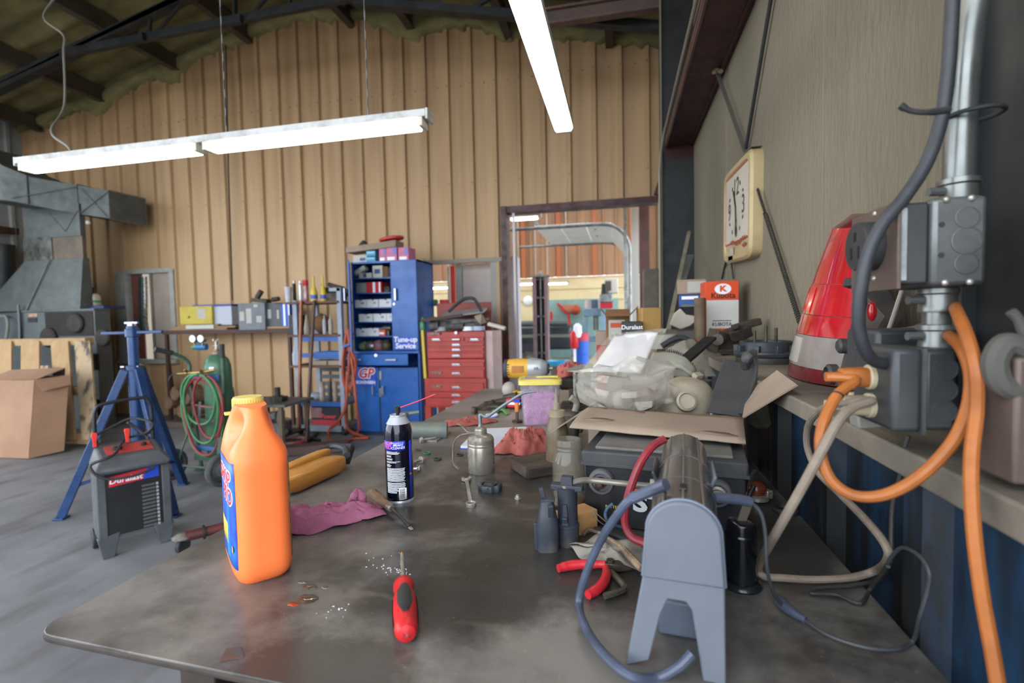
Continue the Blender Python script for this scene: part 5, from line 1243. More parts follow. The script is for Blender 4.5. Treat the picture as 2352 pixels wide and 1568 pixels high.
# wires and small junk behind the outlet box
for lab,pts in (('bundle of stiff wires on the ledge behind the outlet box',[at(2020,775,y=.92),at(2070,770,y=.90),at(2120,772,y=.88)]),('upper grey wire on the ledge behind the outlet box',[at(2025,765,y=.95),at(2090,758,y=.92),at(2125,748,y=.88),at(2160,752,y=.86)])):
    S('wire',lab,'wire',MB().tube(pts,.006,8,5),mat('wire_grey','#56534d',.6),'wires behind the outlet box')
S('cable_reel','dark metal box on the ledge behind the outlet box','box',MB().box(at(2060,830,y=.86),(.10,.10,.10)),GBOX2,bev=.006)

# ---- clock
c0 = at(1662,405,x=.60); c1_ = at(1716,357,x=.60); 
zt = (at(1662,405,x=.6).z+at(1714,352,x=.6).z)/2; zb_ = (at(1668,600,x=.6).z+at(1736,592,x=.6).z)/2
ym_ = (3.13+2.50)/2; HW = .31; HH = (zt-zb_)/2
ck = T('wall_clock','cream framed rectangular wall clock hanging tilted on the right wall','clock',(.652,ym_,(zt+zb_)/2-.0),0,r=(math.radians(2.5),0,0))
CRM = mat('clock_cream','#b8a67e',.45,c2='#a8966e',sc=6)
def rr(hw,hh,x): return [(x,y_,z_) for y_,z_,_ in rings_rect(hw,hh,0,40,9)]
part('case',MB().loft([rr(HW,HH,0),rr(HW,HH,-.045),rr(HW-.012,HH-.012,-.058),rr(HW-.035,HH-.035,-.058),rr(HW-.040,HH-.040,-.050),rr(.01,.01,-.050)]),CRM,ck,ang=30)
part('face',MB().bb(-.053,-.050,-HW+.045,HW-.045,-HH+.10,HH-.045),mat('clock_face','#c9c5b8',.35,c2='#bdb8aa',sc=5),ck)
for a_ in ((-HW+.045,-HW+.052,-HH+.10,HH-.045),(HW-.052,HW-.045,-HH+.10,HH-.045),(-HW+.045,HW-.045,HH-.052,HH-.045),(-HW+.045,HW-.045,-HH+.10,-HH+.107)):
    part('red_border',MB().bb(-.0545,-.052,*a_),mat('clock_red','#b24434',.5),ck)
NUM = mat('clock_numeral','#4b403a',.6)
for s_,dy,dz,sz in (('12',0,.125,.13),('3',-.155,.015,.13),('6',0,-.085,.12),('9',.155,.015,.13)):
    text(s_,sz,NUM,ck,face_m((-.0545,dy,dz),(-1,0,0)),.0006)
for k in range(12):
    if k % 3: a_ = 2*PI*k/12; part('hour_mark',MB().box((-.0545,-.17*math.sin(a_),.02+.13*math.cos(a_)),(.002,.012,.02),(-a_,0,0)),NUM,ck)
HN = mat('hand_black','#1f1d1c',.4)
part('hand',MB().bar((-.057,0,.02),(-.057,.055,.115),.003,.016,(0,1,0)),HN,ck); part('hand',MB().bar((-.058,0,.02),(-.058,-.02,-.13),.003,.012,(0,1,0)),HN,ck)
m = MB()
for (y_,z_,w_) in ((.13,-.150,.10),(.03,-.165,.16),(-.10,-.150,.14),(-.14,-.185,.10)):
    m.tube([(-.0545,y_-w_*u,z_+.012*math.sin(u*22)) for u in np.linspace(0,1,9)],.0018,5,3)
part('script_line',m,mat('script_red','#8c4a3c',.6),ck,kind='stuff')
part('paper_tag',MB().box((-.056,.11,-HH+.045),(.004,.12,.07)),mat('tag_white','#b9b2aa',.7,c2='#b08a76',sc=16),ck,bev=.001)
part('dust_cap',MB().bb(-.05,-.004,-HW+.03,-.10,HH-.001,HH+.003),mat('dust_grey','#6c6a66',.9),ck)
# hanging cords of the clock
BC2 = mat('clock_cord','#26272a',.6)
S('hanging_cord','black cord holding the clock, running up along the right wall','cord',MB().tube([at(1712,348,x=.63),at(1740,180,x=.63),at(1772,-10,x=.63),at(1790,-110,x=.63)],.009,8,4),BC2)
S('clock_strap','grey strap from the maroon beam bolt down to the clock','strap',MB().bar(at(1648,168,x=.60),at(1712,348,x=.625),.006,.022,(1,0,0)),mat('strap_grey','#57544d',.6))
S('beam_bolt','brass coloured bolt head under the maroon beam','bolt',MB().cyl(at(1641,163,x=.585),at(1650,160,x=.60),.020,n=14).cyl(at(1650,160,x=.60),at(1656,164,x=.605),.012,n=14),mat('bolt_brass','#8f8872',.4,.5))
pa,pb = at(1737,425,x=.625),at(1838,742,x=.63)
m = MB().tube([pa,pa.lerp(pb,.25)],.006,8,2); k = 60; ax = (pb-pa).normalized(); o1 = ax.orthogonal().normalized(); o2 = ax.cross(o1)
s0 = pa.lerp(pb,.25); m.tube([s0.lerp(pb,i/(k*6))+o1*.008*math.cos(i*2*PI/6)+o2*.008*math.sin(i*2*PI/6) for i in range(k*6+1)],.0028,5,1)
S('long_spring','long coil spring hanging from behind the clock down to the ledge','spring',m,mat('spring_grey','#4d4b46',.5,.6))
S('wall_hook','black bent bracket sticking out of the wall below the clock','bracket',MB().tube([at(1658,640,x=.64),at(1668,600,x=.635),at(1678,598,x=.63),at(1684,640,x=.64)],.006,6),RUB)

# ---- things standing on the ledge
GRS = mat('greasy_metal','#4d463d',.6,.3,c2='#2f2b27',sc=14,dust=.15)
def chunk(name,lab,cat,boxes,m=GRS,group=None):
    """machine part made of several fused lumps, one body with named sub pieces"""
    t = T(name,lab,cat,boxes[0][1]); 
    for nm,c_,d_,r_ in boxes:
        if nm in ('cylinder','rod','port','bolt_head','hub'):
            p_,q_ = d_[:3],d_[3:]; part(nm,MB().cyl(Vector(c_)+Vector(p_),Vector(c_)+Vector(q_),r_,n=18),m,t,w=True,bev=.001)
        else: part(nm,MB().box(c_,d_,r_),m,t,w=True,bev=.005)
    return t
c = at(1772,800,z=ZL+.03); c.z = ZL
t = T('clutch_housing','dirty black round clutch drum with raised rim standing on the ledge','clutch',(.535,2.03,ZL))
RR = .105
part('lower_ring',MB().lathe([(RR*.96,0),(RR*.98,.004),(RR*.98,.022),(RR*.93,.026)],40),mat('ring_grey','#4c4a47',.5,.4),t)
part('flange',MB().lathe([(RR*.6,.024),(RR*1.03,.026),(RR*1.06,.036),(RR*1.03,.044),(RR*.85,.046),(RR*.6,.044)],40),BKP,t)
part('drum',MB().lathe([(RR*.86,.042),(RR*.86,.078),(RR*.82,.082),(RR*.74,.080),(RR*.72,.05),(.001,.05)],40),BKP,t,ang=40)
for k in range(9): a_ = 2*PI*k/9; part('lug',MB().box((RR*.95*math.cos(a_),RR*.95*math.sin(a_),.054),(.022,.018,.026),(0,0,a_)),BKP,t,bev=.002)
for k,h_ in ((0,.05),(3,.04),(6,.06)): a_ = 2*PI*k/9+.3; part('stud',MB().cyl((RR*.4*math.cos(a_),RR*.4*math.sin(a_),.05),(RR*.4*math.cos(a_),RR*.4*math.sin(a_),.05+h_+.03),.006,n=8),GRS,t)
p_ = at(1665,765,y=2.35); X,Y,Z = p_.x,2.40,p_.z
chunk('carburetor','greasy old carburetor casting resting on the ledge by the white carton','engine part',[('body',(X,Y,ZL+.07),(.11,.09,.08),(.1,.2,.3)),('flange',(X-.02,Y,ZL+.022),(.13,.10,.02),(0,0,.2)),('bowl',(X+.06,Y-.02,ZL+.10),(.10,.07,.05),(.2,-.3,.2)),('arm',(X+.10,Y,ZL+.135),(.12,.05,.03),(0,-.25,.2)),('bracket',(X-.05,Y-.04,ZL+.045),(.05,.04,.07),(0,.2,0)),('port',(X-.02,Y-.06,ZL+.075),(0,0,0,-.02,-.04,0),.026),('rod',(X-.05,Y-.02,ZL+.08),(0,0,0,-.17,-.08,-.12),.008),('bolt_head',(X+.04,Y-.05,ZL+.12),(0,0,0,0,-.02,.01),.012)])
# white and orange carton with a round logo
k0 = at(1620,800,y=2.72); k1 = at(1697,644,y=2.72); KW = k1.x-k0.x
t = T('filter_carton','tall white and orange filter carton standing on the ledge','carton',((k0.x+k1.x)/2,2.72,ZL))
KH = k1.z-ZL; zs_ = at(1650,689,y=2.72).z-ZL
KOR = mat('carton_orange','#d4491f',.5); KWH = mat('carton_white','#c9c8c4',.55,c2='#bdbcb8',sc=5)
part('carton',MB().bb(-KW/2,KW/2,0,.16,0,zs_),KWH,t,bev=.002); part('top_band',MB().bb(-KW/2,KW/2,0,.16,zs_,KH),KOR,t,bev=.002)
part('edge_band',MB().bb(-KW/2-.0006,-KW/2+.006,-.0008,.10,0,zs_),KOR,t)
WH = MATS['print_white']
part('logo_disc',MB().lathe([(.001,0),(.040,.0002),(.040,.001),(.001,.0012)],30,face_m((.005,-.0002,KH-.040),(0,-1,0))@Matrix.Diagonal((1,.68,1,1))),WH,t)
text('K',.040,KOR,t,face_m((.005,-.0016,KH-.040),(0,-1,0)),.0004,off=.002,sx=1.2)
DK = mat('print_black','#3a1c16',.5)
text('Kubota',.040,DK,t,face_m((.006,-.0008,zs_+.022),(0,-1,0)),.0004,off=.0008)
text('KUBOTA',.024,mat('print_black2','#2b2b2e',.5),t,face_m((.0,-.0008,zs_-.125),(0,-1,0)),.0004,off=.0006)
part('print_bar',MB().bb(-.035,.035,-.0012,.004,zs_-.165,zs_-.145),KOR,t); part('print_arc',MB().bb(-.045,.045,-.0012,.004,zs_-.108,zs_-.104),mat('print_black2',''),t)
S('white_canister','small white canister with yellow band in front of the tall filter carton','canister',MB().lathe([(.034,0),(.036,.003),(.036,.055),(.030,.062),(.001,.063)],24,Matrix.Translation((.50,2.55,ZL))),KWH)
# sticks leaning at the column
S('leaning_stick','long pale wooden stick leaning against the black column','stick',MB().bar(at(1535,760,y=3.2),at(1583,532,y=4.3),.028,.014),mat('old_stick','#8a836f',.8,c2='#6f6957',sc=8))
S('leaning_lath','short grey metal lath leaning beside the black column','lath',MB().bar(at(1568,640,y=3.7),at(1586,585,y=4.2),.05,.004),mat('lath_grey','#82837f',.5,.3))
# ================================================================ PILE AT THE FAR END OF THE BENCH
def carton(name,lab,pr,y,dep,m,z0=None,rz=0,cat='carton',group=None,tape=None,prints=(),flaps=False):
    """closed or open carton whose front face fills pixel rect pr at depth y"""
    xa,xb,za,zb = rect(*pr,y); z0 = za if z0 is None else z0
    t = T(name,lab,cat,((xa+xb)/2,y,z0),rz,group); w = (xb-xa)/2; h = zb-z0
    part('shell',MB().bb(-w,w,0,dep,0,h),m,t,bev=min(.004,w*.08))
    if flaps:
        part('flap',MB().box((0,-.03,h+.01),(2*w,.07,.004),(.5,0,0)),m,t); part('flap',MB().box((w+.02,dep/2,h+.015),(.07,dep,.004),(0,-.8,0)),m,t)
        part('flap',MB().box((-w-.01,dep/2,h+.012),(.05,dep,.004),(0,.9,0)),m,t)
    else: part('lid_seam',MB().bb(-w*.98,w*.98,dep*.48,dep*.52,h-.001,h+.0012),tape or m,t)
    for i,(u0,u1,v0,v1,pm) in enumerate(prints):
        part('printed_panel',MB().bb(-w+2*w*u0,-w+2*w*u1,-.0015-.0004*i,.003,h*v0,h*v1),pm,t)
    return t
KR = mat('kraft','#a8854f',.8,c2='#997845',sc=5); KRD = mat('kraft_dark','#7c5a3c',.85,c2='#6a4b31',sc=6)
PW = mat('carton_grey','#b0aea7',.6,c2='#a09e97',sc=5)
# supports hidden under the pile
zz = at(1455,790,y=2.45).z
carton('storage_carton','brown storage carton under the pile at the far end of the bench',(1392,800,1640,880),2.55,.40,KRD,ZT,cat='carton')
zsup = rect(1392,800,1640,880,2.55)[3]
carton('parts_carton','open brown carton with torn flaps and a white label',(1392,722,1446,800),2.60,.16,KRD,zsup,flaps=True,prints=((.12,.8,.25,.85,PW),(.2,.7,.62,.76,mat('print_rust','#b24a24',.6))))
t = carton('black_carton','small black carton printed with white lettering',(1428,738,1476,800),2.50,.14,mat('carton_black','#2c2b2a',.5),zsup)
zb2 = rect(1428,738,1476,800,2.50); hh = zb2[3]-zsup
text('Duralast',.030,MATS['print_white'],t,face_m((0,-.002,hh-.028),(0,-1,0)),.0004,off=.0004); text('GOLD',.024,MATS['print_white'],t,face_m((0,-.002,hh-.062),(0,-1,0)),.0004)
carton('kraft_box','plain tan kraft box tilted on top of the pile',(1474,706,1520,766),2.55,.10,KR,None,.25)
S('kraft_box_support','grey folded paper wad under the tan kraft box','paper',MB().loft([rings_rect(.11,.09,z,20,3,.17,2.62) for z in (zsup,zsup+.05,at(1495,768,y=2.55).z-.002)]),PW)
carton('brown_carton','brown carton with white label on top of the stack by the column',(1556,640,1622,676),2.95,.20,CARD,None,-.1,prints=((.35,.98,.1,.85,PW),))
t = carton('blue_carton','blue parts carton under the brown carton by the column',(1560,675,1618,706),2.93,.20,mat('carton_blue','#244f92',.5,c2='#1e4480',sc=6),None,-.1,prints=((.1,.75,.62,.86,MATS['print_white']),(.1,.98,.05,.2,mat('print_olive','#6b6d3a',.6))))
S('air_filter','white crescent shaped filter panel leaning below the blue carton','filter',slab('x',[at(1538,745,y=2.90),at(1548,720,y=2.90),at(1562,708,y=2.90),at(1575,722,y=2.90),at(1600,726,y=2.90),at(1600,735,y=2.90),at(1585,748,y=2.90),at(1562,756,y=2.90)],.03,None),mat('filter_white','#bab7ab',.7,c2='#a9a698',sc=6),bev=.004)
carton('grey_case','dusty grey case lying under the white filter panel',(1530,757,1612,800),2.93,.20,mat('case_grey','#77756d',.7,c2='#65635c',sc=6),zsup if False else rect(1530,757,1612,800,2.93)[2])
t = T('cardboard_tube','dirty brown cardboard tube standing beside the tall filter carton','tube',at(1608,792,y=2.62))
tz = at(1608,684,y=2.62).z-at(1608,792,y=2.62).z
part('tube',MB().lathe([(.028,0),(.028,tz),(.024,tz),(.024,tz-.05),(.001,tz-.05)],24),mat('tube_brown','#6f5e4c',.8,c2='#57493b',sc=12),t); part('red_base',MB().lathe([(.029,0),(.030,.002),(.030,.03),(.028,.031)],24),mat('red_dusty','#8d4a40',.7),t)
S('black_hose','short curved black hose on the pile in front of the grey case','hose',MB().tube([at(1520,795,y=2.5),at(1545,780,y=2.5),at(1570,776,y=2.5),at(1592,790,y=2.5)],.014,10),RUB)
S('dirty_rag_heap','heap of pale dusty cloth under the black hose','rag',MB().grid(lambda u,v: Vector((at(1500,812,y=2.3).x+.34*u,2.25+.22*v,zsup-.1+.13*math.sin(PI*u)**.5*math.sin(PI*v)**.5*(1+.5*fbm(u*4,v*4)))),30,16),mat('cloth_pale','#8b857a',.95,c2='#6d675d',sc=8),ang=180)
S('flat_bar','flat dark steel bar sloping from the carburetor down to the notebook','bar',MB().bar(at(1632,776,y=2.2),at(1560,838,y=1.95),.05,.012),DKST)
S('clear_film','scrap of clear plastic film hanging off the ledge end','film',MB().grid(lambda u,v: at(1590+30*u+6*math.sin(v*6),850+75*v,y=2.0+.03*math.sin(u*9)),10,16),mat('film_grey','#8f9296',.2,alpha=.5),ang=180)
carton('red_carton','small red carton behind the white bag',(1370,794,1392,830),2.75,.12,mat('carton_red','#a8232a',.5),ZT)
carton('tan_carton','plain brown carton behind the clear bags',(1368,760,1394,793),2.80,.14,CARD,rect(1370,794,1392,830,2.75)[3])
# ---- things right of the tub
t = T('bench_grinder','small grey bench grinder with red rag on it behind the tub','grinder',(at(1320,905,y=2.3).x,2.35,ZT))
part('base',MB().bb(-.07,.07,-.05,.05,0,.03),GRS,t,bev=.006); part('pillar',MB().bb(-.03,.03,-.03,.03,.03,.10),GRS,t,bev=.004)
part('motor',MB().cyl((-.07,0,.14),(.07,0,.14),.05,n=22),GRS,t,bev=.006)
part('wheel',MB().cyl((-.105,0,.14),(-.085,0,.14),.062,n=26),mat('wheel_dark','#4a4038',.8),t)
part('shaft',MB().cyl((.07,0,.14),(.12,0,.14),.012,n=12),STEEL,t)
rag('shop_rag','dark red rag draped in a ball behind the tub',0,0,.075,.07,.10,.3,REDC,12.5,z=ZT+.16,base=Vector((at(1310,868,y=2.3).x,2.33,0)))
t = T('brake_caliper','grimy brake caliper standing between the tub and the carton','brake part',(at(1330,925,z=ZT+.05).x+.0,1.78,ZT))
part('body',MB().bb(-.035,.035,-.03,.04,0,.10),GRS,t,bev=.014); part('piston',MB().cyl((-.005,-.035,.06),(-.005,-.02,.06),.024,n=20),GRS,t); part('ear',MB().bb(-.055,-.03,-.01,.02,.05,.085),GRS,t,bev=.006); part('ear',MB().bb(.03,.05,-.01,.02,.02,.055),GRS,t,bev=.006); part('hose_stub',MB().tube([(.02,0,.09),(.03,-.01,.13),(.01,-.02,.15)],.012,10),mat('stub_grey','#88837a',.6),t)
t = T('paint_cup','dark cylindrical cup standing behind the beige headlight','cup',at(1612,880,y=1.78)-Vector((0,0,.06)))
part('wall',MB().lathe([(.03,0),(.032,.07),(.030,.07),(.028,.004),(.001,.004)],24),mat('cup_dark','#4c4a47',.6),t); part('rim',MB().lathe([(.031,.066),(.0335,.067),(.0335,.071),(.031,.072)],24),mat('cup_dark',''),t)
t = T('tin_funnel','pale green-grey bent tin scoop hanging over the bench beyond the bags','scoop',at(1330,842,y=2.2))
part('pan',MB().loft([[at(1300,847,y=2.2),at(1330,838,y=2.2),at(1362,834,y=2.25),at(1360,842,y=2.2)],[at(1300,852,y=2.15),at(1330,856,y=2.15),at(1362,852,y=2.15),at(1360,848,y=2.15)]]),mat('tin_grey','#9a9c92',.4,.4),t,w=True); part('stem',MB().cyl(at(1322,850,y=2.2),Vector((at(1322,850,y=2.2).x,2.2,ZT)),.012,n=12),STEEL,t,w=True)
# clutter on the far left of the bench
S('rag_black','black greasy cloth scrap on the far end of the bench','rag',MB().grid(lambda u,v: Vector((-.70+.16*u,2.25+.14*v,ZT+.002+.03*math.sin(PI*u)*math.sin(PI*v)*(1+fbm(u*6,v*6)))),20,14),GRS,ang=180)
chunk('chain_links','coil of greasy roller chain on the far end of the bench','chain',[('cylinder',(-.58,2.35,ZT+.02),(-.03,0,0,.05,.02,.01),.02),('cylinder',(-.55,2.40,ZT+.03),(-.02,0,0,.05,-.02,.02),.025),('cylinder',(-.60,2.28,ZT+.012),(-.03,0,0,.06,.01,0),.012)])
t = T('grease_tube','red white and blue tube lying left of the plastic tub','tube',at(1180,925,z=ZT+.03)); 
part('body',MB().box((0,0,0),(.07,.04,.045)),mat('tube_red','#c22f38',.45),t,bev=.008); part('white_band',MB().box((0,-.001,.0),(.071,.041,.012)),MATS['print_white'],t,bev=.002); part('blue_band',MB().box((.02,-.001,.012),(.03,.042,.018)),mat('print_blue',''),t,bev=.002)
S('green_wrapper','green plastic wrapper lying left of the tub','wrapper',MB().grid(lambda u,v: at(1130+40*u,948-14*v+4*math.sin(u*9),z=ZT+.004+.012*math.sin(PI*u)*math.sin(PI*v)),14,6),mat('wrapper_green','#5f9a58',.4),ang=180)
t = T('tape_roll','small white and blue tape roll lying on the bench','tape',at(1130,957,z=ZT)); part('roll',MB().lathe([(.016,0),(.028,.001),(.028,.012),(.016,.013),(.016,.0)],24),MATS['print_white'],t); part('band',MB().lathe([(.0285,.002),(.0285,.006)],24,cap=False),mat('print_blue',''),t)
t = T('socket','dark steel socket standing on the bench behind the flat rag','socket',at(1090,950,z=ZT)); part('barrel',MB().lathe([(.012,0),(.015,.002),(.015,.03),(.012,.032),(.009,.032),(.009,.01),(.001,.01)],20),OLD,t)
part('collar',MB().lathe([(.0155,.008),(.016,.01),(.0155,.012)],20),OLD,t)
t = T('spring_clamp','orange handled clamp leaning on the plastic tub','clamp',at(1188,970,z=ZT)); part('jaw',MB().bb(-.006,.006,-.006,.006,0,.05),OLD,t,bev=.002); part('handle',MB().bb(-.008,.008,-.008,.008,.045,.085),mat('clamp_orange','#c8792c',.5),t,bev=.003); part('foot',MB().cyl((0,0,0),(0,0,.008),.022,n=16),OLD,t)
S('white_cup','white rounded plastic cover behind the impact wrench','cover',MB().ell((at(1170,878,y=2.75).x,2.75,ZT+.03),(.045,.04,.045),16),mat('cover_grey','#a09c95',.5))
# ================================================================ FLOOR OBJECTS ON THE LEFT
# ---- wheeled battery charger
def charger():
    X0,Y0 = -2.835,2.345; W = .155; H = at(300,1056,x=X0).z
    t = T('wheeled_charger','black wheeled battery charger with red and blue badge standing on the floor','charger',(X0,Y0,0),math.radians(58))
    BK = mat('charger_black','#1a1b1d',.45,c2='#232528',sc=4); DG = mat('charger_grey','#44474c',.55,c2='#54565a',sc=6,dust=.1)
    part('front_panel',MB().bb(-W+.02,W-.02,0,.02,.12,H-.04),BK,t,bev=.004)
    part('body',MB().bb(-W+.005,W-.005,.012,.24,.10,H-.02),BK,t,bev=.01)
    for s_ in (-1,1): part('side_post',MB().bb(s_*W-.022,s_*W+.022,-.006,.25,.10,H-.02),DG,t,bev=.006)
    top = [(-W-.02,-.02,H-.045),(W+.02,-.02,H-.045),(W+.02,.27,H-.045),(-W-.02,.27,H-.045)]
    part('top_housing',MB().loft([[(-W-.02,-.03,H-.06),(W+.02,-.03,H-.06),(W+.02,.27,H-.06),(-W-.02,.27,H-.06)],[(-W-.025,-.035,H-.03),(W+.025,-.035,H-.03),(W+.025,.27,H-.03),(-W-.025,.27,H-.03)],[(-W+.01,.02,H+.025),(W-.01,.02,H+.025),(W-.005,.27,H+.06),(-W+.005,.27,H+.06)]]),DG,t,bev=.012)
    nrm = Vector((0,-.14,1)).normalized(); pc = Vector((0,.14,H+.046))
    part('control_panel',MB().box(pc,(W*1.45,.15,.004),(math.atan2(.035,.25),0,0)),mat('panel_red','#b8473f',.5,c2='#a63c36',sc=6),t)
    for kx,r_ in ((-.055,.026),(.075,.016)):
        part('dial',MB().cyl(pc+Vector((kx,0,0)),pc+Vector((kx,0,0))+nrm*.016,r_,n=20),BK,t,bev=.002)
        part('dial_pointer',MB().box(pc+Vector((kx,0,.018)),(r_*1.6,.006,.006),(.14,0,.5)),DG,t)
    # badge, lettering
    zb = H-.085
    part('badge',MB().add([(-W+.035,-.002,zb-.055),(W*.25,-.002,zb-.045),(W*.42,-.002,zb+.02),(-W+.035,-.002,zb+.002),(-W+.035,.004,zb-.055),(W*.25,.004,zb-.045),(W*.42,.004,zb+.02),(-W+.035,.004,zb+.002)],[(0,1,2,3),(7,6,5,4),(0,4,5,1),(1,5,6,2),(2,6,7,3),(3,7,4,0)]),mat('badge_red','#c4283c',.45),t)
    part('badge_corner',MB().add([(W*.25,-.002,zb-.045),(W-.035,-.002,zb-.043),(W-.035,-.002,zb+.026),(W*.42,-.002,zb+.02),(W*.25,.004,zb-.045),(W-.035,.004,zb-.043),(W-.035,.004,zb+.026),(W*.42,.004,zb+.02)],[(0,1,2,3),(7,6,5,4),(0,4,5,1),(1,5,6,2),(2,6,7,3),(3,7,4,0)]),mat('badge_blue','#2148c0',.45),t)
    text('Duralast',.046,MATS['print_white'],t,face_m((-.040,-.003,zb-.023),(0,-1,0)),.0006,off=.001,shear=.15)
    for k in range(12):
        z = H-.17-k*.0225; part('louvre',MB().box((W*.42,-.003,z),(W*.42,.010,.008),(.4,0,0)),mat('louvre_grey','#6b6d70',.4,.3),t)
        part('louvre_tip',MB().box((W*.70,-.004,z),(.012,.008,.014)),mat('louvre_tip','#b4b7ba',.3,.4),t)
    for s_ in (-1,1):
        part('front_foot',MB().prism([(0,0),(.055*s_,0),(.075*s_,.12),(-.03*s_,.14)] if s_ > 0 else [(0,0),(-.03*s_,.14),(.075*s_,.12),(.055*s_,0)],.05,Matrix.Translation((s_*(W-.045),.045,0))@Euler((PI/2,0,0)).to_matrix().to_4x4()),DG,t,bev=.004)
        part('wheel',MB().cyl((s_*(W+.005),.24,.06),(s_*(W+.035),.24,.06),.06,n=20),RUB,t,bev=.006)
    part('skirt',MB().bb(-W+.02,W-.02,.002,.016,.105,.125),DG,t,bev=.002)
    hy = .26
    part('handle',MB().tube([(-W*.92,hy,H-.03),(-W*.92,hy,H+.20),(-W*.86,hy,H+.285),(-W*.6,hy,H+.315),(W*.6,hy,H+.33),(W*.86,hy,H+.30),(W*.92,hy,H+.22),(W*.92,hy,H-.03)],.011,10,6),mat('handle_black','#2c2e33',.35,.4),t)
    CB = mat('charger_cable','#2a2c30',.5)
    m = MB(); m.tube([(-W-.03,-.06,H-.03),(-W-.04,-.045,H+.02),(-W*.6,-.03,H+.05),(0,.25,H+.08),(W*.7,.26,H+.10),(W*.9,.22,H+.16),(W*.3,.30,H+.20),(-W*.4,.30,H+.16),(-W*.95,.28,H+.12)],.008,8,7)
    part('cable',m,CB,t); m = MB(); m.tube([(-W-.03,-.06,H-.03),(-W*.8,-.07,H-.075),(0,-.075,H-.08),(W*.6,-.06,H-.06)],.008,8,6); part('cable',m,CB,t)
    m = MB(); m.tube([(W*.8,.26,H+.06),(W*.5,.32,H+.12),(W*.2,.34,H+.17),(W*.6,.34,H+.10),(W*.95,.33,H+.09),(W*.9,.30,H+.17)],.009,8,7); part('cable',m,CB,t)
    RC = mat('clamp_red','#d8392f',.4)
    for cx in (-.14,-.02): part('clamp',MB().loft([[(cx+(cx+.10)*.3+dx*k,.20+dy*k,z) for dx,dy in ((-.014,-.01),(.014,-.01),(.014,.01),(-.014,.01))] for z,k in ((H+.07,.7),(H+.10,.6),(H+.14,1.0),(H+.155,.8))]),RC,t,bev=.002)
charger()
# ---- tall blue jack stand
def jack():
    B = at(312,905,y=2.95); X0,Y0 = B.x,2.95
    t = T('jack_stand','tall blue tripod jack stand with screw handle','jack stand',(X0,Y0,0),.3)
    JB = mat('jack_blue','#22406f',.35,.2,c2='#1b345c',sc=6,dust=.1,coat=.2); CH_ = mat('chrome_pin','#a9adb3',.2,.9)
    zt = at(318,742,y=2.95).z; zj = at(318,845,y=2.95).z
    part('centre_tube',MB().cyl((0,0,.28),(0,0,zj+.02),.042,n=22),JB,t)
    part('upper_tube',MB().cyl((0,0,zj),(0,0,zt-.02),.034,n=22),JB,t)
    part('collar',MB().cyl((0,0,zj-.015),(0,0,zj+.02),.052,n=22),JB,t,bev=.003)
    part('nut',MB().cyl((0,0,zt-.10),(0,0,zt-.04),.045,n=18),JB,t,bev=.004)
    part('saddle',MB().cyl((0,0,zt-.02),(0,0,zt),.028,n=16).bb(-.045,.045,-.012,.012,zt-.004,zt+.012),CH_,t,bev=.002)
    part('screw_handle',MB().bar((-.235,.04,zt-.07),(.235,-.04,zt-.065),.026,.022),JB,t,bev=.004)
    for k in range(3):
        a = [math.radians(205),math.radians(-35),math.radians(85)][k]; d = Vector((math.cos(a),math.sin(a),0))
        part('leg',MB().bar(d*.055+Vector((0,0,zj-.01)),d*.46+Vector((0,0,0.012)),.052,.052),JB,t,bev=.004)
        part('foot',MB().box(d*.46+Vector((0,0,.008)),(.07,.07,.014)),JB,t,bev=.003)
        part('brace',MB().bar(d*.03+Vector((0,0,.30)),d*.37+Vector((0,0,.22)),.022,.022),JB,t)
        part('bolt',MB().cyl(d*.06+Vector((0,0,zj+.012)),d*.08+Vector((0,0,zj+.012)),.012,n=10),CH_,t)
jack()
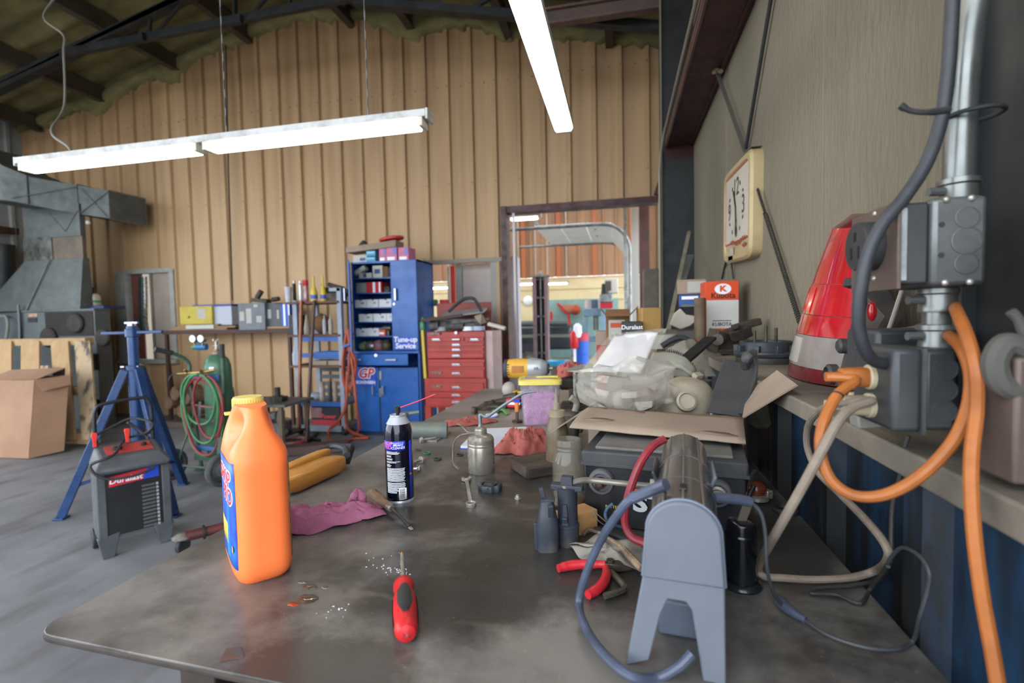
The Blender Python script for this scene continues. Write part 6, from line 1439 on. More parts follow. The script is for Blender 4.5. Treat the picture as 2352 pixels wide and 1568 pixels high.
# ---- gas welding cart
def cart():
    t0 = at(450,1145,z=0); X0,Y0 = -3.52,3.64
    t = T('welding_cart','green oxygen and acetylene welding cart with wheels and coiled hoses','welding cart',(X0,Y0,0),math.radians(-8))
    GR = mat('cart_green','#3c5a4c',.45,.1,c2='#4a5f50',sc=7,dust=.1); BLB = mat('band_blue','#2f5a93',.5); 
    CYL = mat('cylinder_green','#4f7a5e',.4,.1,c2='#42694f',sc=5,dust=.1)
    for s_ in (-1,1):
        part('frame_rail',MB().tube([(s_*.13,-.02,.06),(s_*.17,-.03,.5),(s_*.20,-.03,.9),(s_*.21,-.04,1.02),(s_*.25,-.14,1.10),(s_*.29,-.26,1.14)] if s_ < 0 else [(s_*.13,-.02,.06),(s_*.18,-.03,.5),(s_*.20,-.03,.95),(s_*.20,-.03,1.14)],.016,10,5),GR,t)
        part('grip',MB().tube([(-.25,-.14,1.10),(-.29,-.26,1.14)],.021,10,1) if s_ < 0 else MB().tube([(.20,-.03,1.05),(.20,-.03,1.17)],.021,10,1),RUB,t)
        part('back_strut',MB().bar((s_*.17,-.03,.55),(s_*.24,-.16,.14),.03,.012),GR,t)
    for z in (.14,.46): part('cross_plate',MB().bb(-.19,.19,-.04,-.02,z,z+.055),GR,t,bev=.003)
    part('toe_plate',MB().bb(-.20,.20,-.04,.26,.035,.05),GR,t)
    part('axle',MB().cyl((-.30,-.17,.132),(.30,-.17,.132),.010,n=10),GR,t)
    for s_ in (-1,1):
        wl_ = part('wheel',MB().lathe([(.10,-.030),(.122,-.030),(.132,-.018),(.132,.018),(.122,.030),(.10,.030)],32,face_m((s_*.29,-.17,.132),(1,0,0)),cap=False),mat('tyre_grey','#4d4e50',.8,c2='#5d5e5e',sc=9),t,ang=40)
        part('rim',MB().lathe([(.101,-.022),(.09,-.018),(.06,.0),(.055,.012),(.03,.016),(.028,.034),(.001,.036)],28,face_m((s_*.29,-.17,.132),(1,0,0))),mat('rim_grey','#8f9296',.45,.4),wl_)
    part('strap',MB().bb(-.17,.17,-.052,-.038,.855,.905),BLB,t,bev=.003); part('strap',MB().bb(-.16,.16,-.052,-.038,.24,.28),BLB,t,bev=.003)
    part('chain',MB().tube([(-.18,-.05,.65),(-.06,-.075,.64),(.08,-.075,.63),(.18,-.05,.64)],.008,6),mat('chain_pink','#8a5e5c',.6),t)
    # hoses coiled in ovals in front
    HG = mat('hose_green','#3f7c4f',.5); HR = mat('hose_red','#8f3038',.5)
    def coil(m,r0,cx,cz,rx,rz,y,n=1):
        mm = MB(); mm.tube([(cx+rx*math.cos(a)*(1+.05*math.sin(3*a)),y-.01*math.sin(a),cz+rz*math.sin(a)) for a in np.linspace(.5*PI,2.45*PI,18)],r0,8,5); part('hose',mm,m,t)
    coil(HG,.0105,.0,.56,.245,.36,-.085); coil(HR,.0105,.01,.55,.215,.34,-.095); coil(HG,.0105,.02,.62,.20,.30,-.11); coil(HG,.0105,-.02,.70,.20,.22,-.10); coil(HR,.0095,.10,.64,.17,.27,-.105)
    BR = mat('brass','#a98850',.35,.8,c2='#8f7040',sc=12)
    part('torch',MB().tube([(-.26,-.10,.915),(-.12,-.10,.925),(.04,-.10,.935),(.18,-.09,.955)],[.006,.010,.012,.013,.012],10,5),BR,t)
    part('torch_tip',MB().tube([(-.26,-.10,.915),(-.31,-.12,.90),(-.33,-.13,.86)],.006,8),RUB,t)
    for xx in (-.13,.05): part('torch_valve',MB().cyl((xx,-.10,.93),(xx,-.13,.955),.013,n=10),BR,t)
    for nm,xx,rr,hh,cm,lab in (('gas_cylinder',-.02,.112,1.05,CYL,'tall green gas cylinder strapped on the welding cart'),):
        c = T(nm,lab,'gas cylinder',MTX[t.name]@Vector((xx,.095,.051)),math.radians(-8),'gas cylinders')
        part('shell',MB().lathe([(rr*.9,0),(rr,.015),(rr,hh*.83),(rr*.96,hh*.88),(rr*.8,hh*.935),(rr*.5,hh*.965),(.035,hh*.975)],32),cm,c,ang=50)
        part('neck',MB().lathe([(.036,hh*.965),(.036,hh*.995),(.020,hh),(.020,hh+.02)],18),mat('cyl_neck','#8f7d70',.5,.4),c)
        part('valve',MB().cyl((0,0,hh+.015),(0,0,hh+.10),.014,n=12).cyl((-.04,0,hh+.045),(.02,0,hh+.045),.011,n=10),STEEL,c)
        part('handwheel',MB().cyl((-.035,0,hh+.10),(.035,0,hh+.10),.010,n=10).cyl((0,-.03,hh+.10),(0,.03,hh+.10),.010,n=10),STEEL,c)
        part('label',MB().box((.06,-.105,hh*.86),(.04,.01,.03),(-.35,0,.5)),MATS['print_white'],c)
        g = T('gas_regulator','twin gauge regulator on the green gas cylinder','regulator',MTX[c.name]@Vector((-.15,-.03,hh+.04)),0)
        part('body',MB().cyl((-.03,-.02,0),(.06,0,0),.030,n=18),mat('reg_blue','#2f6fa0',.4),g,bev=.003); part('knob',MB().cyl((-.065,-.02,-.005),(-.03,-.02,0),.02,n=14),HG,g)
        for gx in (-.035,.05):
            q = part('gauge',MB().cyl((gx,-.02,.075),(gx,-.055,.075),.036,n=24),mat('gauge_rim','#8d8a80',.35,.7),g,bev=.003); part('dial_face',MB().cyl((gx,-.0545,.075),(gx,-.0565,.075),.031,n=24),MATS['print_white'],q)
            part('stem',MB().cyl((gx,-.035,.01),(gx,-.035,.045),.007,n=8),BR,g)
    c = T('gas_cylinder','black gas cylinder standing right of the green one','gas cylinder',(at(508,950,y=4.12).x,4.12,0),0,'gas cylinders')
    BKC_ = mat('cylinder_black','#2b2c31',.35,.1,c2='#3a3b40',sc=6,dust=.1)
    hz = at(505,880,y=4.12).z
    part('shell',MB().lathe([(.115,0),(.125,.012),(.125,hz-.10),(.118,hz-.05),(.085,hz-.012),(.05,hz)],30),BKC_,c,ang=50); part('foot_ring',MB().lathe([(.126,0),(.128,.002),(.128,.03),(.126,.032)],30),BKC_,c)
    part('valve',MB().cyl((0,0,hz),(0,0,hz+.06),.018,n=14),mat('cyl_neck',''),c); part('regulator',MB().cyl((-.02,-.02,hz+.055),(.05,-.03,hz+.07),.022,n=14),GALV,c); part('gauge',MB().cyl((.045,-.03,hz+.12),(.062,-.05,hz+.125),.030,n=20),RUB,c,bev=.002); part('red_knob',MB().cyl((-.06,-.02,hz+.07),(-.03,-.02,hz+.07),.022,n=14),REDP,c)
    S('wire_brush','steel brush hanging on the welding cart front','brush',MB().box(MTX[t.name]@Vector((-.04,-.075,.60)),(.03,.015,.15),(0,.12,0)),mat('brush_grey','#3d3d40',.6,c2='#6a6a6a',sc=60),bev=.004)
cart()
# ---- hoist leg with caster on the floor
t = T('hoist_leg','dull red steel hoist leg with chrome caster poking out under the bench','hoist leg',at(440,1245,z=0))
a,b = at(425,1232,z=.10),at(600,1190,z=.10)
part('tube',MB().cyl(a,b,.030,n=16),mat('hoist_red','#5e2b2a',.5,c2='#4a2424',sc=6),t,w=True); part('collar',MB().cyl(a.lerp(b,.22),a.lerp(b,.25),.042,n=16),DKST,t,w=True)
part('yoke',MB().lathe([(.05,.09),(.055,.10),(.03,.115),(.001,.118)],20,Matrix.Translation((a.x-.02,a.y,0))),STEEL,t,w=True); part('wheel',MB().cyl((a.x-.035,a.y,.045),(a.x-.005,a.y,.045),.045,n=20),RUB,t,w=True,bev=.006); part('fork',MB().bb(a.x-.045,a.x-.038,a.y-.02,a.y+.02,.04,.10),STEEL,t,w=True)
# ---- furnace with sheet metal ducts
GV = mat('duct_galv','#5f6463',.55,.3,c2='#505554',sc=5,lo=.38,hi=.66,dust=.1); FUR = mat('furnace_grey','#5f6667',.5,.1,c2='#50575a',sc=3,dust=.1)
SOOT = mat('dark_tone','#232221',.8,c2='#2f2c29',sc=6)
F = T('furnace','large grey furnace cabinet with sheet metal plenum and ducts','furnace',(-7.4,5.3,0))
YF = 5.10; FD = at(258,800,x=at(222,800,y=5.10).x).y-5.10
fx0 = at(52,800,y=YF).x; fx1 = at(222,800,y=YF).x; fz = at(150,714,y=YF).z
part('cabinet',MB().bb(fx0,fx1,YF,YF+FD,0,fz),FUR,F,w=True,bev=.006)
part('side_cabinet',MB().bb(fx0-1.1,fx0-.03,YF+.06,YF+FD,0,fz),FUR,F,w=True,bev=.006)
part('seam',MB().bb(fx0-.03,fx0+.01,YF-.01,YF+.1,0,fz),SOOT,F,w=True)
part('scorched_panel',MB().bb(at(105,740,y=YF).x,at(215,740,y=YF).x,YF-.006,YF+.01,at(150,772,y=YF).z,fz-.01),SOOT,F,w=True)
part('top_edge',MB().bb(fx0-.01,fx1+.01,YF-.012,YF+FD,fz,fz+.02),FUR,F,w=True)
for px,py,r_ in ((108,775,28),(170,742,27),(233,775,24)):
    c_ = at(px,py,y=YF-.04); part('burner_disc',MB().lathe([(r_/1135*5.3,0),(r_/1135*5.3*1.02,.03),(r_/1135*5.3*.9,.045),(.001,.042)],28,face_m((c_.x,YF-.0,c_.z),(0,-1,0))),mat('disc_dark','#352f2c',.7,c2='#28241f',sc=10),F,w=True)
part('badge_plate',MB().bb(at(65,735,y=YF).x,at(86,735,y=YF).x,YF-.008,YF+.01,at(70,740,y=YF).z,at(70,730,y=YF).z),mat('plate_dark','#2d2630',.5),F,w=True); part('badge_sticker',MB().bb(at(66,725,y=YF).x,at(87,725,y=YF).x,YF-.008,YF+.01,at(70,727,y=YF).z,at(70,720,y=YF).z),mat('sticker_orange','#a8683a',.6,c2='#b8b0a8',sc=30),F,w=True)
for px in (228,236):
    for py in (830,935): part('pipe_coil',MB().cyl((at(222,py,y=YF).x,YF-.03,at(222,py+18,y=YF).z),(at(222,py,y=YF).x,YF-.03,at(222,py-18,y=YF).z),.05,n=14),mat('coil_rust','#3a2c28',.7),F,w=True)
# plenum: tapered hood, collar, crossed ducts
def quad_ring(px0,px1,py,y0,y1): return [Vector((at(px0,py,y=y0).x,y0,at(px0,py,y=y0).z)),Vector((at(px1,py,y=y0).x,y0,at(px1,py,y=y0).z)),Vector((at(px1,py,y=y0).x,y1,at(px1,py,y=y0).z)),Vector((at(px0,py,y=y0).x,y1,at(px0,py,y=y0).z))]
z_hood = at(120,592,y=YF).z; hx0,hx1 = at(-12,714,y=YF).x,at(180,714,y=YF).x; tx0,tx1 = at(92,592,y=YF).x,at(168,592,y=YF).x
part('hood',MB().loft([[(hx0-.3,YF+.02,fz+.02),(hx1,YF+.02,fz+.02),(hx1,YF+FD,fz+.02),(hx0-.3,YF+FD,fz+.02)],[(tx0-.45,YF+.12,z_hood),(tx1,YF+.12,z_hood),(tx1,YF+FD,z_hood),(tx0-.45,YF+FD,z_hood)]]),GV,F,w=True,bev=.004)
part('hood_fold',MB().bar((hx0+.55,YF+.005,fz+.02),(tx0+.02,YF+.10,z_hood),.012,.012),GV,F,w=True)
part('collar',MB().bb(tx0-.45,tx1-.02,YF+.14,YF+FD-.01,z_hood,z_hood+.30),mat('collar_brown','#6f6357',.6,.2,c2='#5d5349',sc=5),F,w=True,bev=.004)
part('foil_band',MB().bb(tx0-.47,tx0+.03,YF+.125,YF+.2,z_hood-.02,z_hood+.31),mat('foil','#a9aba6',.22,.9,c2='#6d7166',sc=9,bump=1.0,bsc=10),F,w=True)
part('riser',MB().bb(tx0-.45,tx1-.03,YF+.13,YF+FD,z_hood+.29,z_hood+.72),GV,F,w=True,bev=.004)
for (p_,q_) in (((tx0+.02,YF+.125,z_hood+.62),(tx0+.28,YF+.125,z_hood+.36)),((tx1-.05,YF+.125,z_hood+.62),(tx0+.28,YF+.125,z_hood+.36)),((tx0,YF+.125,z_hood+.60),(tx1-.04,YF+.125,z_hood+.60))): part('crease',MB().bar(p_,q_,.006,.008),GV,F,w=True)
# horizontal duct running towards the wall
dz0,dz1 = at(200,480,y=5.45).z,at(180,405,y=5.45).z
def dr(px,pt,pb,y0): a_,b_ = at(px,pt,y=y0),at(px,pb,y=y0); return [(a_.x,y0,b_.z),(a_.x,y0,a_.z),(a_.x+.02,y0+.5,a_.z),(a_.x+.02,y0+.5,b_.z)]
part('trunk_duct',MB().loft([dr(-40,400,460,4.75),dr(20,398,462,4.80),dr(178,425,492,5.25),dr(250,438,502,5.40)]),GV,F,w=True)
part('trunk_elbow',MB().loft([dr(-60,330,460,4.70),dr(5,380,460,4.76),dr(60,402,468,4.9)]),GV,F,w=True)
part('duct_rim',MB().loft([dr(248,436,504,5.39),dr(252,436,504,5.42)]),GALV,F,w=True)
part('duct_joint',MB().loft([dr(176,422,494,5.24),dr(180,424,494,5.26)]),GV,F,w=True)
part('duct_crease',MB().bar(at(182,430,y=5.24),at(246,498,y=5.38),.008,.008),GV,F,w=True); part('duct_crease',MB().bar(at(182,490,y=5.24),at(246,440,y=5.38),.008,.008),GV,F,w=True); part('duct_crease',MB().bar(at(25,455,y=4.79),at(174,428,y=5.22),.008,.008),GV,F,w=True)
S('flue_pipe','black flue pipe with bright joint at the left edge behind the furnace','pipe',MB().cyl(at(8,660,y=5.6),at(8,560,y=5.6),.13,n=20),DKST)
S('wall_girt','dark red girt across the grey left wall','girt',MB().bar(at(-60,520,y=5.2),at(44,533,y=6.0),.10,.10),MAROON)
S('small_bulb','small glass lamp bulb hanging under the duct end','bulb',MB().ell(at(203,511,y=5.3),(.03,.03,.03),12),mat('bulb_glass','#c4c4bd',.2))
# things on the furnace top
zf_ = fz+.02
t = T('spray_jug','white and green plastic jug sprayer on the furnace top','jug',(at(211,700,y=YF+.25).x,YF+.25,zf_+.045))
part('bottle',MB().loft([rings_rect(.11*k,.07*k,z,20,4) for z,k in ((0,.95),(.01,1),(.12,1),(.16,.8),(.175,.4))]),mat('jug_white','#b9b5a4',.5),t); part('green_band',MB().loft([rings_rect(.1108,.0708,z,20,4) for z in (.045,.075)]),mat('band_green','#3f8a4a',.5),t); part('pump',MB().cyl((.03,0,.17),(.03,0,.24),.016,n=10).bb(-.02,.08,-.012,.012,.235,.252),RUB,t)
S('blue_tray','dark blue tool tray under the jug on the furnace','tray',MB().bb(at(175,710,y=YF+.2).x,at(252,710,y=YF+.2).x,YF+.12,YF+.42,zf_,zf_+.044),mat('tray_blue','#26345a',.5),bev=.01)
S('greasy_pump','small greasy pump lying on the furnace top','engine part',MB().ell((at(122,705,y=YF+.3).x,YF+.3,zf_+.05),(.09,.06,.05),14).cyl((at(112,700,y=YF+.3).x,YF+.3,zf_+.06),(at(140,700,y=YF+.3).x,YF+.3,zf_+.04),.03,n=12),GRS)
t = T('paint_gun','white plastic spray tool at the left end of the furnace top','spray gun',(at(32,700,y=YF+.1).x,YF+.15,zf_)); WPL = mat('wp2','#a9aaa6',.5)
part('body',MB().box((0,0,.075),(.17,.10,.09),(0,.12,0)),WPL,t,bev=.02); part('tank',MB().ell((.12,0,.07),(.07,.06,.065),16),WPL,t); part('nozzle',MB().tube([(.03,0,.11),(.06,-.02,.17),(.07,-.02,.20)],.012,8),RUB,t); part('trigger',MB().box((.07,-.02,.215),(.06,.03,.04),(0,.3,0)),mat('trig_orange','#6a4030',.5),t,bev=.006); part('base',MB().bb(-.09,.16,-.05,.05,0,.035),WPL,t,bev=.008)
S('white_hose','pale hose running down the left furnace cabinet','hose',MB().tube([at(0,726,y=YF-.0),at(14,728,y=YF-.02),at(18,750,y=YF-.02),at(12,790,y=YF-.02)],.018,8),mat('hose_pale','#7d8079',.6)); S('thin_pipe','thin grey pipe running down the front of the furnace','pipe',MB().tube([at(42,700,y=YF-.03),at(45,740,y=YF-.03),at(46,800,y=YF-.03)],.014,8),mat('pipe_grey','#6d7072',.5,.4))
# ---- pallet leaning on the furnace
PWD = mat('pallet_wood','#b0916a',.8,c2='#9a7b56',sc=4,st=(3,3,.6),lo=.35,hi=.7)
PWD2 = mat('pallet_wood_stained','#a99274',.8,c2='#4d463e',sc=5,st=(2,2,.8),lo=.5,hi=.62)
P = T('wooden_pallet','pale wooden pallet standing on edge against the furnace','pallet',(-6.6,4.35,0))
def pq(px0,px1,py0,py1,yt,yb,th,m,nm,sl=0):
    a_,b_ = at(px0,py0,y=yt),at(px1,py0,y=yt); c_,d_ = at(px1+sl,py1,y=yb),at(px0+sl,py1,y=yb); slab(nm,[a_,b_,c_,d_],th,m,P)
YP0,YP1 = 4.62,4.32
for px0,px1,sl,m in ((-40,28,0,PWD),(50,92,0,PWD),(118,158,16,PWD),(172,208,18,PWD2)): pq(px0,px1,783,1010,YP0-.03,YP1-.03,.022,m,'deck_board',sl)
for py0,py1,k in ((780,790,0),(890,903,.5),(995,1012,.95)):
    y_ = YP0+(YP1-YP0)*k; a_,b_ = at(-40,py0,y=y_+.03),at(205+16*k,py0-2,y=y_+.03); zc_ = (at(100,py0,y=y_).z+at(100,py1,y=y_).z)/2
    part('stringer',MB().bar((a_.x,y_+.03,zc_),(b_.x,y_+.03,zc_),.10,abs(at(100,py0,y=y_).z-at(100,py1,y=y_).z)+.03),PWD,P,w=True,bev=.003)
part('corner_block',MB().bar(at(95,975,y=4.2),at(122,975,y=4.2),.10,.09),PWD,P,w=True,bev=.003)
for px0,px1,sl in ((95,113,8),): pq(px0,px1,840,985,YP0-.20,YP1-.12,.022,PWD2,'loose_slat',sl-22)
S('dark_post','rough dark wooden post leaning on the pallet','post',MB().bar(at(136,845,y=4.25),at(126,1015,y=4.12),.085,.06),mat('old_post','#463d36',.85,c2='#332d29',sc=8,bump=.4,bsc=20),bev=.006)
t = T('cardboard_box','tall open brown cardboard box leaning at the left edge','carton',at(60,1040,z=0)); CB_ = mat('card_brown','#9b7860',.85,c2='#8d6c55',sc=3); CB2 = mat('card_shadow','#6e4f3a',.85,c2='#5f4432',sc=4)
f = [at(-60,1042,y=3.80),at(66,1036,y=3.83),at(80,872,y=3.93),at(-45,876,y=3.93)]; f[0].z = f[1].z = .006
slab('front_panel',f,.012,CB_,t); bk = [p+Vector((.12,.24,.02)) for p in f]
slab('side_panel',[f[1],bk[1],bk[2],f[2]],.010,CB_,t); slab('back_panel',bk,.010,CB_,t); slab('top_flap',[f[3]+Vector((0,.02,.005)),f[2]+Vector((0,.02,.005)),f[2]+Vector((.10,.22,.10)),f[3]+Vector((.10,.22,.10))],.008,CB_,t); slab('side_flap',[f[2],bk[2],bk[2]+Vector((.05,-.02,-.10)),f[2]+Vector((.10,0,-.12))],.008,CB_,t)
# ================================================================ ALONG THE BACK WALL
# ---- window in the left of the back wall
wn = T('window_1','x','x',(-6.9,YW,.82)); del wn['label']; del wn['category']; wn['kind'] = 'structure'
WF = mat('window_white','#a9a9a3',.6,c2='#96968f',sc=8)
ox0,ox1,oz0,oz1 = OPEN[0]
for a_ in ((ox0-.02,ox0+.17,oz0,oz1),(ox1-.06,ox1+.02,oz0,oz1)): part('window_frame',MB().bb(a_[0],a_[1],YW-.07,YW+.08,a_[2],a_[3]),WF,wn,w=True,bev=.006)
part('window_frame',MB().bb(ox0-.02,ox1+.02,YW-.05,YW+.06,oz1-.03,oz1+.03),WF,wn,w=True); part('window_sill',MB().bb(ox0-.04,ox1+.04,YW-.12,YW+.06,oz0-.04,oz0+.02),WF,wn,w=True)
part('mullion',MB().bb(ox1-.48,ox1-.44,YW-.0,YW+.05,oz0,oz1),mat('mullion_grey','#7c756c',.6),wn,w=True)
part('pane',MB().bb(ox1-.44,ox1-.06,YW+.02,YW+.026,oz0,oz1),mat('frosted_pane','#b4a79c',.5,c2='#a2958a',sc=3,alpha=.85),wn,w=True)
part('brown_panel',MB().bb(ox0+.17,ox0+.36,YW+.03,YW+.05,oz0,oz1),mat('panel_redbrown','#7a4a40',.6),wn,w=True)
for i,(dx,m_,lab) in enumerate(((.40,RUB,'black hose hanging in the window at the left'),(.45,mat('strap_teal','#3f5a58',.6),'dark teal strap hanging in the window'),(.50,STEEL,'bright clamps hanging in the window'))):
    S('hanging_hose',lab,'hose',MB().tube([(ox0+dx,YW-.03,oz1-.08),(ox0+dx+.012*math.sin(i),YW-.05,1.75),(ox0+dx-.01,YW-.05,1.4),(ox0+dx+.02,YW-.05,1.22)],.018 if i < 2 else .026,8,5),m_,'things hanging in the window')
# ---- wall shelf
YS = 5.62
SHW = mat('shelf_plank','#8a6f52',.8,c2='#6f5740',sc=6,st=(.5,3,3)); SHB = mat('shelf_angle','#4a332d',.6,.2)
sx0,sx1 = at(372,755,y=YS).x,at(668,755,y=YS).x; zs = at(520,757,y=YS).z
sh = T('wall_shelf','long brown wall shelf on angle iron legs along the tan wall','shelf',((sx0+sx1)/2,YS+.2,0))
part('angle_rail',MB().bb(sx0,sx1,YS,YS+.02,zs-.05,zs+.005),SHB,sh,w=True); part('board',MB().bb(sx0,sx1,YS+.005,YW-.05,zs-.02,zs),SHW,sh,w=True)
for xx in (sx0+.03,sx1-.05): part('leg',MB().bb(xx-.02,xx+.02,YS+.02,YS+.06,0,zs-.02),SHB,sh,w=True)
part('brace',MB().bar((sx0+.03,YS+.05,.9),(sx0-.25,YS+.35,.45),.03,.03),SHB,sh,w=True)
for i,(px0,px1,dz) in enumerate(((388,520,.016),(392,540,.045),(410,500,.07))):
    a_,b_ = at(px0,745,y=YS).x,at(px1,745,y=YS).x
    S('plank',('lowest','middle','top')[i]+' of the weathered boards stacked on the wall shelf','plank',MB().bb(a_,b_,YS+.0,YS+.22,zs+.001+i*.027,zs+.026+i*.027),mat('plank_old','#97795a',.8,c2='#6d563e',sc=5,st=(.4,3,3)),'boards on the wall shelf',bev=.003)
def shelfbox(name,lab,pr,y,dep,m,z0,prints=(),cat='box',handle=None,rz=0):
    t = carton(name,lab,pr,y,dep,m,z0,rz,cat=cat,prints=prints)
    return t
zpl = zs+.083
YCS = mat('case_yellow','#b8a63c',.5,c2='#a89632',sc=6)
t = shelfbox('yellow_case','yellow plastic tool case on the boards of the wall shelf',(413,702,486,728),YS+.02,.2,YCS,zpl,((.55,.8,.3,.85,PW),),'tool case')
part('latch',MB().box((-.12,-.012,.10),(.04,.02,.03)),YCS,t,bev=.004)
t = shelfbox('white_file_box','white box with blue lid beside the yellow case',(488,702,531,740),YS+.06,.22,mat('filebox_white','#aab0bd',.5),zpl-.02,(),'box')
x_ = rect(488,702,531,740,YS+.06); part('blue_lid',MB().bb(-(x_[1]-x_[0])/2-.30,(x_[1]-x_[0])/2+.01,-.01,.24,x_[3]-zpl+.02,x_[3]-zpl+.045),mat('lid_blue','#28388c',.5),t)
S('flat_tray','flat white and yellow tray lying under the yellow case edge','tray',MB().bb(at(428,735,y=YS).x,at(492,735,y=YS).x,YS-.015,YS+.0,zs+.02,zs+.07),mat('tray_white','#b5b8b0',.5))
GC = mat('case_greyplastic','#6b7076',.5,c2='#5d6268',sc=6)
t = shelfbox('grey_tote','grey plastic tote with torn white labels on the wall shelf',(549,695,607,757),YS-.02,.24,GC,zs-.01,((.05,.22,.35,.7,PW),(.3,.5,.25,.8,PW),(.68,.88,.28,.52,PW),(.6,.75,.85,.95,PW)),'tote')
for k in range(2):
    t = shelfbox('parts_bin',('left','right')[k]+' dark grey parts case standing on the shelf next to the tote',((608,695,632,745),(633,697,645,745))[k],YS+.03,.2,mat('bin_dark','#4a4e54',.5),zs+.001,((.3,.6,.4,.75,PW),),'case')
t = shelfbox('blue_folder_box','blue and white box at the right end of the wall shelf',(646,697,664,734),YS+.03,.18,mat('box_blue2','#2358b4',.5),zs+.03,((.28,.5,.02,.98,MATS['print_white']),(.85,1,0,1,MATS['print_white'])),'box')
S('shelf_block','yellowish wood block on the right end of the shelf','block',MB().bb(at(610,740,y=YS).x,at(662,740,y=YS).x,YS+.01,YS+.2,zs+.001,zs+.029),mat('block_wood','#a2855c',.8),bev=.004)
chunk('greasy_gearbox','greasy black gear part on top of the grey tote','engine part',[('body',(at(600,690,y=YS+.1).x,YS+.1,at(600,690,y=YS+.1).z),(.22,.12,.05),(0,.1,.1)),('cylinder',(at(598,686,y=YS+.1).x,YS+.1,at(598,684,y=YS+.1).z),(-.05,0,0,.02,0,.09),.035),('cylinder',(at(630,688,y=YS+.1).x,YS+.1,at(630,688,y=YS+.1).z),(-.03,0,0,.07,0,.01),.03)])

# ---- tall rack with tins and bottles
YR = 5.18
GRK = mat('rack_grey','#8f97a6',.5,.1,c2='#7f8796',sc=6); BLR = mat('rack_blue','#2c5aa4',.45)
R_ = T('storage_rack','tall grey metal rack with wood shelves and blue rails','rack',(-3.55,YR+.2,0))
rx0,rx1 = at(682,850,y=YR).x,at(784,850,y=YR).x
for xx,zt_ in ((rx0,at(672,690,y=YR).z),(rx1,at(780,660,y=YR).z)):
    part('post',MB().bb(xx-.028,xx+.028,YR,YR+.05,.07,zt_),GRK,R_,w=True,bev=.004); part('post',MB().bb(xx-.028,xx+.028,YR+.42,YR+.46,.07,zt_),GRK,R_,w=True,bev=.004)
part('top_arm',MB().bb(rx1-.12,rx1+.02,YR,YR+.05,at(780,668,y=YR).z,at(780,660,y=YR).z),GRK,R_,w=True)
RW = mat('rack_shelf_wood','#6f4c3c',.75,c2='#5c3f33',sc=6)
ZSH = []
for py in (692,768,839): 
    z = at(720,py,y=YR).z; ZSH.append(z); part('wood_shelf',MB().bb(rx0-.10,rx1+.0,YR-.02,YR+.44,z-.025,z),RW,R_,w=True)
for py,h_ in ((778,.06),(816,.05),(928,.05)):
    z = at(720,py,y=YR).z; ZSH.append(z+h_/2); part('blue_rail',MB().bb(rx0,rx1,YR+.005,YR+.03,z-h_/2,z+h_/2),BLR,R_,w=True); part('steel_shelf',MB().bb(rx0,rx1,YR+.03,YR+.43,z-.02,z),GRK,R_,w=True)
zb_l = at(720,983,y=YR).z; part('bottom_rail',MB().bb(rx0,rx1,YR,YR+.04,zb_l-.035,zb_l+.035),GRK,R_,w=True); part('steel_shelf',MB().bb(rx0,rx1,YR+.04,YR+.43,zb_l-.02,zb_l+.01),GRK,R_,w=True)
for k in range(5): zz_ = at(720,848+k*16,y=YR+.4).z; part('back_slat',MB().bb(rx0,rx0+.55,YR+.43,YR+.44,zz_-.03,zz_+.02),mat('slat_dark','#555a64',.5),R_,w=True)
for xx in (rx0,rx1): part('caster',MB().cyl((xx-.02,YR+.02,.045),(xx+.02,YR+.02,.045),.045,n=18),RUB,R_,w=True,bev=.005); part('caster_fork',MB().bb(xx-.028,xx+.028,YR+.0,YR+.05,.04,.08),mat('fork_brown','#8a6a4c',.5),R_,w=True)
def tin(name,lab,px,py0,py1,wpx,y,m,prof,top=None,cat='can',band=None,cap=None,z0=None,group='cans and bottles on the rack'):
    """upright container: base at py1 top at py0"""
    b_ = at(px,py1,y=y); z0 = b_.z if z0 is None else z0; h = at(px,py0,y=y).z-z0; r_ = wpx/2/1135*(y*.98+.1)
    t = T(name,lab,cat,(b_.x,y,z0),0,group)
    part('body',MB().lathe([(r_*a,h*b) for a,b in prof],20),m,t,ang=45)
    if cap: part('cap',MB().lathe([(r_*a,h*b) for a,b in cap[1]],18),cap[0],t)
    if band: part('band',MB().lathe([(r_*1.01,h*band[1]),(r_*1.015,h*band[2])],20,cap=False),band[0],t)
    return t
CANP = [(.95,0),(1,.02),(1,.8),(.8,.88),(.5,.9)]
WHT = MATS['print_white']; z1_ = ZSH[0]
t = tin('paper_cup','white paper cup on the top left of the rack',663,659,691,18,YR+.05,mat('cup_white','#b9bcc2',.6),[(.75,0),(1,.95),(1.03,.97),(1.03,1),(.97,1),(.72,.06)],cat='cup',z0=z1_,cap=(mat('cup_print','#7d92c4',.6),[(.86,.45),(.93,.70)]))
tin('spray_can','black spray can with silver cap at the back of the rack top',677,645,690,9,YR+.15,RUB,CANP,z0=z1_,cap=(STEEL,[(.7,.7),(.7,1),(.1,1)]))
tin('spray_can','silver and white spray can on the rack top',691,645,690,8,YR+.03,mat('can_alu','#b9bec8',.3,.6),CANP,z0=z1_,cap=(WHT,[(.8,.85),(.8,1),(.1,1)]))
tin('spray_can','spray can with big red cap on the rack top',703,643,690,14,YR+.08,mat('can_whitered','#b5a5aa',.35,.2,c2='#a33a44',sc=16),[(.95,0),(1,.02),(1,.72),(.9,.75)],z0=z1_,cap=(mat('cap_red2','#c0262c',.4),[(1,.74),(1.05,.76),(1.05,.98),(.9,1),(.05,1)]))
for k,(px,wpx) in enumerate(((722,17),(743,15))):
    tin('fuel_bottle',('nearer','farther')[k]+' yellow fuel additive bottle with slanted neck on the rack top',px,(634,633)[k],(690,687)[k],wpx,YR+.06+.05*k,mat('bottle_yellow','#cdb23c',.4),[(.95,0),(1,.03),(1,.35),(.75,.5),(.35,.62),(.3,1),(.05,1)],band=(mat('band_bluew','#4a58b0',.5),.1,.26),z0=z1_,cat='bottle')
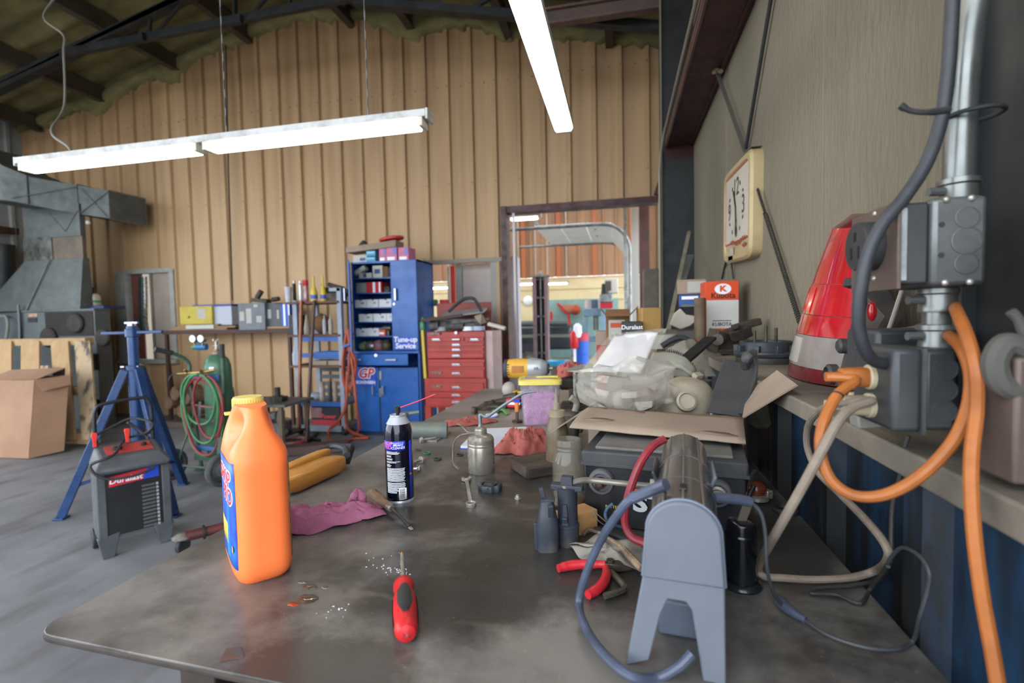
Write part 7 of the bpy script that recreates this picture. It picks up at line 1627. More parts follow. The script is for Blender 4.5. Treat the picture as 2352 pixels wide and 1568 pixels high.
chunk('black_hardware','heap of black steel hardware on the right of the rack top','hardware',[('body',(at(770,680,y=YR+.2).x,YR+.2,z1_+.05),(.22,.16,.10),(0,0,.2)),('cylinder',(at(762,668,y=YR+.2).x,YR+.2,z1_+.12),(-.10,0,0,.12,.02,.02),.05),('cylinder',(at(785,672,y=YR+.25).x,YR+.25,z1_+.14),(-.06,0,0,.10,0,-.04),.05),('arm',(at(772,655,y=YR+.2).x,YR+.2,z1_+.18),(.20,.05,.04),(.2,.3,.2)),('rod',(at(745,668,y=YR+.25).x,YR+.25,z1_+.10),(0,0,0,-.03,0,.12),.008)],GRS)
z2_ = ZSH[1]
t = carton('oil_jug','black oil jug with red label on the second shelf',(664,723,684,766),YR+.02,.14,RUB,z2_,cat='jug',prints=((.55,.98,.3,.92,mat('label_red2','#c8352c',.5)),(.6,.95,.45,.6,mat('label_or','#d8762c',.5))))
tin('washer_jug','white plastic bottle on the second shelf of the rack',690,712,766,12,YR+.06,mat('bottle_white','#a9aab4',.5),[(.9,0),(1,.03),(1,.7),(.6,.85),(.35,.9),(.35,1),(.05,1)],z0=z2_,cat='bottle',band=(RB,.3,.6))
tin('oil_funnel','beige funnel bottle leaning on the second shelf',706,722,766,16,YR+.05,BEI,[(1,0),(1,.3),(.5,.8),(.3,1),(.05,1)],z0=z2_,cat='funnel')
S('paper_sack','crumpled brown paper sack on the second shelf','sack',MB().grid(lambda u,v: Vector((at(722,740,y=YR).x+.12*math.cos(2*PI*u)*math.sin(PI*v)**.6*(1+.25*fbm(u*5,v*5)),YR+.15+.09*math.sin(2*PI*u)*math.sin(PI*v)**.6,z2_+.005+.24*v*(1+.1*fbm(u*6,3)))),24,14),mat('sack_brown','#77553c',.9,c2='#5f4330',sc=8),ang=30)
for k,px in enumerate((746,760)): tin('oil_bottle',('slim pale','wider beige')[k]+' bottle on the second shelf right side',px,724,766,(9,11)[k],YR+.06,mat(('ob1','ob2')[k],('#aab0b8','#a39a8c')[k],.5),[(.95,0),(1,.03),(1,.45),(.85,.5),(1,.55),(.9,.75),(.4,.85),(.4,1),(.05,1)],z0=z2_,cat='bottle')
z3_ = ZSH[2]; zr2 = ZSH[4]
carton('blue_flat_box','flat blue parts box lying on the third shelf',(720,808,783,822),YR+.03,.25,mat('box_blue3','#2b68b4',.5,c2='#3f8fd0',sc=6),at(740,824,y=YR+.03).z,0,'box',prints=((.35,.8,.3,.7,WHT),))
for k,(a_,b_) in enumerate(((716,750),(753,784))): carton('cardboard_pack',('left','right')[k]+' small cardboard pack on the third wooden shelf',(a_,828,b_,838),YR+.02,.2,CARD,z3_,0,'box')
tin('oil_bottle','tall pale bottle at the left of the third shelf',677,795,838,10,YR+.05,mat('ob1',''),[(.95,0),(1,.03),(1,.6),(.4,.8),(.4,1),(.05,1)],z0=z3_,cat='bottle')
z5_ = ZSH[5]
for k,(px,m_) in enumerate(((741,mat('spraywhite','#b0a8a4',.5,c2='#8d6a50',sc=10)),(759,mat('sprayblack','#2f3238',.4)),(771,CARD))): tin('tall_can',('white and tan','black','brown cardboard')[k]+' tall can standing on the blue fourth shelf',px,876,924,(13,9,11)[k],YR+.08,m_,[(.98,0),(1,.02),(1,.97),(.9,1),(.05,1)],z0=z5_,cat='can')
S('small_jars','pale crumpled plastic bag on the blue fourth shelf','bag',MB().ell((at(722,916,y=YR+.1).x,YR+.12,z5_+.05),(.10,.07,.05),14),mat('bagpale','#9aa6b8',.4))
t = T('car_battery','black and red car battery on the bottom of the rack','battery',(at(744,950,y=YR).x,YR+.03,zb_l+.012)); w_ = (at(776,950,y=YR).x-at(710,950,y=YR).x)/2; h_ = at(744,935,y=YR).z-zb_l-.012
part('case',MB().bb(-w_,w_,0,.18,0,h_),RUB,t,bev=.006); part('red_band',MB().bb(-w_*.98,w_*.98,-.002,.01,.02,.085),mat('batt_red','#b83a46',.5),t); part('label',MB().bb(-w_*.96,-w_*.25,-.002,.01,h_*.45,h_*.95),mat('batt_grey','#8d868a',.5,c2='#b04a50',sc=12),t); text('Power',.075,mat('batt_pink','#d8485a',.5),t,face_m((w_*.2,-.004,h_*.52),(0,-1,0)),.001,off=.002,shear=.2); part('post',MB().cyl((w_*.7,.05,h_),(w_*.7,.05,h_+.02),.012,n=10),DSTEEL,t)
# two rods leaning in front
S('copper_rod','long copper coloured rod leaning on the rack','rod',MB().cyl(at(692,690,y=YR-.04),at(686,985,y=4.95),.020,n=12),mat('copper','#8f5c44',.45,.5,c2='#7a4c3a',sc=10)); S('iron_rod','rusty iron bar leaning on the rack right of the copper rod','rod',MB().cyl(at(722,690,y=YR-.04),at(703,1020,y=4.75),.019,n=12),mat('iron_rust','#5d4a44',.5,.4,c2='#4c3a36',sc=10))
# air hose
HO = mat('air_hose','#a84e34',.5,c2='#8f422c',sc=8)
for i,(lab,pts) in enumerate((('orange air hose hanging in long loops left of the blue cabinet',[(798,755),(790,800),(787,850),(793,890),(805,890),(812,850),(808,800),(800,760),(803,800),(801,850),(796,880),(790,850),(794,800),(799,758),(806,800),(817,835),(812,880),(800,900)]),('orange air hose trailing down to the floor by the cabinet',[(803,790),(812,860),(820,940),(826,980),(815,1000),(790,1020),(770,1020)]),('second orange hose run dropping to the floor by the rack',[(797,860),(794,930),(775,970),(757,985),(756,1005),(770,1018),(810,1008),(845,1005),(830,1000),(800,985),(793,940)]))):
    P_ = [at(px,py,y=5.02-.02*math.sin(k)) if py < 975 else at(px,py,z=.02) if at(px,py,z=.02).y < 5.2 else at(px,py,y=5.1) for k,(px,py) in enumerate(pts)]
    S('air_hose',lab,'hose',MB().tube(P_,.016,8,6),HO,'orange air hoses')
S('hose_strap','blue strap tying the orange air hose','strap',MB().box(at(798,793,y=4.98),(.09,.05,.03),(0,-.3,0)),mat('strap_blue','#3d5f9c',.6),bev=.006)

# ---- blue cabinet
YC = 5.22
CB = mat('cabinet_blue','#1d57a3',.35,.1,c2='#174a8e',sc=3,dust=.1,coat=.15); CBI = mat('cabinet_inside','#1b4a96',.5)
K = T('blue_cabinet','tall blue steel tool cabinet with one upper door open','cabinet',(-2.67,YC+.25,0))
x0,x1 = at(811,800,y=YC).x,at(962,800,y=YC).x; zt = at(850,600,y=YC).z; zm = at(850,806,y=YC).z; xs = at(899,700,y=YC).x
part('side_panel',MB().bb(x0,x0+.02,YC+.02,YC+.5,zm,zt),CB,K,w=True); part('side_panel',MB().bb(x1-.02,x1,YC+.02,YC+.5,0,zt),CB,K,w=True); part('top_panel',MB().bb(x0,x1,YC+.02,YC+.5,zt-.02,zt),CB,K,w=True); part('back_panel',MB().bb(x0,x1,YC+.48,YC+.5,0,zt),CBI,K,w=True); part('side_panel',MB().bb(x0,x0+.02,YC+.02,YC+.5,0,zm),CB,K,w=True)
part('counter',MB().bb(x0-.02,x1+.01,YC-.02,YC+.5,zm-.03,zm),CB,K,w=True,bev=.004)
PYS = (638,672,706,739,772)
SHZ = [at(850,py,y=YC+.02).z for py in PYS]
for z in SHZ: part('shelf',MB().bb(x0+.02,xs,YC+.03,YC+.48,z-.012,z),CB,K,w=True)
part('right_door',MB().bb(xs,x1-.002,YC,YC+.022,zm+.005,zt-.004),CB,K,w=True,bev=.004)
part('divider',MB().bb(xs-.01,xs+.01,YC+.02,YC+.48,zm,zt),CBI,K,w=True)
hd = mat('chrome_handle','#b9bdc6',.25,.8)
part('door_handle',MB().bb(xs+.05,xs+.075,YC-.035,YC-.02,at(905,690,y=YC).z,at(905,662,y=YC).z),hd,K,w=True,bev=.004); part('lock',MB().cyl((xs+.035,YC-.008,at(905,698,y=YC).z),(xs+.035,YC,at(905,698,y=YC).z),.014,n=12),hd,K,w=True)
part('left_door',MB().bar((x0-.008,YC+.0,(zm+zt)/2),(x0+.165,YC-.318,(zm+zt)/2),.02,zt-zm-.02),mat('door_bright','#5a74b8',.4,c2='#4a66ac',sc=4),K,w=True,bev=.004); part('door_handle',MB().tube([(x0+.13,YC-.27,at(800,690,y=YC-.3).z),(x0+.095,YC-.30,at(800,690,y=YC-.3).z),(x0+.095,YC-.30,at(800,662,y=YC-.3).z),(x0+.13,YC-.27,at(800,662,y=YC-.3).z)],.010,8,1),hd,K,w=True)
dz0,dz1 = at(860,839,y=YC-.12).z,at(860,813,y=YC-.12).z
part('drawer',MB().bb(at(797,825,y=YC-.12).x,at(937,825,y=YC-.12).x,YC-.12,YC-.10,dz0,dz1),CB,K,w=True,bev=.004); part('drawer_box',MB().bb(at(800,825,y=YC-.12).x,at(930,825,y=YC-.12).x,YC-.10,YC+.3,dz0+.02,dz1-.02),CBI,K,w=True)
for px in (818,899): part('drawer_handle',MB().bb(at(px-12,825,y=YC-.12).x,at(px+12,825,y=YC-.12).x,YC-.145,YC-.125,at(px,828,y=YC-.12).z,at(px,824,y=YC-.12).z),hd,K,w=True,bev=.003)
part('drawer_lock',MB().cyl(at(863,816,y=YC-.13),at(863,816,y=YC-.115),.018,n=12),hd,K,w=True)
xm = at(873,900,y=YC).x
part('lower_door',MB().bb(x0+.01,xm-.012,YC,YC+.02,.05,zm-.19),CB,K,w=True,bev=.004); part('lower_door',MB().bb(xm+.004,x1-.02,YC,YC+.02,.05,zm-.19),CB,K,w=True,bev=.004); part('kick_plate',MB().bb(x0+.03,x1-.03,YC+.04,YC+.06,0,.06),mat('kick','#16294a',.6),K,w=True)
part('gap',MB().bb(xm-.012,xm+.004,YC+.012,YC+.03,.05,zm-.19),RUB,K,w=True)
for px in (859,882): part('door_handle',MB().tube([(at(px,885,y=YC).x,YC-.0,at(px,905,y=YC).z),(at(px,885,y=YC).x,YC-.035,at(px,905,y=YC).z),(at(px,885,y=YC).x,YC-.035,at(px,886,y=YC).z),(at(px,885,y=YC).x,YC,at(px,886,y=YC).z)],.010,8,1),hd,K,w=True)
for py in (862,902): part('hinge_plate',MB().box(at(874,py,y=YC-.006),(.03,.008,.10)),GALV,K,w=True)
part('sign',MB().bb(at(816,860,y=YC).x,at(863,860,y=YC).x,YC-.004,YC+.002,at(840,885,y=YC).z,at(840,842,y=YC).z),mat('sign_blue','#1c44b0',.5),K,w=True)
gp = at(840,858,y=YC-.006); text('GP',.155,WHT,K,face_m(gp,(0,-1,0)),.001,off=.012,shear=.2,w=True); text('GP',.155,mat('sign_red','#b81f34',.5),K,face_m(gp+Vector((0,-.003,0)),(0,-1,0)),.001,off=.004,shear=.2,w=True)
text('SORENSEN',.05,WHT,K,face_m(at(840,878,y=YC-.006),(0,-1,0)),.001,off=.001,w=True)
part('sign',MB().bb(at(908,790,y=YC).x,at(953,790,y=YC).x,YC-.004,YC+.002,at(930,802,y=YC).z,at(930,774,y=YC).z),mat('sign_blue2','#2748b8',.5),K,w=True)
text('Tune-up\nService',.085,WHT,K,face_m(at(931,787,y=YC-.006),(0,-1,0)),.001,off=.002,shear=.1,w=True)
# bins and boxes inside
BIN = mat('bin_white','#d6dade',.6,c2='#c8ccd2',sc=5)
def bin_(lab,px0,px1,k,hpx=20):
    z = SHZ[k]; xa,xb = at(px0,700,y=YC+.05).x,at(px1,700,y=YC+.05).x; h = hpx/1135*5.2; w = (xb-xa)/2
    t = T('parts_bin',lab,'bin',((xa+xb)/2,YC+.05,z+.001),0,'white parts bins in the cabinet')
    part('front',MB().prism([(-w,0),(w,0),(w,h),(w*.25,h),(w*.18,h*.85),(-w*.02,h*.85),(-w*.09,h),(-w,h)],.006,Matrix.Translation((0,.006,0))@Euler((PI/2,0,0)).to_matrix().to_4x4()),BIN,t)
    for s_ in (-1,1): part('side',MB().bb(s_*w-.004,s_*w+.004,.006,.30,0,h),BIN,t)
    part('base',MB().bb(-w,w,.006,.30,0,.005),BIN,t); part('back',MB().bb(-w,w,.296,.30,0,h),BIN,t)
    part('label',MB().bb(w*.15,w*.65,-.0015,.002,h*.45,h*.7),mat('binlabel','#8799b0',.6),t)
nm = ('left','middle','right')
for i,(a_,b_) in enumerate(((813,841),(843,868),(871,899))): bin_(nm[i]+' white bin on the upper bin shelf of the blue cabinet',a_,b_,2)
for i,(a_,b_) in enumerate(((823,854),(857,886),(888,899))): bin_(nm[i]+' white bin on the middle bin shelf of the blue cabinet',a_,b_,3)
for i,(a_,b_) in enumerate(((812,839),(841,867))): bin_(nm[i]+' white bin on the lowest bin shelf of the blue cabinet',a_,b_,4)
RBX = mat('box_red','#b8202c',.5)
carton('red_box','red and white box on the second cabinet shelf',(842,647,876,671),YC+.06,.22,RBX,SHZ[1]+.001,0,'box',prints=((.42,.58,0,1,WHT),(.82,.92,0,1,WHT)))
carton('grey_box','dusty grey plastic box left of the red box in the cabinet',(818,649,841,671),YC+.06,.2,mat('gb3','#7b8084',.6),SHZ[1]+.001,0,'box'); chunk('filter_parts','small dark parts right of the red box in the cabinet','parts',[('body',(at(885,662,y=YC+.15).x,YC+.15,SHZ[1]+.035),(.07,.08,.07),None),('cylinder',(at(880,655,y=YC+.15).x,YC+.15,SHZ[1]+.08),(-.02,0,0,.03,-.02,0),.03),('hub',(at(893,662,y=YC+.15).x,YC+.15,SHZ[1]+.04),(0,0,0,0,-.05,0),.035)])
carton('white_canister','white can with blue label on the top cabinet shelf',(856,609,878,637),YC+.08,.12,mat('wc','#b4b5ae',.5),SHZ[0]+.001,0,'can',prints=((.2,.75,.35,.72,mat('wc_blue','#33507c',.5)),))
carton('white_bottle','white bottle lying on its side on the top cabinet shelf',(824,626,853,637),YC+.08,.10,mat('wc',''),SHZ[0]+.001,0,'bottle',prints=((.35,.6,.2,.9,mat('wc_blue','')),)); S('oil_bottle_tilted','tilted white bottle leaning on the top cabinet shelf','bottle',MB().bar(at(813,632,y=YC+.12),at(842,614,y=YC+.12),.10,.06),mat('wc',''),bev=.015)
carton('brown_pack','brown filter pack at the right of the top cabinet shelf',(880,612,890,637),YC+.1,.15,KRD,SHZ[0]+.001,0,'box'); carton('black_pack','black filter pack beside the brown one in the cabinet',(891,614,898,637),YC+.1,.15,RUB,SHZ[0]+.001,0,'box')
carton('orange_box','small orange box on the lowest bin shelf of the cabinet',(868,757,885,771),YC+.06,.12,mat('box_orange','#d0582c',.5),SHZ[4]+.001,0,'box',prints=((.2,.8,.25,.6,WHT),)); chunk('loose_parts','loose grey parts on the lowest bin shelf of the cabinet','parts',[('body',(at(892,765,y=YC+.15).x,YC+.15,SHZ[4]+.03),(.06,.1,.06),None),('cylinder',(at(890,753,y=YC+.2).x,YC+.2,SHZ[4]+.09),(-.05,0,0,.05,0,0),.03)],GALV)
for i,(px,w_,m_) in enumerate(((833,.06,mat('cl1','#7a8a6a',.6)),(850,.09,GALV),(868,.08,mat('cl2','#7d5860',.6)),(886,.07,GRS))): S('small_part',('green','grey','pinkish','dark')[i]+' small part on the cabinet counter','part',MB().ell((at(px,795,y=YC+.12).x,YC+.14,zm+.05),(w_,.06,.05+.012*i),12).cyl((at(px,795,y=YC+.12).x-.02,YC+.12,zm+.06),(at(px,795,y=YC+.12).x+.05,YC+.10,zm+.09+.01*i),.02,n=10),m_,'loose parts on the cabinet counter')
# on top of the cabinet
carton('white_carton','white carton on top of the cabinet at the left',(811,585,842,603),YC+.05,.2,mat('wcart','#b5b3ae',.6),zt+.001,0,'carton',prints=((.5,.9,.2,.6,mat('wc_blue','')),))
for i,(a_,b_) in enumerate(((589,602),(575,588))): carton('blue_box',('lower','upper')[i]+' light blue box in the stack on top of the cabinet',(841,a_,862,b_),YC+.05,.2,mat('box_cyan','#4590b8',.5,c2='#3a7ea6',sc=8),zt+.001 if i == 0 else at(850,588.5,y=YC+.05).z,0,'box',prints=((.1,.9,.5,.85,mat('cyanlab','#8fc0d6',.5)),))
PKB = mat('box_pink','#c47092',.5,c2='#b85f84',sc=12)
for i,(a_,b_,c_) in enumerate(((871,886,570),(887,911,566),(915,938,567))): carton('pink_box',nm[i]+' pink filter box on top of the cabinet',(a_,c_,b_,597),YC+.05,.2,PKB,zt+.001,0,'box',prints=((.1,.8,.05,.28,WHT),(.6,.95,.45,.95,mat('pinkblue','#6f78c0',.5))))
S('cardboard_tray','long shallow cardboard tray lying across the boxes on the cabinet','tray',slab('x',[at(806,583,y=YC+.14),at(918,569,y=YC+.14),at(918,554,y=YC+.14),at(806,571,y=YC+.14)],.22,None),CARD); S('red_lid','red plastic lid lying on the cardboard tray','dish',MB().lathe([(.14,0),(.15,.008),(.15,.025),(.13,.035),(.001,.04)],28,Matrix.Translation(at(900,552,y=YC+.12))@Euler((0,-.1,0)).to_matrix().to_4x4()@Matrix.Diagonal((1,.7,1,1))),mat('lid_red2','#c02a22',.4)); S('black_bracket','black bracket on the left of the cardboard tray','bracket',MB().loft([rings_rect(.07,.04,0,12,3),rings_rect(.05,.04,.03,12,3),rings_rect(.01,.02,.07,12,3)],True,Matrix.Translation(at(836,566,y=YC+.12))),RUB)  # the red disc on the tray is a loose plastic lid

# ---- red tool chest
YT2 = 5.0
RT = mat('chest_red','#a3332b',.4,.1,c2='#8f2d27',sc=5,dust=.1,coat=.15); RTD = mat('chest_red_dull','#8e4038',.55,c2='#7c3832',sc=5)
C = T('tool_chest','red three-tier mechanic tool chest with many drawers','tool chest',(at(1048,900,y=YT2).x,YT2+.2,0))
def tier(px0,px1,py0,py1,nm_,dy=0):
    xa,xb,za,zb = rect(px0,py0,px1,py1,YT2+dy); part(nm_,MB().bb(xa,xb,YT2+dy,YT2+.45,za,zb),RT,C,w=True,bev=.006); return xa,xb
tier(982,1113,760,824,'top_chest',.02); tier(984,1114,824,869,'middle_chest',.01)
xa,xb,za,zb = rect(977,869,1117,935,YT2); part('roller_cabinet',MB().bb(xa,xb,YT2,YT2+.45,za,zb),RT,C,w=True,bev=.006)
for a_,b_ in ((977,990),(1104,1117)): x_ = rect(a_,935,b_,960,YT2); part('cabinet_leg',MB().bb(x_[0],x_[1],YT2,YT2+.06,.02,za+.01),RT,C,w=True); part('cabinet_leg',MB().bb(x_[0],x_[1],YT2+.39,YT2+.45,.02,za+.01),RT,C,w=True)
part('lower_tray',MB().bb(xa,xb,YT2+.01,YT2+.45,.04,.07),RT,C,w=True)
def drawer(px0,px1,py0,py1,y,hx=None,name='drawer',m=RT):
    xa,xb,za,zb = rect(px0,py0,px1,py1,y); d_ = part(name,MB().bb(xa+.004,xb-.004,y-.014,y+.01,za+.004,zb-.004),m,C,w=True,bev=.004)
    hx = hx or (px0+px1)/2; c_ = at(hx,(py0+py1)/2,y=y-.016); part('handle',MB().box(c_+Vector((0,-.008,.003)),(.085,.016,.016)).box(c_+Vector((0,-.002,-.010)),(.10,.006,.010)),hd,d_,w=True,bev=.003)
drawer(983,1067,773,785,YT2+.02,1002); drawer(1068,1112,773,785,YT2+.02,1090)
part('handle',MB().box(at(1048,779,y=YT2)+Vector((0,-.012,0)),(.085,.016,.016)),hd,C,w=True,bev=.003)
for a_,b_ in ((786,796),(797,808),(809,823)): drawer(983,1112,a_,b_,YT2+.02,1048)
drawer(985,1113,830,843,YT2+.01,1048); drawer(985,1113,846,867,YT2+.01,1048)
drawer(988,1112,878,899,YT2,1048); drawer(988,1112,900,913,YT2,1048); drawer(988,1112,914,931,YT2,1048)
for px,py in ((999,766),(1003,856),(1005,887)): part('badge',MB().box(at(px,py,y=YT2-.012),(.11,.01,.024)),mat('badge_chest','#3a2b2a',.4,c2='#9a8f8a',sc=40),C,w=True)
part('lock',MB().cyl(at(1047,764,y=YT2),at(1047,764,y=YT2-.02),.015,n=12),hd,C,w=True)
x_ = rect(1113,760,1128,905,YT2); part('chest_side',MB().bb(x_[0],x_[1],YT2+.05,YT2+.45,x_[2]-.3,x_[3]),mat('side_reflection','#b59a98',.4,.1,c2='#a58a88',sc=6),C,w=True)  # side of the chest, its white-pink reflection painted into the colour
x_ = rect(1004,693,1128,735,YT2+.42); part('open_lid',MB().bb(x_[0],x_[1],YT2+.42,YT2+.45,x_[2]-.12,x_[3]),RTD,C,w=True,bev=.004)
t = T('red_case','red box on the floor tray under the tool chest','box',(at(1020,950,y=YT2+.1).x,YT2+.08,.071)); part('case',MB().bb(-.11,.14,0,.25,0,.14),RBX,t,bev=.01); part('white_print',MB().bb(-.10,-.06,-.002,.004,.03,.12),WHT,t)
# clutter on the chest
ztp = at(1048,760,y=YT2+.02).z
chunk('tool_heap','heap of dark tools and hoses on top of the tool chest','tools',[('body',(at(1048,742,y=YT2+.2).x,YT2+.2,ztp+.06),(.50,.24,.08),(0,.03,0)),('board',(at(1040,735,y=YT2+.15).x,YT2+.12,ztp+.125),(.50,.14,.03),(.1,.06,.05)),('cylinder',(at(995,752,y=YT2+.1).x,YT2+.08,ztp+.06),(-.02,0,0,.08,0,0),.055),('cylinder',(at(1035,750,y=YT2+.06).x,YT2+.06,ztp+.05),(-.05,0,0,.15,0,0),.04),('rod',(at(1060,742,y=YT2+.06).x,YT2+.06,ztp+.09),(-.12,0,0,.3,0,.03),.02)],mat('heap_dark','#3f3c3d',.65,c2='#6a6664',sc=9))
S('grey_plate','grey metal sheet lying on the heap over the tool chest','plate',slab('x',[at(1012,730,y=YT2+.05),at(1110,716,y=YT2+.10),at(1118,708,y=YT2+.3),at(1020,718,y=YT2+.3)],.02,None),mat('plate_grey2','#8a8d8c',.5,.3)); S('brown_plank','dark brown plank sticking out left over the tool chest','plank',MB().bar(at(968,736,y=YT2+.0),at(1062,724,y=YT2+.08),.10,.03),mat('plank_dark','#4c3b34',.7)); S('cardboard_sheet','folded cardboard piece on the right of the tool chest heap','cardboard',slab('x',[at(1090,726,y=YT2),at(1106,722,y=YT2),at(1118,738,y=YT2+.05),at(1104,744,y=YT2)],.03,None),CARD)
S('white_rod','white plastic tube sticking out to the right of the tool chest','tube',MB().cyl(at(1122,744,y=YT2),at(1160,754,y=YT2-.05),.022,n=12),mat('tube_white','#c2bdb0',.5)); S('carry_strap','black carry strap arching over the tool chest heap','strap',MB().tube([at(1030,716,y=YT2+.1),at(1052,696,y=YT2+.12),at(1068,686,y=YT2+.12),at(1088,686,y=YT2+.12),at(1098,700,y=YT2+.12),at(1106,716,y=YT2+.1)],.018,8),RUB)
for i,(px,m_) in enumerate(((1015,mat('cap_mix','#8a8d92',.5)),(1075,WHT),(1100,mat('lt_blue','#a5aec4',.5)))): S('paper_bundle',('crumpled grey','white','pale blue')[i]+' packet lying at the front of the tool chest top','packet',MB().loft([rings_rect(.06,.05,z,14,3) for z in (0,.02,.045)],True,Matrix.Translation((at(px,758,y=YT2+.08).x,YT2+.09,ztp+.001))),m_,'packets on the tool chest')
S('yellow_level','yellow straight edge standing left of the tool chest','level',MB().bar(at(972,758,y=YT2+.05),at(979,868,y=YT2+.05),.03,.06,(0,1,0)),mat('yellow_paint','#c2a83a',.5)); S('green_funnel','green and clear bottle at the left corner of the tool chest','bottle',MB().lathe([(.03,0),(.035,.01),(.035,.08),(.015,.11),(.012,.14)],16,Matrix.Translation((at(972,756,y=YT2+.1).x,YT2+.1,at(972,758,y=YT2+.1).z))),mat('funnel_green','#3f7a5c',.4))
# ---- welding table with vise, parts beyond the jug
t = T('steel_table','small rusty steel table with vise in front of the tan wall','table',(at(630,920,y=4.6).x,4.6,0)); zt_ = at(630,925,y=4.5).z
part('top',MB().bb(at(545,925,y=4.5).x,at(668,925,y=4.5).x,4.4,4.9,zt_-.03,zt_),mat('table_grey','#74716d',.5,.3,c2='#5c5a57',sc=6),t,w=True,bev=.003)
for px in (560,655):
    for yy in (4.44,4.86): part('leg',MB().bb(at(px,960,y=4.5).x-.02,at(px,960,y=4.5).x+.02,yy-.02,yy+.02,0,zt_-.03),mat('leg_wood','#7a6a58',.7),t,w=True)
part('under_shelf',MB().bb(at(560,960,y=4.5).x,at(655,960,y=4.5).x,4.46,4.84,.14,.16),DKST,t,w=True)
chunk('bench_vise','dark bench vise standing on the steel table','vise',[('hub',(at(638,915,y=4.6).x,4.6,zt_),(0,0,0,0,0,.06),.055),('hub',(at(638,915,y=4.6).x,4.6,zt_+.06),(0,0,0,0,0,.09),.03),('body',(at(640,915,y=4.6).x,4.6,zt_+.03),(.16,.10,.05),None)],GRS)
chunk('scrap_parts','jumble of greasy machine parts under the steel table','scrap',[('body',(at(630,980,y=4.6).x,4.6,.22),(.30,.2,.12),(0,0,.2)),('cylinder',(at(620,960,y=4.5).x,4.5,.34),(-.1,0,0,.1,0,.03),.05),('cylinder',(at(645,965,y=4.5).x,4.5,.30),(0,0,0,.02,-.02,.12),.04),('hub',(at(650,985,y=4.5).x,4.5,.20),(0,0,0,0,-.06,0),.06)],mat('scrap_mix','#5a5856',.5,.3,c2='#8b8986',sc=20))
S('white_coil','loop of white and red cable lying on the floor beyond the jug','cable',MB().tube([(at(672,1012,z=.02).x+.14*math.cos(a),at(672,1012,z=.02).y+.14*math.sin(a),.022) for a in np.linspace(0,2*PI,13)[:-1]],.02,8,4,True),mat('coil_white','#b5a8a8',.5,c2='#b04a48',sc=10)); S('floor_stand','black iron foot with crossed bars on the floor by the rods','stand',MB().bar(at(690,1000,z=.02),at(735,1012,z=.02),.03,.03).bar(at(702,1020,z=.02),at(728,995,z=.02),.03,.03),DKST)
S('floor_board','long dark board on the floor behind the wooden grips','board',MB().bar(at(640,1035,z=.05),at(800,1022,z=.05),.16,.08),mat('board_dark','#5a4540',.7))
for i,(px,py,y_) in enumerate(((400,905,5.3),(415,945,5.3),(425,915,5.3),(385,925,5.35))): 
    c_ = at(px,py,y=y_); S('log_round',('left upper','lower','right','left lower')[i]+' end of the split firewood piled behind the welding cart','log',MB().cyl((c_.x,y_,c_.z),(c_.x+.05,y_+.35,c_.z),.085,n=12),mat('log_brown','#7a6048',.8,c2='#5d4836',sc=10),'firewood pile',bev=.006)
S('log_crate','wooden crate holding firewood behind the welding cart','crate',MB().bb(at(378,985,y=5.3).x,at(440,985,y=5.3).x,5.28,5.65,.0,at(400,968,y=5.3).z),mat('crate_old','#5c5048',.8),bev=.006)
# ================================================================ NEXT BAY SEEN THROUGH THE OPENINGS
Y2 = 12.6
def W2(px,py,y): return at(px,py,y=y)
CRW = mat('cream_block','#d9c79c',.7,c2='#ccb98e',sc=2); BRW = mat('brown_sheet','#a37a5a',.6,c2='#8a6a50',sc=2,st=(2,1,.3))
zsp = W2(1300,636,Y2).z
wf = structure('wall_far',MB().bb(-9.4,3.2,Y2,Y2+.1,0,zsp),CRW)
for k,py in enumerate((664,690)): part('block_course',MB().bb(-5,1.5,Y2-.012,Y2+.02,W2(1300,py,Y2).z-.01,W2(1300,py,Y2).z+.01),mat('course','#b09c74',.7),wf)
xx = -6.0
while xx < 2.6: part('panel',ribbed(xx,xx+.9,zsp,5.3,-6.0,lambda u,o,z: (u,Y2-.05-o,z)),BRW,wf,fix=False,ang=20); part('stud',MB().bb(xx-.06,xx+.06,Y2-.14,Y2-.05,zsp,5.3),mat('stud_orange','#a5603a',.6),wf); xx += .9
structure('ceiling_next',MB().bb(-9.4,3.2,6.25,7.6,5.0,5.1).bb(-9.4,3.2,9.0,9.6,5.0,5.1).bb(-9.4,3.2,10.9,Y2+.1,5.0,5.1),FOAM)
structure('wall_side',MB().bb(.92,1.0,11.9,Y2,0,5.0),mat('olive_wall','#8d8a72',.7)); structure('wall_partition',MB().bb(-9.4,-5.6,7.6,7.66,0,3.2),mat('partition','#a29a8c',.7))
bt_ = T('bay_truss','black roof truss high in the next bay','truss',(-1,10,3.9)); bt_['kind'] = 'structure'
for z_ in (4.25,4.75): part('chord',MB().bb(-5,1.5,9.97,10.03,z_-.04,z_+.04),DKST,bt_,w=True)
for k in range(9): part('web',MB().bar((-4.8+.7*k,10,4.25),(-4.45+.7*k,10,4.75) if k % 2 else (-5.15+.7*k,10,4.75),.04,.04),DKST,bt_,w=True)
def lamp(lab,px0,px1,py,y): a_,b_ = W2(px0,py,y),W2(px1,py,y); fixture('strip_light',lab,(a_.x,y,a_.z),(b_.x,y,a_.z),gap=False,hang=5.0)
lamp('short strip light just inside the top of the big doorway',1168,1242,504,7.4); lamp('far strip light left of the lift post in the next bay',1187,1236,653,11.6); lamp('far strip light right of the lift post in the next bay',1253,1307,652,11.6); lamp('far strip light seen through the narrow opening',988,1036,662,11.6)
LP = mat('lift_pink','#8a7276',.45,.2,c2='#77646a',sc=5); WPO = mat('post_white','#b4aeb6',.45,c2='#a8a2aa',sc=4)
t = T('lift_post','maroon and pink vehicle lift post in the middle of the next bay','lift post',(W2(1245,800,8.8).x,8.8,0)); h_ = W2(1245,637,8.8).z
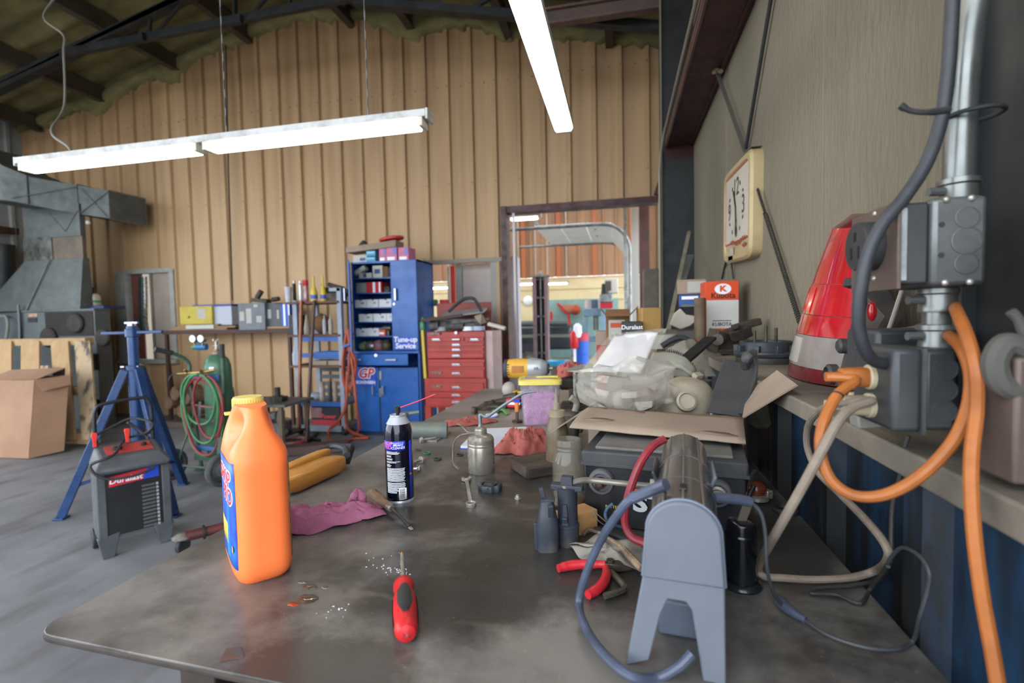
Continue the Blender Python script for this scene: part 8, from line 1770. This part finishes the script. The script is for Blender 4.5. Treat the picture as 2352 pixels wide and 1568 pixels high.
for s_ in (-1,1): part('flange',MB().bb(s_*.105-.03,s_*.105+.03,-.12,.06,0,h_),LP,t,bev=.006)
part('channel',MB().bb(-.09,.09,.03,.06,0,h_),DKST,t); part('screw_shaft',MB().cyl((0,-.03,.05),(0,-.03,h_),.025,n=10),GALV,t); part('top_plate',MB().bb(-.16,.16,-.13,.08,h_,h_+.03),GALV,t); part('top_pin',MB().cyl((0,-.03,h_+.03),(0,-.03,h_+.12),.03,n=10),GALV,t); part('foot_plate',MB().bb(-.22,.22,-.2,.14,0,.03),LP,t)
for k in range(6): part('rung',MB().bb(-.09,.09,-.02,.03,.35+k*.33,.38+k*.33),GALV,t)
t = T('lift_post','white square lift post just inside the big doorway','lift post',(W2(1184,800,6.9).x,6.9,0)); h_ = W2(1181,593,6.9).z
part('tube',MB().bb(-.075,.075,-.09,.09,0,h_),WPO,t,bev=.01); part('base_plate',MB().bb(-.15,.15,-.15,.15,0,.02),WPO,t); part('cap',MB().bb(-.07,.07,-.095,.095,h_,h_+.012),WPO,t); part('cable',MB().tube([(-.05,-.05,h_),(-.10,-.05,h_+.4),(-.12,-.05,h_+.75)],.02,8),mat('cable_tan','#8d8070',.6),t)
# raised sectional door: panels overhead, bending down at the right
od = T('overhead_door','white sectional overhead door raised under the roof of the next bay','door',(-.6,9.3,2.5))
DW = mat('door_white','#e6eae8',.4,c2='#d8dcda',sc=3); YD0,YD1 = 8.6,10.7; zd = W2(1228,521,YD0).z
xd0,xd1 = W2(1228,521,YD0).x,W2(1418,521,YD0).x
def dpt(s_): # s_ along the track from left to right then down
    L_ = xd1-xd0-.25
    if s_ < L_: return Vector((xd0+s_,0,zd))
    a_ = min(PI/2,(s_-L_)/.45); q = Vector((xd0+L_+.45*math.sin(a_),0,zd-.45*(1-math.cos(a_)))); ex = s_-L_-.45*PI/2
    return q-Vector((0,0,max(0,ex)))
ps = .44
for k in range(6):
    for j in range(2):
        y0 = YD0+j*(YD1-YD0)/2; y1 = y0+(YD1-YD0)/2; a_,b_ = dpt(k*ps+.008),dpt((k+1)*ps-.008)
        slab('panel',[Vector((a_.x,y0+.008,a_.z)),Vector((b_.x,y0+.008,b_.z)),Vector((b_.x,y1-.008,b_.z)),Vector((a_.x,y1-.008,a_.z))],.04,DW,od)
for k in (2,):
    for j in (0,1): a_ = dpt((k+.5)*ps); part('window_slot',MB().box((a_.x,YD0+.45+j*.75,zd-.024),(.20,.09,.01)),mat('slot_brown','#4d3a34',.5),od,w=True)
for y_ in (YD0-.03,YD1+.03): part('track',MB().tube([(xd0-.7,y_,zd-.03)]+[(dpt(s_).x,y_,dpt(s_).z-.03) for s_ in np.linspace(0,2.9,14)]+[(dpt(2.9).x,y_,.1)],.028,8,3),GALV,od,w=True)
part('torsion_bar',MB().cyl((xd0-.05,YD0,zd+.16),(xd0-.05,YD1,zd+.16),.03,n=10),GALV,od,w=True); part('edge_reflection',MB().bb(xd0,xd0+1.5,YD1+.02,YD1+.06,zd+.0,zd+.10),mat('reflection_green','#9cb878',.5,c2='#7fb4c4',sc=3),od,w=True)  # green-blue reflection along the door edge, painted as a coloured strip
S('daylight_strip','white strip for the daylight in the door gap at the right of the next bay','jamb',MB().bb(W2(1452,700,7.3).x,W2(1468,700,7.3).x,7.25,7.35,0,3.2),mat('daylight_white','#cfcfc8',.5)); S('door_track','grey vertical door track beside the white strip','track',MB().bb(W2(1434,700,7.6).x,W2(1441,700,7.6).x,7.55,7.62,0,3.1),GALV); S('dark_post_far','dark brown post right of the white strip','post',MB().bb(W2(1470,700,7.1).x,W2(1492,700,7.1).x,7.05,7.15,0,3.4),MAROON)  # the white strip stands in for daylight through the door gap
S('dusty_panel','dusty grey cabinet side standing just right of the big doorway','panel',MB().bb(W2(1478,700,5.85).x,W2(1513,700,5.85).x,5.80,6.02,0,W2(1490,618,5.85).z),mat('dusty_board','#6d665d',.8,c2='#585149',sc=5),bev=.01)
# far things along the cream wall
YF2 = 12.2
S('wall_disc','round white dish hanging on the far cream wall','dish',MB().lathe([(.001,0),(.12,.01),(.12,.03),(.09,.05),(.001,.06)],24,face_m(W2(1213,690,Y2-.02),(0,-1,0))),WHT)
t = T('heater','white wall heater box high on the far wall','heater',W2(1404,672,11.5)); part('case',MB().box((0,0,.15),(.30,.3,.34)),mat('heater_white','#c2beb4',.5),t,bev=.02); part('grille',MB().box((-.06,-.155,.15),(.13,.01,.22)),mat('grille_brown','#5d504a',.6),t)
S('peg_board','pale teal board fixed along the far wall','board',MB().bb(W2(1262,720,Y2).x,W2(1420,720,Y2).x,Y2-.07,Y2-.015,.3,W2(1300,688,Y2).z),mat('teal_board','#86a5a0',.6,c2='#78968f',sc=3))
PBL = mat('press_blue','#7f9cae',.5,c2='#708d9f',sc=4); t = T('shop_press','light blue shop press frame in the far bay','press',(W2(1370,830,YF2-.6).x,YF2-.6,0)); ph = W2(1370,708,YF2-.6).z
for s_ in (-1,1): part('upright',MB().bb(s_*.24-.04,s_*.24+.04,-.1,.1,0,ph),PBL,t,bev=.01)
part('head',MB().bb(-.28,.28,-.12,.12,ph-.18,ph),PBL,t,bev=.02); part('bed',MB().bb(-.28,.28,-.12,.12,.75,.87),PBL,t,bev=.01); part('ram',MB().cyl((0,0,ph-.5),(0,0,ph-.18),.06,n=14),GALV,t); part('base',MB().bb(-.3,.3,-.3,.3,0,.08),PBL,t)
for i,(px,py,c,w_,lab) in enumerate(((1352,697,'#b8b0b0',.09,'white can on the shop press'),(1366,700,'#4f6080',.07,'dark blue can on the shop press'),(1380,703,'#c9c4c0',.06,'small pale can on the shop press'))): S('paint_can',lab,'can',MB().lathe([(w_,0),(w_,.17),(w_*.9,.18),(w_*.9,.2)],16,Matrix.Translation((W2(px,700,YF2-.6).x,YF2-.6,ph+.001))),mat('pc%d' % i,c,.5),'cans on the shop press')
t = T('compressor_head','grey machine on a red base on the far shelf','machine',(W2(1393,705,11.3).x,11.3,W2(1393,708,11.3).z)); part('red_base',MB().bb(-.14,.14,-.1,.1,0,.12),RBX,t,bev=.01); part('tank',MB().bb(-.15,.15,-.1,.1,.12,.32),GALV,t,bev=.03); part('head',MB().cyl((-.03,0,.32),(-.05,0,.55),.09,.05,n=14),DKST,t); part('stand',MB().bb(-.12,.12,-.09,.09,-W2(1393,708,11.3).z,0),PBL,t)
S('red_ball','orange-red round gauge on the teal board','reel',MB().ell(W2(1322,711,Y2-.2),(.13,.1,.13),16),mat('reel_orange','#a8482c',.5)); S('copper_sheet','copper coloured plate on the teal board','plate',MB().box(W2(1303,708,Y2-.1),(.24,.03,.2)),mat('plate_copper','#b07d62',.5),bev=.01)
for i,(p0,p1,lab) in enumerate((((1280,696),(1306,722),'upper red clamp arm on the teal board'),((1306,722),(1309,748),'lower red clamp arm on the teal board'),((1266,715),(1267,745),'short red tool left on the teal board'))): S('red_clamp',lab,'clamp',MB().bar(W2(*p0,Y2-.15),W2(*p1,Y2-.15),.06,.06),REDP,'red clamps on the board',bev=.01)
t = T('pickup_truck','dark pickup truck parked at the back of the next bay','truck',(W2(1265,800,11).x,11.1,0)); TK = mat('truck_dark','#3a4148',.3,.3,c2='#2c3238',sc=3,coat=.3)
tx0,tx1 = W2(1150,800,10.6).x,W2(1312,800,10.6).x
part('bed',MB().bb(tx0,tx1,10.75,11.9,.62,W2(1250,748,10.7).z),TK,t,w=True,bev=.06); part('bumper',MB().bb(tx1-.02,tx1+.10,10.8,11.8,.45,.62),GALV,t,w=True,bev=.03); part('trim_strip',MB().bb(tx0,tx1,10.74,10.76,W2(1250,775,10.7).z,W2(1250,768,10.7).z),mat('strip_lt','#6f766c',.4),t,w=True); part('tail_lamp',MB().bb(tx1-.03,tx1+.02,10.74,10.85,W2(1310,790,10.7).z,W2(1310,760,10.7).z),mat('lamp_red','#c0242c',.3),t,w=True)
wx = W2(1213,820,10.7).x; o_ = part('wheel',MB().lathe([(.22,-.11),(.34,-.11),(.38,-.06),(.38,.06),(.34,.11),(.22,.11)],28,face_m((wx,10.85,.38),(0,-1,0)),cap=False),mat('tyre','#2f3338',.8),t,w=True); part('hub',MB().lathe([(.225,.05),(.18,.02),(.08,.06),(.001,.08)],24,face_m((wx,10.85,.38),(0,-1,0))),GALV,o_,w=True)
part('wheel_arch',MB().lathe([(.42,-.12),(.46,-.12),(.46,.125),(.42,.125)],28,face_m((wx,10.85,.40),(0,-1,0)),cap=False),TK,t,w=True)
part('roll_tarp',MB().cyl((tx0+.3,10.9,W2(1250,742,10.7).z),(tx1-.1,10.9,W2(1250,742,10.7).z),.06,n=12),mat('tarp','#5d6862',.7),t,w=True)
t = T('oil_barrel','blue barrel with red top in the next bay','barrel',(W2(1336,800,10).x,10,0)); part('drum',MB().lathe([(.14,0),(.14,.28),(.148,.29),(.14,.30),(.14,.58),(.148,.59),(.14,.6),(.14,.85)],20),mat('barrel_blue','#2457b8',.4),t); part('lid',MB().lathe([(.145,.85),(.145,.98),(.13,1.0),(.001,1.0)],20),mat('barrel_red','#b8384a',.5),t)
t = T('oil_drain','red and white oil drain funnel in the next bay','drain',(W2(1320,800,9.9).x,9.9,0)); part('pole',MB().cyl((0,0,0),(0,0,.7),.03,n=10),WHT,t); part('red_tank',MB().lathe([(.06,.7),(.09,.75),(.09,1.0),(.06,1.05)],16),REDP,t); part('white_tank',MB().lathe([(.07,1.02),(.09,1.06),(.08,1.25),(.03,1.3)],16,Matrix.Translation((.06,0,-.1))),WHT,t)
S('cyan_tub','bright cyan tub on the floor of the next bay','tub',MB().lathe([(.16,0),(.19,.1),(.2,.11),(.18,.11),(.15,.01)],24,Matrix.Translation(W2(1283,836,8.3)-Vector((0,0,.05)))),mat('tub_cyan','#3fa0c8',.4)); S('low_stool','low dark stool under the cyan tub in the next bay','stool',MB().lathe([(.17,0),(.15,.02),(.10,.04),(.10,W2(1283,836,8.3).z-.1),(.15,W2(1283,836,8.3).z-.055)],16,Matrix.Translation(W2(1283,836,8.3)*1)@Matrix.Translation((0,0,-W2(1283,836,8.3).z))),DKST); S('steel_post_stub','grey round steel drum standing near the doorway','drum',MB().lathe([(.10,0),(.10,.5),(.09,.52),(.001,.52)],20,Matrix.Translation((W2(1313,880,7.2).x,7.2,0))).lathe([(.105,.38),(.105,.42)],20,Matrix.Translation((W2(1313,880,7.2).x,7.2,0)),cap=False),GALV)
S('white_floor_patch','white painted patch on the floor beyond the doorway','mat',MB().bb(-1.1,.35,6.35,9.0,.001,.006),mat('white_paint','#a9afc0',.5,c2='#9aa0b2',sc=3))
# ---- narrow opening behind the tool chest: jambs, red strip, white door leaf
zt_ = 2.05
for nm_,px0,px1,m_,y_ in (('white',1029,1035,mat('jw','#b5bdbc',.5),6.5),('red',1036,1046,mat('jr','#b83a2a',.5),6.45)): S('door_strip',nm_+' vertical strip in the narrow opening behind the tool chest','strip',MB().bb(W2(px0,700,y_).x,W2(px1,700,y_).x,y_,y_+.04,0,2.06),m_)
dl = T('door_1','x','x',(-1.8,6.3,0)); del dl['label']; del dl['category']; dl['kind'] = 'structure'
part('leaf',MB().bb(W2(1064,700,6.3).x,W2(1133,700,6.3).x,6.3,6.34,0,2.06),mat('leaf_white','#b3aaa6',.5,c2='#a89f9b',sc=3),dl,w=True,bev=.004); part('leaf_edge',MB().bb(W2(1048,700,6.25).x,W2(1062,700,6.25).x,6.25,6.30,0,2.06),mat('edge_grey','#8b8f8d',.5),dl,w=True); part('knob',MB().ell(W2(1143,656,6.2),(.022,.03,.022),12),mat('knob_cream','#c9bb9a',.4),dl,w=True)
structure('trim_8',MB().bb(W2(1130,700,YW).x,W2(1152,700,YW).x,YW-.03,YW+.05,0,2.07),mat('jamb_alu','#8c8a84',.5,.2)); structure('trim_9',MB().bb(W2(988,700,YW).x-.03,W2(988,700,YW).x+.03,YW-.03,YW+.05,0,2.07),mat('jamb_pinkish','#b09f98',.5))
t = T('first_aid_bag','red and green packets on the sill behind the tool chest lid','packets',(W2(1030,696,6.0).x,5.75,W2(1030,699,5.75).z)); part('red_pack',MB().box((.04,0,.03),(.10,.1,.06)),REDP,t,bev=.01); part('green_pack',MB().box((-.10,0,.035),(.08,.1,.06)),mat('pk_green','#4a7a52',.5),t,bev=.01); part('blue_tray',MB().box((-.06,0,-.005),(.22,.12,.02)),mat('pk_blue','#39508c',.5),t)
t = T('pegboard_hook','grey hook hanging on the wall beside the blue cabinet','hook',W2(971,650,6.04)); part('rod',MB().tube([(0,0,.28),(0,-.01,.1),(.01,-.03,.0),(.03,-.02,.06)],.010,8),GALV,t); part('plate',MB().box((0,.01,.29),(.04,.02,.05)),GALV,t)
